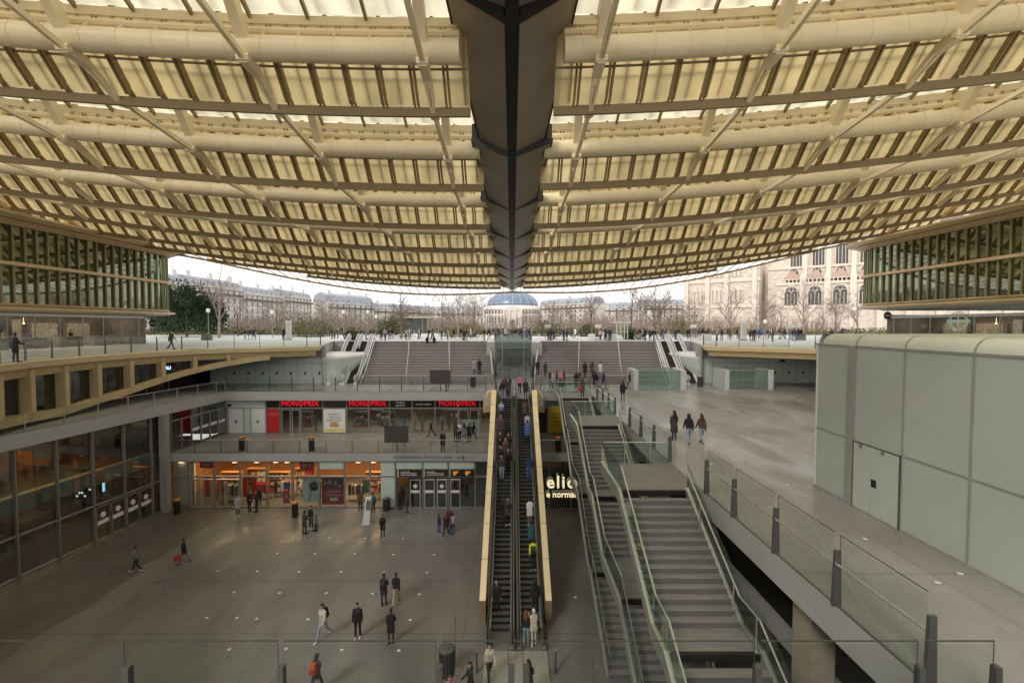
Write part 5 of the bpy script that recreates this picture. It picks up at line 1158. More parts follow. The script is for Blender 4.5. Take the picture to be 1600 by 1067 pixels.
TR = [(1, 342, 78, 12.5, 'tall pale bare tree between the evergreens and the houses'), (0, 372, 92, 8.5, 'bare tree in front of the long pale houses'), (2, 433, 98, 9.0, 'broad bare tree behind the left balustrade and the totem'), (2, 505, 96, 8.8, 'round bare tree left of the slender lamp post'),
      (1, 627, 72, 8.9, 'tall tree with a straight pale trunk beside the open pavilion'), (0, 690, 100, 10.5, 'dark bare tree behind the open pavilion'), (3, 716, 82, 9.3, 'bare tree just right of the open pavilion'), (2, 742, 95, 9.6, 'bare tree by the left edge of the dome'),
      (0, 862, 98, 7.6, 'low bare tree right of the domed building'), (1, 925, 74, 8.6, 'thin bare tree left of the glass lift house'), (0, 986, 80, 9.6, 'dark bare tree right of the glass lift house'), (3, 999, 88, 10.2, 'slim bare tree next to the dark one by the lift house'), (1, 1022, 72, 8.9, 'pale forked tree above the right escalators'), (0, 1032, 90, 10.4, 'dark bare tree behind the pale forked tree'),
      (2, 1085, 94, 8.0, 'bare tree before the end wall of the church'), (3, 1142, 85, 9.3, 'bare tree before the tall church windows'), (2, 1195, 96, 8.6, 'wide bare tree below the flying buttresses'), (1, 1255, 80, 10.6, 'tall pale bare tree before the church arches'), (2, 1305, 92, 8.9, 'broad bare tree before the church by the right pavilion'), (3, 1340, 84, 7.6, 'bare tree beside the nose of the right pavilion')]
for kd, px, Y, h, lab in TR: put_tree(kd, px, Y, h * 1.12, lab)
rt = random.Random(11); i = 0
for px in range(385, 1350, 17):
    Y = rt.uniform(118, 250); h = rt.uniform(8.5, 12) * (.85 + Y / 700)
    if 772 < px < 832: continue
    put_tree(rt.choice((0, 2, 2, 1)), px + rt.uniform(-6, 6), Y, h, 'leafless tree deep in the garden among many of its kind', 'leafless trees deep in the garden'); i += 1
# evergreens at the left
M_leaf = mat('dark_evergreen', (.030, .052, .020), .8, amt=.55, scale=1.2)
def leafy(name, seed, h, w, m, n, label, cat, trunk=True, z0=.12, ls=.35):
    r = random.Random(seed); q = MB()
    lobes = [(r.uniform(-.5, .5) * w, r.uniform(-.5, .5) * w, h * r.uniform(.25, .85), w * r.uniform(.22, .4)) for _ in range(9)] + [(0, 0, h * .45, w * .42), (0, 0, h * .8, w * .22)]
    for i in range(n):
        x, y, z, rr = r.choice(lobes); a = r.uniform(0, 6.28); e = math.asin(r.uniform(-1, 1)); rad = rr * (r.uniform(.55, 1.08))
        c = Vector((x + rad * math.cos(a) * math.cos(e), y + rad * math.sin(a) * math.cos(e), max(h * z0, z + rad * math.sin(e) * 1.15)))
        u = Vector((r.uniform(-1, 1), r.uniform(-1, 1), r.uniform(-1, .6))).normalized() * ls * r.uniform(.6, 1.2); v = u.orthogonal().normalized() * ls * .45
        q.add([c - u, c + v, c + u, c - v], [(0, 1, 2, 3)])
    t = thing(name, label, cat, (0, 0, 0), local=True); q.build('crown' if trunk else 'foliage', m, t, local=True)
    if trunk: k = MB(); k.tube([(0, 0, -.05), (.05, 0, h * .3), (0, .05, h * .7)], [h * .022, h * .017, h * .008], 7, caps=False); k.build('trunk', M_bark, t, local=True)
    return t
for px, Y, h, w, lab, sd in ((292, 84, 9.6, 7.0, 'taller dark evergreen tree beside the nose of the left pavilion', 5), (316, 88, 8.0, 6.2, 'shorter dark evergreen tree right of the taller evergreen', 6), (268, 92, 7.8, 6.4, 'dark evergreen tree half hidden by the left pavilion', 9)):
    place(leafy('evergreen_tree', sd, h, w, M_leaf, 5200, lab, 'tree', ls=.28), ((px - 800) / F * Y, Y, 0), sd, 1.)
M_bush = mat('olive_bush', (.11, .10, .04), .85, amt=.5, scale=1.5); M_bg = mat('green_bush', (.06, .085, .03), .85, amt=.5, scale=1.5)
for j, (px, Y, h, w, m, lab) in enumerate(((470, 84, 3.0, 6, M_bush, 'olive winter bush behind the left balustrade'), (500, 88, 2.8, 5, M_bg, 'green bush left of the left escalators'), (550, 66, 1.3, 1.6, M_bg, 'small green potted bush at the head of the left escalators'), (616, 84, 3.6, 5, M_bg, 'dark green bush beside the tall straight tree'), (850, 90, 2.0, 6, M_bush, 'low olive hedge bush right of the domed building'), (915, 88, 1.8, 4, M_bg, 'low green bush left of the glass lift house'), (1060, 86, 3.2, 6, M_bush, 'brownish bush beyond the right escalators'), (982, 70, 1.5, 2.2, M_bg, 'green shrub at the base of the glass lift house'), (720, 86, 1.5, 6, M_bush, 'low brown bush behind the crowd by the pavilion'))):
    place(leafy('bush', 40 + j, h, w, m, 1300, lab, 'bush', False, .03, .2), ((px - 800) / F * Y, Y, 0), j, 1.)
hq = MB(); hr = random.Random(2)
for i in range(9000):
    x = hr.uniform(-150, 150); y = hr.uniform(102, 116); z = hr.uniform(.0, 1.3) * (1 + .4 * math.sin(x * .7) * math.sin(x * .23)); u = Vector((hr.uniform(-1, 1), hr.uniform(-1, 1), hr.uniform(-1, 1))).normalized() * .45; v = u.orthogonal().normalized() * .2; c = Vector((x, y, z)); hq.add([c - u, c + v, c + u, c - v], [(0, 1, 2, 3)])
tag(hq.build('undergrowth', M_bush), 'low brown winter undergrowth across the garden', 'undergrowth', kind='stuff')

# thicket of bare twigs that fills the garden behind the trees one can tell apart
tk = MB(); 
for i in range(5200):
    Y = hr.uniform(118, 260); x = hr.uniform(-.62, .72) * Y; hh = hr.uniform(2.0, 5.4) * (.75 + Y / 420)
    if -20 < x < 22 and Y > 150 and hr.random() < .6: continue
    p = Vector((x, Y, 0)); lean = Vector((hr.uniform(-.25, .25), hr.uniform(-.2, .2), 1)); r0 = .035 * Y / 150
    tk.tube([p, p + lean * hh * .5, p + lean * hh + Vector((hr.uniform(-.5, .5), 0, 0))], [r0 * 1.7, r0 * 1.2, r0 * .6], 3, caps=False)
    for j in range(5):
        b0_ = p + lean * hh * hr.uniform(.25, .85); dv = Vector((hr.uniform(-1, 1), hr.uniform(-1, 1), hr.uniform(.2, 1.2))) * hh * .2
        tk.tube([b0_, b0_ + dv], [r0, r0 * .5], 3, caps=False)
tag(tk.build('thicket', M_twigp), 'mass of bare pinkish brown twigs filling the garden behind the trees', 'thicket', kind='stuff')

# ------------------------------------------------------------------ lamp posts, pavilion, lift house, totems
M_lampw = mat('lamp_globe', (.8, .8, .78), .3)
def lamp(px, Y, h, lab, group=None):
    X = (px - 800) / F * Y; t = thing('street_lamp', lab, 'lamp', (X, Y, 0), group=group)
    q = MB(); q.tube([(X, Y, 0), (X, Y, h - .5)], [.07, .045], 7); q.build('pole', M_grey, t); q = MB(); q.lathe((X, Y, h - .5), [(.1, 0), (.26, .1), (.26, .55), (.1, .65)], 12); q.build('lantern', M_lampw, t, smooth='auto')
for px, Y, h, lab in ((326, 70, 4.6, 'street lamp before the evergreens at the left pavilion'), (426, 78, 4.6, 'street lamp left of the olive bush'), (537, 84, 4.8, 'street lamp left of the tall straight tree'), (575, 90, 5.0, 'street lamp between the escalators and the straight tree'), (588, 88, 4.0, 'second street lamp left of the tall straight tree'), (677, 78, 7.0, 'plain tall lamp post before the open pavilion'), (767, 90, 8.6, 'tall lamp post just left of the dome'), (1334, 74, 5.0, 'street lamp beside the nose of the right pavilion'), (1195, 80, 3.0, 'low street lamp before the church buttresses')): lamp(px, Y, h, lab)
X = lambda px, Y: (px - 800) / F * Y
Y = 92; t = thing('open_pavilion', 'open garden pavilion with a flat roof and slatted wall', 'pavilion', (X(660, Y), Y, 0))
q = MB(); q.box(X(627, Y), X(691, Y), Y - 3, Y + 4, 3.6, 3.85); q.build('roof', mat('pale_flat_roof', (.42, .38, .33), .6), t)
q = MB(); 
for i in range(12): q.box(X(630, Y) + i * .21, X(630, Y) + i * .21 + .12, Y - 2.4, Y - 2.3, .5, 3.6)
q.build('slatted_wall', mat('dark_slat', (.05, .048, .05), .6), t); q = MB(); q.box(X(629, Y), X(691, Y), Y - 3, Y + 4, 0, .5); q.build('base', M_white, t); q = MB(); q.box(X(630, Y), X(662, Y), Y + 3.6, Y + 3.8, .5, 3.6); q.build('back_wall', M_grey, t)
for px in (664, 672, 680, 688): q = MB(); q.box(X(px, Y) - .06, X(px, Y) + .06, Y - 2.6, Y - 2.45, .5, 3.6); q.build('column', M_grey, t)
Y = 66; t = thing('lift_house', 'small glass lift house with a flat white roof on the plaza', 'lift', (X(973, Y), Y, 0))
q = MB(); q.box(X(961, Y), X(986, Y), Y, Y + 2.4, 2.55, 2.68); q.build('roof', M_white, t); q = MB(); q.box(X(964, Y), X(981, Y), Y + .2, Y + .22, .05, 2.55); q.build('glass_pane', M_gg, t)
for px in (964, 970, 976, 981): q = MB(); q.box(X(px, Y) - .05, X(px, Y) + .05, Y + .1, Y + .2, 0, 2.55); q.build('frame_post', M_white, t)
q = MB(); q.box(X(964, Y), X(981, Y), Y + .12, Y + .18, 1.2, 1.27); q.build('frame_rail', M_white, t)
for px, Y, h, lab in ((451, 68, 2.9, 'tall white information totem by the left balustrade'), (1162, 66, 2.7, 'tall white information totem before the church')):
    x = X(px, Y); t = thing('plaza_totem', lab, 'totem', (x, Y, 0)); q = MB(); q.box(x - .38, x + .38, Y - .1, Y + .1, .1, h); q.build('panel', M_white, t); q = MB(); q.box(x - .42, x + .42, Y - .15, Y + .15, 0, .1); q.build('base', M_post, t); q = MB(); q.box(x - .3, x + .3, Y - .115, Y - .1, .8, h - .25); q.build('map_panel', mat('map_grey', (.55, .56, .55), .4), t)
for px, Y, lab in ((855, 68, 'white wayfinding board on a post near the domed building'), (934, 68, 'white wayfinding board left of the glass lift house'), (1083, 68, 'white wayfinding board above the right kiosk'), (1238, 66, 'white wayfinding board before the church arches')):
    x = X(px, Y); t = thing('wayfinding_sign', lab, 'sign', (x, Y, 0)); q = MB(); q.tube([(x - .3, Y, 0), (x - .3, Y, 2.2)], .05, 6); q.build('pole', M_grey, t); q = MB(); q.box(x - .42, x + .5, Y - .06, Y - .051, 1.8, 2.3); q.box(x - .42, x + .5, Y - .05, Y, 1.8, 2.3); q.build('board', M_white, t)
for px, Y, w_, lab in ((925, 68, 1.0, 'pale concrete block seat left of the lift house'), (955, 67, 1.6, 'white planter beside the lift house'), (1106, 66, 1.2, 'pale concrete block by the right terrace'), (1254, 66, 1.1, 'dark utility cabinet before the church'), (320, 66, 1.2, 'dark utility cabinet by the evergreens')):
    x = X(px, Y); q = MB(); q.hexa([(x - w_ / 2, Y, 0), (x + w_ / 2, Y, 0), (x + w_ / 2, Y + .8, 0), (x - w_ / 2, Y + .8, 0), (x - w_ / 2 + .05, Y + .05, .9), (x + w_ / 2 - .05, Y + .05, .9), (x + w_ / 2 - .05, Y + .75, .9), (x - w_ / 2 + .05, Y + .75, .9)]); tag(q.build('street_block', M_post if 'dark' in lab else M_white), lab, 'block')

# ------------------------------------------------------------------ houses at the left
M_lime = mat('limestone_wall', (.72, .67, .62), .8, amt=.12, scale=.25); M_zinc = mat('zinc_roof', (.34, .365, .41), .5, amt=.15, scale=.5)
M_win = mat('house_window', (.07, .08, .09), .2); M_trim = mat('stone_trim', (.76, .71, .66), .8, amt=.06); M_iron = mat('balcony_iron', (.05, .05, .055), .5)
wm = MB(); wm.box(-.6, .6, -.12, .05, 0, 2.2, 0); wm.box(-.72, -.6, -.16, .05, -.1, 2.35, 1); wm.box(.6, .72, -.16, .05, -.1, 2.35, 1); wm.box(-.72, .72, -.16, .05, 2.2, 2.35, 1); wm.box(-.03, .03, -.14, -.12, 0, 2.2, 1); wm.box(-.7, .7, -.32, -.16, -.12, .06, 2)
win0 = wm.build('window', [M_win, M_trim, M_iron], local=True); win_used = [False]
def add_win(par, x, y, z, sx=1., sz=1.):
    o = win0 if not win_used[0] else win0.copy()
    if win_used[0]: COL.objects.link(o)
    win_used[0] = True; o.parent = par; o.location = (x, y, z); o.scale = (sx, 1, sz)
def house(label, a, c, h, st, rh=4.2, nw=7, depth=14, wins=True, m=None):
    a = Vector(a); c = Vector(c); d = c - a; ln = d.length; t = thing('town_house', label, 'house', (a.x, a.y, 0), math.atan2(d.y, d.x), local=True)
    q = MB(); q.box(0, ln, 0, depth, 0, h); q.build('wall', m or M_lime, t, local=True)
    q = MB(); q.box(-.1, ln + .1, -.5, 0, h - .5, h); q.box(-.05, ln + .05, -.35, 0, h * .28, h * .28 + .25); q.box(-.05, ln + .05, -.45, 0, h - 3.6, h - 3.35); q.build('cornice', M_trim, t, local=True)
    q = MB(); q.hexa([(.05, -.2, h), (ln - .05, -.2, h), (ln - .05, depth, h), (.05, depth, h), (.05, 1.8, h + rh * .72), (ln - .05, 1.8, h + rh * .72), (ln - .05, depth - 1.8, h + rh * .72), (.05, depth - 1.8, h + rh * .72)])
    q.hexa([(.05, 1.8, h + rh * .72), (ln - .05, 1.8, h + rh * .72), (ln - .05, depth - 1.8, h + rh * .72), (.05, depth - 1.8, h + rh * .72), (.3, depth / 2 - .5, h + rh), (ln - .3, depth / 2 - .5, h + rh), (ln - .3, depth / 2 + .5, h + rh), (.3, depth / 2 + .5, h + rh)]); ro = q.build('roof', M_zinc, t, local=True)
    for i in range(3):
        x = ln * (.1 + .4 * i); q = MB(); q.box(x, x + 2.2, 4, 5, h + rh * .5, h + rh + 1.6)
        for j in range(4): q.tube([(x + .3 + .5 * j, 4.5, h + rh + 1.6), (x + .3 + .5 * j, 4.5, h + rh + 2.2)], .14, 6)
        q.build('chimney', M_trim, ro, local=True)
    q = MB(); q.box(-.05, ln + .05, -.75, -.7, h - 3.35, h - 2.5); q.build('balcony_railing', M_iron, t, local=True)
    if wins:
        for s_ in range(st):
            for k in range(nw): add_win(t, ln * (k + .5) / nw, 0, h * .05 + (h - 1.) * s_ / st + .8, 1., (h - 1.5) / st / 3.4)
        for k in range(nw): add_win(t, ln * (k + .5) / nw, .55, h + .45, .9, .85)
    return t
HX = lambda Y: -129 - (Y - 150) * -.03
seg = [(150, 182, 18.0, 'nearest long pale stone house beside the left pavilion'), (182, 216, 18.6, 'pale stone house with an iron balcony, second beyond the left pavilion'), (216, 252, 17.4, 'pale stone house with grey mansard in the middle of the left row'), (252, 286, 18.4, 'pale stone house left of the domed corner roof')]
for y0, y1, h, lab in seg: house(lab, (HX(y0), y0), (HX(y1) - .4, y1 - .4), h, 5, 4.4, 8)
house('rounded corner house with a swelling slate roof in the left row', (-118, 292), (-100, 330), 16.5, 5, 7.0, 8)
house('farther pale house behind the park lamps', (-106, 350), (-72, 420), 15.5, 5, 4.5, 9)
house('distant pale house beyond the trees left of the dome', (-88, 440), (-30, 440), 15.5, 5, 5.0, 12)
house('distant row house with grey mansard right of the dome', (24, 400), (62, 350), 19, 5, 5.5, 12)
house('distant pale house between the dome and the church', (62, 420), (120, 400), 18, 5, 5.0, 10)
house('distant house low behind the trees by the church', (95, 330), (135, 330), 17, 5, 4.5, 9)
# ------------------------------------------------------------------ domed rotunda
M_dome = mat('dome_glass', (.16, .22, .32), .25, .1, amt=.15, scale=.3)
t = thing('domed_rotunda', 'round stone exchange building with a large blue glass dome', 'building', (4, 345, 0)); cx, cy = 0.5, 345
q = MB(); q.lathe((cx, cy, 0), [(22, 0), (22, 9), (22.5, 9.2), (22.5, 10), (21.5, 10.2), (21.5, 13.2), (22.2, 13.4), (22.2, 14.2), (20, 14.4)], 40); q.build('wall', M_lime, t)
q = MB(); q.lathe((cx, cy, 14.3), [(20.5, 0), (20.2, 2), (19.6, 2.2)], 40); q.build('drum', M_trim, t)
pr_ = [(19.2 * math.cos(R(a)), 11.6 * math.sin(R(a))) for a in range(0, 86, 8)] 
q = MB(); q.lathe((cx, cy, 16.4), pr_, 40); dm = q.build('dome', M_dome, t, smooth=True)
q = MB()
for j in range(20):
    a = 2 * math.pi * j / 20; q.tube([(cx + r_ * 1.008 * math.cos(a), cy + r_ * 1.008 * math.sin(a), 16.45 + z_ * 1.01) for r_, z_ in pr_], .22, 4)
for r_, z_ in pr_[1:-1:2]: q.tube([(cx + r_ * 1.005 * math.cos(2 * math.pi * j / 40), cy + r_ * 1.005 * math.sin(2 * math.pi * j / 40), 16.42 + z_) for j in range(41)], .13, 4)
q.lathe((cx, cy, 27.6), [(3.2, 0), (3.0, .8), (1.2, 1.6), (.2, 2.6)], 12); q.build('dome_rib', mat('pale_dome_rib', (.42, .47, .52), .5), dm)
for j in range(20):
    a = R(-90 + (j - 9.5) * 7.5); x, y = cx + 22 * math.cos(a), cy + 22 * math.sin(a)
    o = win0.copy(); COL.objects.link(o); o.parent = t; o.location = Vector((x, y, 4.2)) - Vector(t.location); o.rotation_euler = (0, 0, a + R(90)); o.scale = (1.1, 1, 1.9)
    o = win0.copy(); COL.objects.link(o); o.parent = t; o.location = Vector((x, y, 10.6)) * 1 - Vector(t.location); o.rotation_euler = (0, 0, a + R(90)); o.scale = (1.1, 1, .9)
t = thing('entrance_block', 'pale stone entrance front with columns before the rotunda', 'building', (cx, 318, 0)); q = MB(); q.box(cx - 7, cx + 7, 318, 326, 0, 12.5); q.box(cx - 7.4, cx + 7.4, 317.6, 326, 12.5, 13.3); q.add([(cx - 7.4, 317.6, 13.3), (cx + 7.4, 317.6, 13.3), (cx, 317.6, 16), (cx - 7.4, 326, 13.3), (cx + 7.4, 326, 13.3), (cx, 326, 16)], [(0, 1, 2), (5, 4, 3), (0, 2, 5, 3), (1, 4, 5, 2)]); q.build('wall', M_lime, t)
q = MB(); q.box(cx - 1.6, cx + 1.6, 317.8, 318.05, 0, 5.6); q.build('doorway', M_win, t)
for k in range(4): q = MB(); q.tube([(cx - 6 + 4 * k, 317.4, 0), (cx - 6 + 4 * k, 317.4, 12.4)], .6, 10); q.build('column', M_trim, t)
# ------------------------------------------------------------------ church at the right
M_ch = mat('church_stone', (.70, .63, .55), .85, amt=.3, scale=.5, stretch=(1, 1, 2.5)); M_chs = mat('church_trim', (.78, .70, .61), .85, amt=.1); M_lead = mat('church_lead', (.22, .19, .17), .7); M_rose = mat('rosy_roof', (.40, .28, .22), .8)
A = Vector((70, 188)); B = Vector((150, 128)); d = B - A; ch = thing('gothic_church', 'huge pale gothic church with flying buttresses and traceried windows', 'church', (A.x, A.y, 0), math.atan2(d.y, d.x), local=True); CL = d.length
def arch(q, x, y, z, w, h, mi=0, n=8, th=.1):
    pts = [(x - w / 2, z), (x + w / 2, z), (x + w / 2, z + h - w * .6)]
    for i in range(1, n): 
        a = math.pi * i / n; pts.append((x + w / 2 * math.cos(a), z + h - w * .6 + w * .6 * math.sin(a)))
    pts.append((x - w / 2, z + h - w * .6)); k = len(pts)
    q.add([(u, y, v) for u, v in pts], [tuple(range(k))], mi)
def church_window(x, y, z, w, h, nm='window'):
    q = MB(); arch(q, x, y - .06, z, w, h, 0); o = q.build(nm, [mat('leaded_glass', (.07, .075, .085), .25)], ch, local=True)
    q = MB(); hw = w / 2
    rim = [(x - hw, y - .1, z)] + [(x + hw * math.cos(math.pi * (1 - i / 10)), y - .1, z + h - w * .6 + w * .6 * math.sin(math.pi * i / 10)) for i in range(11)] + [(x + hw, y - .1, z)]
    q.tube(rim, .28, 5)
    for k in range(1, 4): q.tube([(x - hw + w * k / 4, y - .12, z), (x - hw + w * k / 4, y - .12, z + h - w * .62)], .11, 4)
    for sx in (-.5, .5): q.tube([(x + sx * hw + hw * .48 * math.cos(R(a)), y - .12, z + h - w * .62 + hw * .48 * math.sin(R(a))) for a in range(0, 181, 30)], .1, 4)
    q.tube([(x + hw * .33 * math.cos(R(a)), y - .12, z + h - w * .26 + hw * .33 * math.sin(R(a))) for a in range(0, 361, 40)], .1, 4)
    q.build('tracery', M_chs, o, local=True)
    return o
q = MB(); q.box(34, CL, 0, 8, 0, 17.5); q.box(30, CL, 8.05, 16, 0, 24); q.box(28, CL, 16.05, 34, 0, 37); q.box(0, 28, 2, 30, 0, 40); q.build('wall', M_ch, ch, local=True)
q = MB(); q.box(33.9, CL, -.4, 0, 16.6, 17.5); q.box(33.9, CL, -.25, 0, 8.4, 8.9); q.box(29.9, CL, 7.6, 8, 23.2, 24); q.box(-.3, 28.3, 1.6, 2, 19, 19.8); q.box(-.3, 28.3, 1.6, 2, 9, 9.5)
for i in range(int((CL - 34) / 1.2)): q.box(34 + i * 1.2, 34.35 + i * 1.2, -.3, -.1, 17.5, 18.4)
q.box(34, CL, -.35, -.05, 18.4, 18.65); q.build('cornice', M_chs, ch, local=True)
for i in range(9):
    x = 38.5 + i * 7.2
    church_window(x, 0, 9.4, 4.4, 6.8); church_window(x, 8.0, 18.4, 3.4, 5.2); church_window(x, 16.0, 24.4, 4.2, 10.5)
    q = MB(); q.lathe((x + 3.6, 15.2, 24), [(.7, 0), (.7, 15), (.9, 15.2), (.5, 16.5), (.05, 20)], 6); q.build('pinnacle', M_chs, ch, local=True)
    q = MB(); xb = x + 3.6; q.box(xb - .9, xb + .9, -1.4, -.42, 0, 19); q.hexa([(xb - .9, -1.4, 19), (xb + .9, -1.4, 19), (xb + .9, 0, 19), (xb - .9, 0, 19), (xb - .1, -.8, 22), (xb + .1, -.8, 22), (xb + .1, -.6, 22), (xb - .1, -.6, 22)]); q.build('buttress', M_chs, ch, local=True)
    q = MB(); q.box(xb - .7, xb + .7, 5.8, 7.5, 17.5, 28.5); q.hexa([(xb - .7, 5.8, 28.5), (xb + .7, 5.8, 28.5), (xb + .7, 7.5, 28.5), (xb - .7, 7.5, 28.5), (xb - .05, 6.5, 31.5), (xb + .05, 6.5, 31.5), (xb + .05, 6.7, 31.5), (xb - .05, 6.7, 31.5)])
    for z_ in (25.5, 31.0): q.tube([(xb, 7.5, z_ - 3.2), (xb, 10, z_ - 1.4), (xb, 13, z_ + .6), (xb, 16, z_ + 2.0)], .5, 5)
    q.build('flying_buttress', M_chs, ch, local=True)
    q = MB(); q.hexa([(x - 2.9, .2, 18.7), (x + 2.9, .2, 18.7), (x + 2.9, 7.9, 18.7), (x - 2.9, 7.9, 18.7), (x - .4, 4, 22), (x + .4, 4, 22), (x + .4, 6, 22), (x - .4, 6, 22)]); q.build('chapel_roof', M_rose, ch, local=True)
for x in (6, 13, 20):
    for k in range(3): church_window(x + (k - 1) * 1.5, 2, 11, 1.2, 5.2); church_window(x + (k - 1) * 1.5, 2, 21, 1.2, 6)
for x in (1.5, 9.6, 16.6, 26.5): q = MB(); q.box(x - .8, x + .8, .6, 1.58, 0, 30); q.hexa([(x - .8, .6, 30), (x + .8, .6, 30), (x + .8, 1.58, 30), (x - .8, 1.58, 30), (x - .1, 1, 34), (x + .1, 1, 34), (x + .1, 1.2, 34), (x - .1, 1.2, 34)]); q.build('buttress', M_chs, ch, local=True)
q = MB(); q.hexa([(28, 15.6, 37), (CL, 15.6, 37), (CL, 34, 37), (28, 34, 37), (28, 24, 47), (CL, 24, 47), (CL, 25, 47), (28, 25, 47)]); q.build('roof', M_lead, ch, local=True)
q = MB(); q.hexa([(38, 16.05, 0), (38.1, 16.05, 0), (38.1, 16.1, 0), (38, 16.1, 0), (38, 16.05, .1), (38.1, 16.05, .1), (38.1, 16.1, .1), (38, 16.1, .1)])
# ------------------------------------------------------------------ people
def sdf_fig(pose, hair='short', coat=0., fingers=True, vox=.011):
    """one continuous body grown from overlapping rounded volumes; facing -Y, feet on z=0. returns mesh with slots skin, hair, top, trousers, shoes"""
    P = []                                    # (material, [(x,y,z,r),...])
    S, H, T, B_, F_ = 0, 1, 2, 3, 4
    hipz, sh = .90, 1.41
    sit = pose.get('sit', False)
    la = pose.get('legs', ((0, 0), (0, 0)))   # per leg: thigh angle forward, knee bend
    arms = pose.get('arms', ((4, 8), (4, 8)))
    lean = R(pose.get('lean', 2))
    feet = []
    for s, (th, kn) in zip((-1, 1), la):
        a = R(th); b = R(th - kn)
        hx = s * .088; k = Vector((s * .092, -math.sin(a) * .43, hipz - math.cos(a) * .43)); an = k + Vector((s * .006, -math.sin(b) * .41, -math.cos(b) * .41))
        P.append((B_, [(hx, .015, hipz - .02, .092), (s * .092, k.y * .55 + .008, hipz - (hipz - k.z) * .5, .080), (k.x, k.y, k.z, .058)]))
        P.append((B_, [(k.x, k.y, k.z, .058), ((k.x + an.x) / 2, (k.y * .62 + an.y * .38) + .018, k.z * .62 + an.z * .38, .060), (an.x, an.y, an.z, .046)]))
        fd = Vector((s * .02, -math.cos(b * .6), -.0 + math.sin(-b) * .5 if kn > 20 else 0)).normalized() if True else None
        tz = an.z - .035
        P.append((F_, [(an.x, an.y + .03, tz - .01, .042), (an.x + fd.x * .1, an.y + fd.y * .08, tz - .012 + fd.z * .08, .042), (an.x + fd.x * .3, an.y + fd.y * .185, tz - .022 + fd.z * .185, .032)]))
        feet.append(tz - .055)
    def up(x, y, z):       # upper body lean about the hips
        dz = z - hipz; return (x, y * math.cos(lean) - dz * math.sin(lean), hipz + dz * math.cos(lean) + y * math.sin(lean))
    def pt(x, y, z, r): return (*up(x, y, z), r)
    P.append((T, [pt(-.128, .015, sh - .018, .06), pt(.128, .015, sh - .018, .06), pt(-.10, -.01, 1.27, .105), pt(.10, -.01, 1.27, .105), pt(-.075, .005, 1.08, .095), pt(.075, .005, 1.08, .095)]))
    P.append((T, [pt(-.075, .005, 1.08, .095), pt(.075, .005, 1.08, .095), pt(-.085, .02, .95, .105), pt(.085, .02, .95, .105)]))
    P.append((B_, [pt(-.08, .02, .90, .1), pt(.08, .02, .90, .1)]))
    if coat: P.append((T, [pt(-.085, .02, .95, .108), pt(.085, .02, .95, .108), (-.1, .01, hipz - coat, .105 + coat * .05), (.1, .01, hipz - coat, .105 + coat * .05)]))
    P.append((T, [pt(-.07, .02, 1.44, .055), pt(.07, .02, 1.44, .055), pt(0, .015, 1.47, .062)]))
    P.append((S, [pt(0, .01, 1.44, .052), pt(0, -.002, 1.56, .050)]))
    hy = pose.get('head', 0); hc = lambda x, y, z, r: (*up(x * math.cos(R(hy)) - y * math.sin(R(hy)), x * math.sin(R(hy)) + y * math.cos(R(hy)), z), r)
    P.append((S, [hc(0, .012, 1.652, .082), hc(0, -.02, 1.62, .072), hc(0, -.038, 1.568, .046)]))
    P.append((S, [hc(0, -.088, 1.645, .010), hc(0, -.103, 1.612, .015)])); P.append((S, [hc(0, -.078, 1.578, .018)]))
    for s in (-1, 1):
        P.append((S, [hc(s * .082, .01, 1.632, .016), hc(s * .08, .005, 1.605, .012)])); P.append((H, [hc(s * .030, -.084, 1.645, .010)]))
    if hair == 'cap': P.append((H, [hc(0, .01, 1.69, .088), hc(0, .02, 1.66, .092)]))
    elif hair == 'hood': P.append((T, [hc(0, .03, 1.67, .098), hc(0, .05, 1.6, .092), hc(0, .05, 1.5, .08)]))
    else:
        P.append((H, [hc(0, .022, 1.688, .080), hc(0, .045, 1.65, .078), hc(0, .05, 1.60, .062)])); P.append((H, [hc(-.035, -.03, 1.708, .040), hc(.035, -.03, 1.708, .040)]))
        if hair == 'long': P.append((H, [hc(-.05, .055, 1.62, .055), hc(.05, .055, 1.62, .055), hc(-.06, .085, 1.40, .05), hc(.06, .085, 1.40, .05), hc(0, .1, 1.30, .045)]))
        if hair == 'bun': P.append((H, [hc(0, .11, 1.70, .045)]))
    for s, (sw, el) in zip((-1, 1), arms):
        a = R(sw); b = R(sw + el); sx = s * .168; out = s * pose.get('out', .035)
        p0 = Vector(up(sx, .015, 1.372)); p1 = p0 + Vector((out, -math.sin(a) * .29, -math.cos(a) * .29)); inn = pose.get('inn', 0) * s
        p2 = p1 + Vector((-inn, -math.sin(b) * .25, -math.cos(b) * .25)); d = (p2 - p1).normalized()
        P.append((T, [(*p0, .057), (*p1, .049)])); P.append((T, [(*p1, .052), (*p2, .040)]))
        h0 = p2 + d * .03; h1 = p2 + d * .085
        P.append((S, [(*h0, .026), (*h1, .028)])); side = Vector((0, -1, 0)) if abs(d.y) < .7 else Vector((0, 0, 1))
        side = (side - d * side.dot(d)).normalized(); nrm = d.cross(side) * -s
        if fingers:
            for j, ln in enumerate((.062, .074, .070, .052)):
                f0 = h1 + side * (.024 - .016 * j) + d * .012; f1 = f0 + d * ln * .55; f2 = f1 + (d * .8 + nrm * .35).normalized() * ln * .5
                P.append((S, [(*f0, .0095), (*f1, .009), (*f2, .0075)]))
            t0 = h0 + side * .022; t1 = t0 + (d * .7 + side * .7).normalized() * .035; P.append((S, [(*t0, .012), (*t1, .010), (*(t1 + d * .03), .008)]))
        else: P.append((S, [(*h1, .026), (*(h1 + d * .06), .017)]))
    bm = bmesh.new()
    import numpy as np
    sph = []
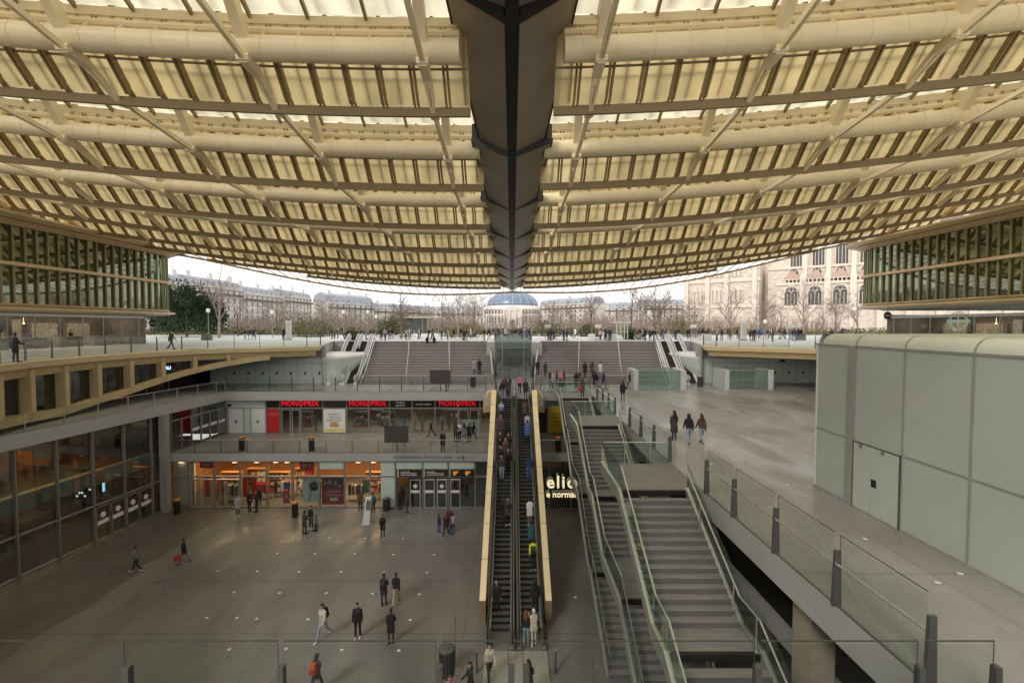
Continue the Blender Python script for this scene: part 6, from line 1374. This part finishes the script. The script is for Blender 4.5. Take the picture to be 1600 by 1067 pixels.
    oc = [Vector((math.cos(R(a)) * math.cos(R(e)), math.sin(R(a)) * math.cos(R(e)), math.sin(R(e)))) for e in (-60, -25, 0, 25, 60) for a in range(0, 360, 36)] + [Vector((0, 0, 1)), Vector((0, 0, -1))]
    for m, sp in P:
        groups = [sp] if len(sp) != 3 or m == S else [sp[:2], sp[1:]]
        for g in groups:
            vs = [bm.verts.new(Vector(q[:3]) + o * q[3]) for q in g for o in oc]
            r_ = bmesh.ops.convex_hull(bm, input=vs)
            bmesh.ops.delete(bm, geom=[v for v in set(r_['geom_interior'] + r_['geom_unused']) if isinstance(v, bmesh.types.BMVert)], context='VERTS')
        for i in range(len(sp)):
            for j in range(i, len(sp)):
                for t in (0, .25, .5, .75, 1): sph.append([sp[i][k] * (1 - t) + sp[j][k] * t for k in range(4)] + [m])
    me = bpy.data.meshes.new('fig'); bm.to_mesh(me); bm.free()
    o = bpy.data.objects.new('fig', me); COL.objects.link(o)
    md = o.modifiers.new('r', 'REMESH'); md.mode = 'VOXEL'; md.voxel_size = vox; md.use_smooth_shade = True
    sm = o.modifiers.new('s', 'SMOOTH'); sm.factor = .5; sm.iterations = 3 if vox < .015 else 1
    dg = bpy.context.evaluated_depsgraph_get(); out = bpy.data.meshes.new_from_object(o.evaluated_get(dg)); bpy.data.objects.remove(o); bpy.data.meshes.remove(me)
    n = len(out.polygons); c = np.empty(n * 3, 'f'); out.polygons.foreach_get('center', c); c = c.reshape(n, 3); A = np.array(sph, 'f')
    best = np.full(n, 9., 'f'); bi = np.zeros(n, 'i')
    for q in A:
        dd = np.sqrt(((c - q[:3]) ** 2).sum(1)) - q[3]; k = dd < best - 1e-4; best[k] = dd[k]; bi[k] = int(q[4])
    lo = min(feet); v = np.empty(len(out.vertices) * 3, 'f'); out.vertices.foreach_get('co', v); v = v.reshape(-1, 3); v[:, 2] -= v[:, 2].min(); out.vertices.foreach_set('co', v.ravel())
    for _ in range(5): out.materials.append(None)
    out.polygons.foreach_set('material_index', bi); out.polygons.foreach_set('use_smooth', [True] * n); out.name = 'person'; out.update()
    return out
ST = dict(legs=((3, 2), (-3, 2)), arms=((5, 12), (2, 10)))
STB = dict(legs=((6, 6), (-4, 0)), arms=((20, 60), (0, 14)), inn=.08, head=25)
W1 = dict(legs=((24, 6), (-20, 24)), arms=((-18, 14), (20, 22)), lean=4)
W2 = dict(legs=((-16, 20), (20, 4)), arms=((16, 20), (-14, 12)), lean=4, head=-15)
CR = dict(legs=((4, 2), (-2, 2)), arms=((18, 95), (18, 95)), inn=.13)
SIT = dict(legs=((82, 82), (78, 86)), arms=((25, 60), (30, 50)), lean=14, inn=.08)
REACH = dict(legs=((3, 2), (-6, 4)), arms=((60, 25), (55, 40)), inn=.05)
FIG = {}
DEF = dict(stand=(ST, 'short', 0), standl=(ST, 'long', 0), coat=(STB, 'short', .25), coatl=(STB, 'long', .3), cross=(CR, 'short', 0), walk=(W1, 'short', 0), walkb=(W2, 'short', .12), walkl=(W1, 'long', 0), walkbl=(W2, 'long', .18), hood=(W1, 'hood', .12), cap=(REACH, 'cap', .15), sit=(SIT, 'short', 0), sitl=(SIT, 'long', 0), bun=(STB, 'bun', 0))
def fig(k):
    if k not in FIG: FIG[k] = sdf_fig(*DEF[k])
    return FIG[k]
PC = {'black': (.014, .014, .015), 'charcoal': (.04, .04, .043), 'grey': (.16, .16, .165), 'pale grey': (.36, .36, .36), 'white': (.70, .69, .67), 'cream': (.55, .49, .40), 'beige': (.40, .32, .22), 'brown': (.10, .06, .04), 'tan': (.27, .18, .10), 'navy': (.02, .03, .08), 'blue': (.06, .12, .33), 'light blue': (.28, .38, .55), 'jeans': (.09, .13, .21), 'pale jeans': (.28, .34, .42), 'red': (.40, .03, .03), 'orange': (.50, .10, .03), 'pink': (.60, .17, .30), 'green': (.05, .11, .06), 'olive': (.09, .09, .045), 'yellow': (.62, .68, .02), 'plum': (.13, .04, .07), 'teal': (.03, .10, .11)}
def cm(c): return mat('cloth_' + c.replace(' ', '_'), PC[c], .8, amt=.18, scale=9)
SK = [mat('skin_a', (.50, .30, .21), .55, amt=.06), mat('skin_b', (.33, .18, .11), .55, amt=.06), mat('skin_c', (.14, .07, .045), .55, amt=.06)]
HR = {'black': mat('hair_black', (.012, .010, .009), .55), 'brown': mat('hair_brown', (.055, .03, .018), .55), 'red': mat('hair_auburn', (.17, .055, .025), .55), 'fair': mat('hair_fair', (.26, .18, .09), .55), 'white': mat('knit_white', (.72, .70, .66), .9), 'grey': mat('hair_grey', (.3, .29, .28), .6)}
pr_n = [0]; PEOPLE = []; LABELS = set()
def person(loc, rz, kind, top, bot, label, hair='black', shoe='black', skin=None, h=None, group=None):
    pr_n[0] += 1; r = random.Random(pr_n[0] * 7 + 1)
    o = bpy.data.objects.new('person', fig(kind)); COL.objects.link(o)
    ms = [SK[skin if skin is not None else r.choice((0, 0, 0, 1, 2))], HR[hair], cm(top), cm(bot), cm(shoe)]
    for s_, m in zip(o.material_slots, ms): s_.link = 'OBJECT'; s_.material = m
    sc = (h or r.uniform(1.62, 1.8)) / 1.74
    o.location = loc; o.rotation_euler = (0, 0, R(rz)); o.scale = (sc * r.uniform(.96, 1.06), sc, sc)
    assert label not in LABELS or group, label
    LABELS.add(label); tag(o, label, 'person', group); return o
def pat(px, py, z, *a, **k): return person(at(px, py, z=z), *a, **k)
# court floor (rz 0 faces the camera, 180 walks away, 90 faces right, -90 faces left)
g1 = pat(505, 998, LV3, -20, 'walkbl' if False else 'walk', 'cream', 'pale jeans', 'person in a cream jumper and pale jeans striding across the court with a backpack', shoe='white', h=1.80, skin=0)
pat(559, 996, LV3, 5, 'stand', 'black', 'black', 'person all in black with white shoes facing the camera in the court', shoe='white', h=1.72, skin=0)
pat(611, 1005, LV3, 180, 'coat', 'black', 'charcoal', 'person in a black jacket seen from behind, nearest of three dark backs', h=1.68)
g2 = pat(600, 945, LV3, 176, 'hood' if False else 'coat', 'charcoal', 'charcoal', 'person in a dark coat with a pale hood walking away beside beige trousers', h=1.74)
pat(619, 943, LV3, 184, 'walk', 'black', 'beige', 'person in a black jacket and beige trousers walking away', h=1.74)
pat(213, 893, LV3, -80, 'walk', 'grey', 'black', 'person in a grey jacket and white trainers walking left near the dark glazing', shoe='white', h=1.62)
g7 = pat(288, 880, LV3, -75, 'walkb', 'black', 'grey', 'person in a black coat walking left with a red bag', shoe='brown', h=1.66)
pat(598, 838, LV3, 0, 'coatl', 'black', 'black', 'person in a long black coat facing the camera below the totem', h=1.62)
pat(476, 834, LV3, 150, 'coat', 'charcoal', 'black', 'person in a dark grey coat, left of the trio by the orange shop', h=1.7)
pat(486, 826, LV3, -30, 'stand', 'black', 'black', 'person in black in the middle of the trio by the orange shop', shoe='white', h=1.74)
pat(494, 829, LV3, -60, 'coat', 'grey', 'charcoal', 'person in grey at the right of the trio by the orange shop', h=1.66)
pat(686, 835, LV3, 120, 'stand', 'navy', 'blue', 'person in navy and blue at the left of the group before the hall doors', shoe='white', h=1.55)
pat(697, 838, LV3, 170, 'walkl', 'black', 'black', 'person with auburn hair in black in the group before the hall doors', hair='red', shoe='white', h=1.74)
pat(702, 829, LV3, 10, 'coat', 'plum', 'charcoal', 'person in plum behind the auburn haired one before the hall doors', hair='brown', h=1.78)
pat(708, 835, LV3, 200, 'stand', 'pale grey', 'blue', 'person in a pale jacket and blue trousers at the right of the hall door group', h=1.58)
pat(372, 806, LV3, 30, 'coat', 'pale grey', 'charcoal', 'person in a pale grey jacket before the lower shop doors', shoe='white', h=1.72)
pat(390, 799, LV3, 60, 'stand', 'black', 'black', 'person in black just left of another before the orange shop', h=1.72)
pat(401, 800, LV3, -60, 'coat', 'black', 'charcoal', 'person in a black coat facing left before the orange shop', h=1.76)
pat(405, 792, LV3, 20, 'standl', 'charcoal', 'jeans', 'person in jeans behind the two in black by the orange shop', h=1.66)
pat(625, 796, LV3, 150, 'standl', 'black', 'black', 'person in black with long hair beside the litter bin at the hall doors', hair='brown', h=1.68)
pat(636, 801, LV3, 100, 'coat', 'charcoal', 'jeans', 'person in a charcoal coat bending at the hall doors', h=1.5)
pat(563, 798, LV3, 180, 'coat', 'brown', 'navy', 'person in brown and navy behind the information totem', h=1.6)
pat(583, 801, LV3, 200, 'stand', 'teal', 'black', 'person in teal looking at the shop right of the totem', h=1.64)
g9 = pat(495, 1083, LV3, 160, 'hood', 'charcoal', 'charcoal', 'person in a dark hood with an orange red backpack at the bottom of the view', h=1.70)
pat(735, 1098, LV3, -60, 'coatl', 'black', 'black', 'person with long black hair at the bottom edge beside the litter bin', h=1.68)
pat(703, 1118, LV3, 20, 'standl', 'pink', 'charcoal', 'person in pink cut by the bottom edge under the litter bin', hair='brown', h=1.62)
pat(765, 1062, LV3 + .06, 15, 'walkl', 'cream', 'charcoal', 'person in a pale jacket and dark trousers stepping off the left escalator', h=1.68)
pat(826, 1094, LV3 + .06, 180, 'coatl', 'black', 'black', 'person in dark clothes on the landing before the right escalator', h=1.66)
for x, y, t_, b_, rz, lab in ((310, 2.2, 'red', 'black', 40, 'person in red inside the lower shop behind the first doors'), (405, 2.6, 'black', 'jeans', 150, 'person in black inside the orange lower shop'), (447, 3.0, 'white', 'black', 20, 'person in a white top inside the orange lower shop'), (586, 2.4, 'charcoal', 'black', 200, 'person in charcoal inside the shop by the opal panel'), (655, 1.6, 'black', 'black', 0, 'person in black inside the dim hall doors'), (727, 1.5, 'navy', 'charcoal', 160, 'person in navy in the open hall doorway')):
    person((X3(x), YW + y, LV3), rz, 'coat', t_, b_, lab)
# riders on the escalators
def rider(px, py, lane, rz, kind, top, bot, label, **k):
    xc = (-.56, .92)[lane]; y = FY; best = 1e9
    for i in range(600):
        yy = FY - .3 + i * .034; z = max(LV3 + .03, LV3 + (yy - (FY - .2 + .9)) * SLP) if yy < HY - .3 else LV1 + .02
        q = at(px, py, Y=yy); e = abs(q.z - z)
        if e < best: best = e; y = yy; zz = z
    q = at(px, py, Y=y); x = min(xc + .3, max(xc - .3, q.x)); stp = (HY + .6 - .9 - (FY - .2 + .9)) / 58
    zt_ = zz
    if LV3 + .05 < zz < LV1:
        i = int((y - (FY - .2 + .9)) / stp); zt_ = LV3 + (i + 1) * (LV1 - LV3) / 58; y = (FY - .2 + .9) + (i + .55) * stp
    return person((x, y, zt_), rz, kind, top, bot, label, **k)
rider(776, 962, 0, 0, 'stand', 'black', 'black', 'person in black with orange shoes near the foot of the left escalator', shoe='orange', h=1.72)
rider(786, 820, 0, 5, 'stand', 'black', 'charcoal', 'person in black, lower of a dark pair midway on the left escalator', h=1.72)
rider(796, 822, 0, 0, 'coat', 'charcoal', 'black', 'person in charcoal with white shoes midway on the left escalator', shoe='white', h=1.7)
rider(784, 752, 0, 0, 'stand', 'charcoal', 'pale jeans', 'person in pale jeans on the left escalator below the packed queue', h=1.72)
for i, (px, py, c, lab) in enumerate(((796, 738, 'black', 'person in black right of the pale jeans rider'), (782, 735, 'black', 'person in black just behind the pale jeans rider'), (790, 722, 'brown', 'person in brown in the packed left escalator queue'), (781, 712, 'black', 'person in black below the pink hat on the left escalator'), (783, 700, 'charcoal', 'person in charcoal in the middle of the left escalator queue'), (797, 712, 'black', 'person in black at the right edge of the left escalator queue'), (783, 684, 'plum', 'person in plum high in the left escalator queue'), (782, 658, 'light blue', 'person in a light blue jacket alone on the upper left escalator'), (785, 625, 'black', 'person in black at the left of the escalator head'), (794, 622, 'charcoal', 'person in charcoal at the right of the left escalator head'), (789, 616, 'plum', 'person in plum waiting at the left escalator head'), (797, 613, 'black', 'person in black behind the plum one at the escalator head'))):
    rider(px, py, 0, rnd.uniform(-15, 15), ('stand', 'coat', 'standl', 'cross')[i % 4], c, ('black', 'charcoal', 'jeans')[i % 3], lab, hair=('black', 'brown')[i % 2])
rider(833, 892, 1, 180, 'stand', 'yellow', 'black', 'person in a bright yellow top and dark backpack on the right escalator', shoe='white', h=1.76)
rider(836, 955, 1, 180, 'standl', 'black', 'black', 'person in black with bare pale arms above the white hat rider', h=1.7)
rider(822, 1012, 1, 176, 'standl', 'black', 'pale jeans', 'person with auburn hair and pale jeans at the foot of the right escalator', hair='red', shoe='white', h=1.64)
rider(834, 1013, 1, 190, 'cap', 'cream', 'cream', 'person in a white hat and cream coat at the foot of the right escalator', hair='white', shoe='white', h=1.7)
rider(828, 822, 1, 180, 'coat', 'white', 'grey', 'person in a white jacket on the right escalator', shoe='white', h=1.66)
rider(830, 860, 1, 180, 'coat', 'teal', 'black', 'person in dark teal just above the yellow top rider', h=1.66)
rider(827, 752, 1, 180, 'stand', 'navy', 'blue', 'person in navy over blue trousers midway on the right escalator', h=1.72)
rider(824, 694, 1, 180, 'coat', 'blue', 'black', 'person in a blue jacket on the right escalator', h=1.74)
rider(824, 680, 1, 180, 'bun', 'pale grey', 'charcoal', 'person in pale grey above the blue jacket rider', h=1.66)
rider(820, 660, 1, 180, 'coat', 'brown', 'black', 'person in a brown coat high on the right escalator', h=1.72)
rider(821, 623, 1, 180, 'coat', 'black', 'charcoal', 'person in a black coat at the head of the right escalator', h=1.7)
pat(812, 614, LV1, 185, 'stand', 'pink', 'black', 'person in a bright pink top at the escalator head', h=1.72)
# middle gallery
for i, (px, py, rz, kd, t_, b_, lab) in enumerate(((692, 705, 0, 'coatl', 'black', 'black', 'person in black standing at the gallery rail'), (674, 682, -70, 'walk', 'black', 'charcoal', 'person in black walking left past the gallery shops'), (712, 690, 150, 'coat', 'charcoal', 'black', 'person in charcoal at the left of the gallery door group'), (718, 689, 30, 'stand', 'white', 'black', 'person in a white top at the gallery doors'), (725, 692, 180, 'coatl', 'grey', 'pale grey', 'person in grey seen from behind at the gallery doors'), (733, 690, 160, 'coat', 'black', 'black', 'person in a long black coat at the gallery doors'), (740, 686, 80, 'walk', 'black', 'charcoal', 'person in black stepping right from the gallery doors'), (702, 676, 20, 'standl', 'plum', 'black', 'person in plum inside the gallery shop doorway'), (691, 672, 40, 'stand', 'pale grey', 'black', 'person in pale grey inside the gallery shop'))):
    if i > 6: q = at(px, py, Y=YS2 + 1.2); q.z = LV2
    else: q = at(px, py, z=LV2)
    person(q, rz, kd, t_, b_, lab)
# right walkway
pat(1053, 690, LV1, 178, 'coatl', 'charcoal', 'charcoal', 'person in a long dark coat, leftmost of three walking away on the right walkway', shoe='white', h=1.70)
pat(1076, 693, LV1, 175, 'walkl', 'black', 'pale jeans', 'person in a black jacket and pale jeans between two walkers', h=1.66)
pat(1096, 693, LV1, 182, 'walkl', 'brown', 'pale jeans', 'person in a brown top and pale jeans, rightmost of the three walkers', hair='brown', h=1.66)
pat(973, 627, LV1, 170, 'walkb', 'black', 'jeans', 'person in a black jacket and jeans alone before the glass box', h=1.75)
pat(984, 607, LV1, -60, 'walk', 'charcoal', 'charcoal', 'person in charcoal striding left before the glass box', h=1.72)
pat(910, 620, LV1, 160, 'coatl', 'brown', 'black', 'person in brown with a red bag at the head of the farthest stacked stair', hair='brown', h=1.68)
for i, (px, py, t_, b_, kd, lab) in enumerate(((932, 606, 'black', 'jeans', 'walk', 'person in black and jeans left of a jean clad pair near the stair rail'), (943, 607, 'navy', 'jeans', 'walkb', 'person in navy and jeans crossing near the stair rail'), (928, 601, 'charcoal', 'black', 'stand', 'person in charcoal by the farthest stair rail'), (900, 606, 'black', 'charcoal', 'coat', 'person in black behind the red bag carrier'), (905, 604, 'olive', 'black', 'coat', 'person in olive behind the red bag carrier'), (860, 604, 'black', 'jeans', 'standl', 'person in black at the left of the crowd by the escalator'), (864, 606, 'pale grey', 'jeans', 'coat', 'person in pale grey in the crowd by the escalator'), (870, 603, 'plum', 'black', 'standl', 'person in plum in the crowd by the escalator'), (876, 604, 'pink', 'charcoal', 'stand', 'person in pink in the crowd by the escalator'), (881, 602, 'brown', 'black', 'coat', 'person in brown at the right of the crowd by the escalator'), (699, 605, 'black', 'black', 'coat', 'person in black half hidden behind the upper screen'))):
    pat(px, py, LV1, rnd.uniform(0, 360), kd, t_, b_, lab, hair=('black', 'brown', 'fair')[i % 3])
def stair_z(y):
    l1 = 5 * .30; 
    if y < YB + l1: return LV1 + (int((y - YB) / .3) + 1) * 4.2 / 27
    if y < YB + l1 + 1.15: return LV1 + 5 * 4.2 / 27
    r2 = (YT - YB - l1 - 1.15) / 22; return LV1 + (int((y - YB - l1 - 1.15) / r2) + 6) * 4.2 / 27
def on_stairs(px, py, *a, **k):
    best = 9; 
    for i in range(520):
        y = YB + .1 + i * .025; z = stair_z(y); q = at(px, py, Y=y)
        if abs(q.z - z) < best: best = abs(q.z - z); r = (q.x, y, z)
    return person(r, *a, **k)
on_stairs(840, 587, 180, 'stand', 'black', 'black', 'person in black beside the lift on the right wide stairs')
on_stairs(852, 588, 170, 'coat', 'charcoal', 'black', 'second dark person beside the lift on the right wide stairs')
on_stairs(914, 590, 180, 'coat', 'black', 'black', 'tall person in black climbing the right wide stairs')
on_stairs(925, 590, 175, 'coatl', 'brown', 'grey', 'person with brown hair and coat climbing the right wide stairs', hair='brown')
on_stairs(938, 590, 185, 'coat', 'white', 'grey', 'person in a white jacket climbing the right wide stairs')
on_stairs(741, 584, 20, 'coat', 'pale grey', 'jeans', 'person in pale grey coming down the left wide stairs')
on_stairs(749, 585, 0, 'coat', 'black', 'black', 'person in black coming down the left wide stairs')
def sitter(px, lab, t_):
    y = YT - .55; q = at(px, 540, Y=y); z = stair_z(y) - .0
    return person((q.x, y - .12, -.62), rnd.uniform(-20, 20), 'sit', t_, 'black', lab, h=1.7)
sitter(668, 'person in black sitting on the top steps, left of two', 'black'); sitter(679, 'person in black sitting on the top steps, right of two', 'charcoal')
for px, py, t_, lab in ((556, 575, 'brown', 'person in brown riding the inner left escalator to the street'), (560, 563, 'black', 'person in black riding the inner left escalator to the street')):
    y = YB + 6 if py > 570 else YB + 8; q = at(px, py, Y=y); person(q, 180, 'coat', t_, 'black', lab)
# terraces and plaza
pat(25, 566, 0, 160, 'coat', 'black', 'charcoal', 'person in a black hooded jacket standing at the far left balustrade', h=1.72)
pat(268, 546, 0, 90, 'walk', 'charcoal', 'black', 'person in charcoal walking by the nose of the left pavilion', h=1.72)
CROWD = []
def zone(a, c, n, where, y0=63.5, y1=78):
    k = max(1, round(n / 3)); cs = [(a + (c - a) * (i + rt.uniform(.2, .8)) / k, rt.uniform(y0, y1)) for i in range(k)]
    for i in range(n):
        x_, y_ = cs[i % k]; CROWD.append((min(c, max(a, x_ + rt.gauss(0, 5.5))), max(y0 - 1, y_ + rt.gauss(0, 1.6)) if i % 4 else rt.uniform(y0, y1 + 8), where))
zone(436, 458, 6, 'by the left white totem'); zone(500, 530, 4, 'left of the left escalator heads'); zone(572, 622, 10, 'near the left stairs'); zone(630, 662, 6, 'by the straight tree'); zone(664, 700, 7, 'before the open pavilion'); zone(705, 765, 13, 'left of the dome')
zone(768, 836, 27, 'under the dome', 68, 96); zone(845, 905, 14, 'right of the dome'); zone(936, 956, 7, 'left of the lift house', 64, 70); zone(992, 1022, 10, 'right of the lift house', 64, 72); zone(1030, 1062, 10, 'by the right escalators', 66, 80); zone(1075, 1130, 11, 'by the right terrace board', 62, 80); zone(1135, 1230, 18, 'before the church', 60, 80); zone(1235, 1265, 6, 'by the dark cabinet', 60, 76); zone(1290, 1345, 8, 'behind the pale green box', 52, 66); zone(330, 420, 4, 'by the evergreens', 62, 80)
GN = ['jacket', 'coat', 'jumper', 'anorak', 'top', 'hoodie']; TC = ['black', 'charcoal', 'navy', 'grey', 'red', 'beige', 'brown', 'white', 'olive', 'blue', 'plum', 'pale grey', 'cream', 'teal', 'tan', 'orange']; BC = ['black', 'charcoal', 'jeans', 'navy', 'grey', 'pale jeans', 'beige', 'brown']
wts = [16, 10, 5, 4, 1.2, 1.4, 2, 1.6, 2, 1.5, 1.2, 1.4, 1, 1, 1.2, .6]
for px, Y, wh in CROWD:
    for _ in range(60):
        t_ = rt.choices(TC, wts)[0]; b_ = rt.choice(BC); g = rt.choice(GN); act = rt.choice(('standing', 'walking', 'standing')); lab = f'person in a {t_} {g} and {b_} trousers {act} {wh}'
        if lab not in LABELS: break
    kd = rt.choice(('stand', 'coat', 'standl', 'cross', 'coatl')) if act == 'standing' else rt.choice(('walk', 'walkb', 'walkl', 'walkbl'))
    person(((px - 800) / F * Y, Y, .001), rt.uniform(0, 360), kd, t_, b_, lab, hair=rt.choice(('black', 'black', 'brown', 'fair', 'grey')))
# inside the left cafe and behind the right pavilion glass
for x, y, t_, lab in ((-44.6, 38.4, 'grey', 'person in grey nearest behind the left cafe window'), (-45.8, 43.2, 'navy', 'person in navy behind the left cafe window'), (-44.9, 50.2, 'brown', 'person in brown behind the left cafe window'), (45.6, 48.5, 'navy', 'person in navy at the right pavilion window'), (45.0, 41.5, 'grey', 'person in grey at the right pavilion window'), (-45.2, 40.5, 'beige', 'person in beige behind the left cafe window'), (-45.6, 47, 'black', 'person in black behind the left cafe window'), (44.9, 38.2, 'yellow', 'person in a bright yellow jacket at the right pavilion window'), (45.2, 36.2, 'black', 'person in black at the right pavilion window'), (45.3, 45, 'green', 'person in green at the right pavilion window')): person((x, y, .02), -90 if x > 0 else 90, 'coat', t_, 'black', lab)
# things carried
def backpack(label, x, y, z, rz, m, m2):
    t = thing('backpack', label, 'backpack', (x, y, z), R(rz), local=True)
    q = MB(); k = 10
    for i in range(1): q.hexa([(-.15, .1, 0), (.15, .1, 0), (.14, .27, .02), (-.14, .27, .02), (-.13, .1, .44), (.13, .1, .44), (.11, .2, .46), (-.11, .2, .46)])
    q.hexa([(-.12, .25, .05), (.12, .25, .05), (.11, .32, .06), (-.11, .32, .06), (-.11, .24, .24), (.11, .24, .24), (.1, .29, .23), (-.1, .29, .23)], 1); q.build('bag', [m, m2], t, local=True)
    for s in (-1, 1):
        q = MB(); q.tube([(s * .1, .12, .02), (s * .135, -.02, .06), (s * .13, -.135, .2), (s * .11, -.1, .40), (s * .1, .04, .46), (s * .1, .12, .43)], .014, 5); q.build('strap', m, t, local=True)
    return t
l = g1.location; backpack('black backpack with a yellow pocket on the cream jumper', l.x, l.y + .03, l.z + 1.02, -20, cm('black'), cm('yellow'))
l = g2.location; backpack('dark backpack on the coat with a pale hood', l.x, l.y, l.z + .98, 176, cm('charcoal'), cm('black'))
l = [o for o in COL.objects if o.get('label', '').startswith('person in a bright yellow top')][0].location; backpack('dark backpack on the bright yellow top', l.x, l.y, l.z + .98, 180, cm('charcoal'), cm('black'))
l = g9.location; backpack('orange red backpack on the dark hooded back at the bottom of the view', l.x, l.y, l.z + .95, 160, cm('orange'), cm('red'))
def handbag(label, x, y, z, rz, m, w=.34):
    t = thing('bag', label, 'bag', (x, y, z), R(rz), local=True); q = MB(); q.hexa([(-w / 2, -.08, 0), (w / 2, -.08, 0), (w / 2, .08, 0), (-w / 2, .08, 0), (-w / 2 * .85, -.04, .32), (w / 2 * .85, -.04, .32), (w / 2 * .85, .04, .32), (-w / 2 * .85, .04, .32)]); q.build('body', m, t, local=True)
    q = MB(); q.tube([(w * .25 * math.cos(R(a)), 0, .31 + .16 * math.sin(R(a))) for a in range(0, 181, 30)], .01, 5); q.build('strap', m, t, local=True)
l = g7.location; handbag('red and white carrier bag in the hand of the walker in black', l.x - .28, l.y - .22, l.z + .30, 20, cm('red'), .4)
l = at(910, 620, z=LV1); handbag('red bag held at the head of the farthest stacked stair', l.x - .27, l.y - .12, l.z + .55, 0, cm('red'), .3)
# ------------------------------------------------------------------ camera, light, sky
cam = bpy.data.cameras.new('camera'); co = bpy.data.objects.new('camera', cam); COL.objects.link(co)
cam.sensor_width = 36; cam.lens = 36 * F / 1600; cam.clip_start = .1; cam.clip_end = 6000
co.location = (0, 0, CZ); co.rotation_euler = (R(90) - PIT, 0, 0); SC.camera = co
SUN_EL, SUN_AZ = 38, 215          # azimuth clockwise from +Y
w = bpy.data.worlds.new('World'); SC.world = w; w.use_nodes = True; nt = w.node_tree; N = nt.nodes.new; L = nt.links.new
bg = nt.nodes['Background']; bg.inputs[1].default_value = .1
sky = N('ShaderNodeTexSky'); sky.sky_type = 'NISHITA'; sky.sun_disc = False; sky.sun_elevation = R(SUN_EL); sky.sun_rotation = R(SUN_AZ); sky.dust_density = 3; sky.air_density = 1.2
tc = N('ShaderNodeTexCoord'); mp = N('ShaderNodeMapping'); mp.inputs['Scale'].default_value = (1, 1, 3.2); L(tc.outputs['Generated'], mp.inputs[0])
n = N('ShaderNodeTexNoise'); n.inputs['Scale'].default_value = 3.2; n.inputs['Detail'].default_value = 7; L(mp.outputs[0], n.inputs[0])
cr = N('ShaderNodeMapRange'); cr.inputs[1].default_value = .36; cr.inputs[2].default_value = .6; cr.inputs[3].default_value = .45; cr.inputs[4].default_value = 1; L(n.outputs[0], cr.inputs[0])
mx = N('ShaderNodeMix'); mx.data_type = 'RGBA'; L(cr.outputs[0], mx.inputs[0]); L(sky.outputs[0], mx.inputs[6]); mx.inputs[7].default_value = (13.5, 13.3, 12.9, 1)
L(mx.outputs[2], bg.inputs[0])
sl = bpy.data.lights.new('sun', 'SUN'); sl.energy = 1.2; sl.angle = R(12); sl.color = (1, .95, .87)
so = bpy.data.objects.new('sun', sl); COL.objects.link(so); so.location = (0, 0, 60)
a, e = R(SUN_AZ), R(SUN_EL)
d = Vector((math.sin(a) * math.cos(e), math.cos(a) * math.cos(e), math.sin(e)))
so.rotation_euler = d.to_track_quat('Z', 'Y').to_euler()
SC.view_settings.view_transform = 'Standard'; SC.view_settings.look = 'None'; SC.view_settings.gamma = 1; SC.view_settings.exposure = .36
SC.view_settings.use_curve_mapping = False
SC.cycles.use_denoising = True; SC.cycles.max_bounces = 8; SC.cycles.transparent_max_bounces = 24; SC.cycles.diffuse_bounces = 5; SC.cycles.glossy_bounces = 3
SC.cycles.sample_clamp_indirect = 8; SC.cycles.caustics_reflective = False; SC.cycles.caustics_refractive = False
bpy.context.view_layer.update()
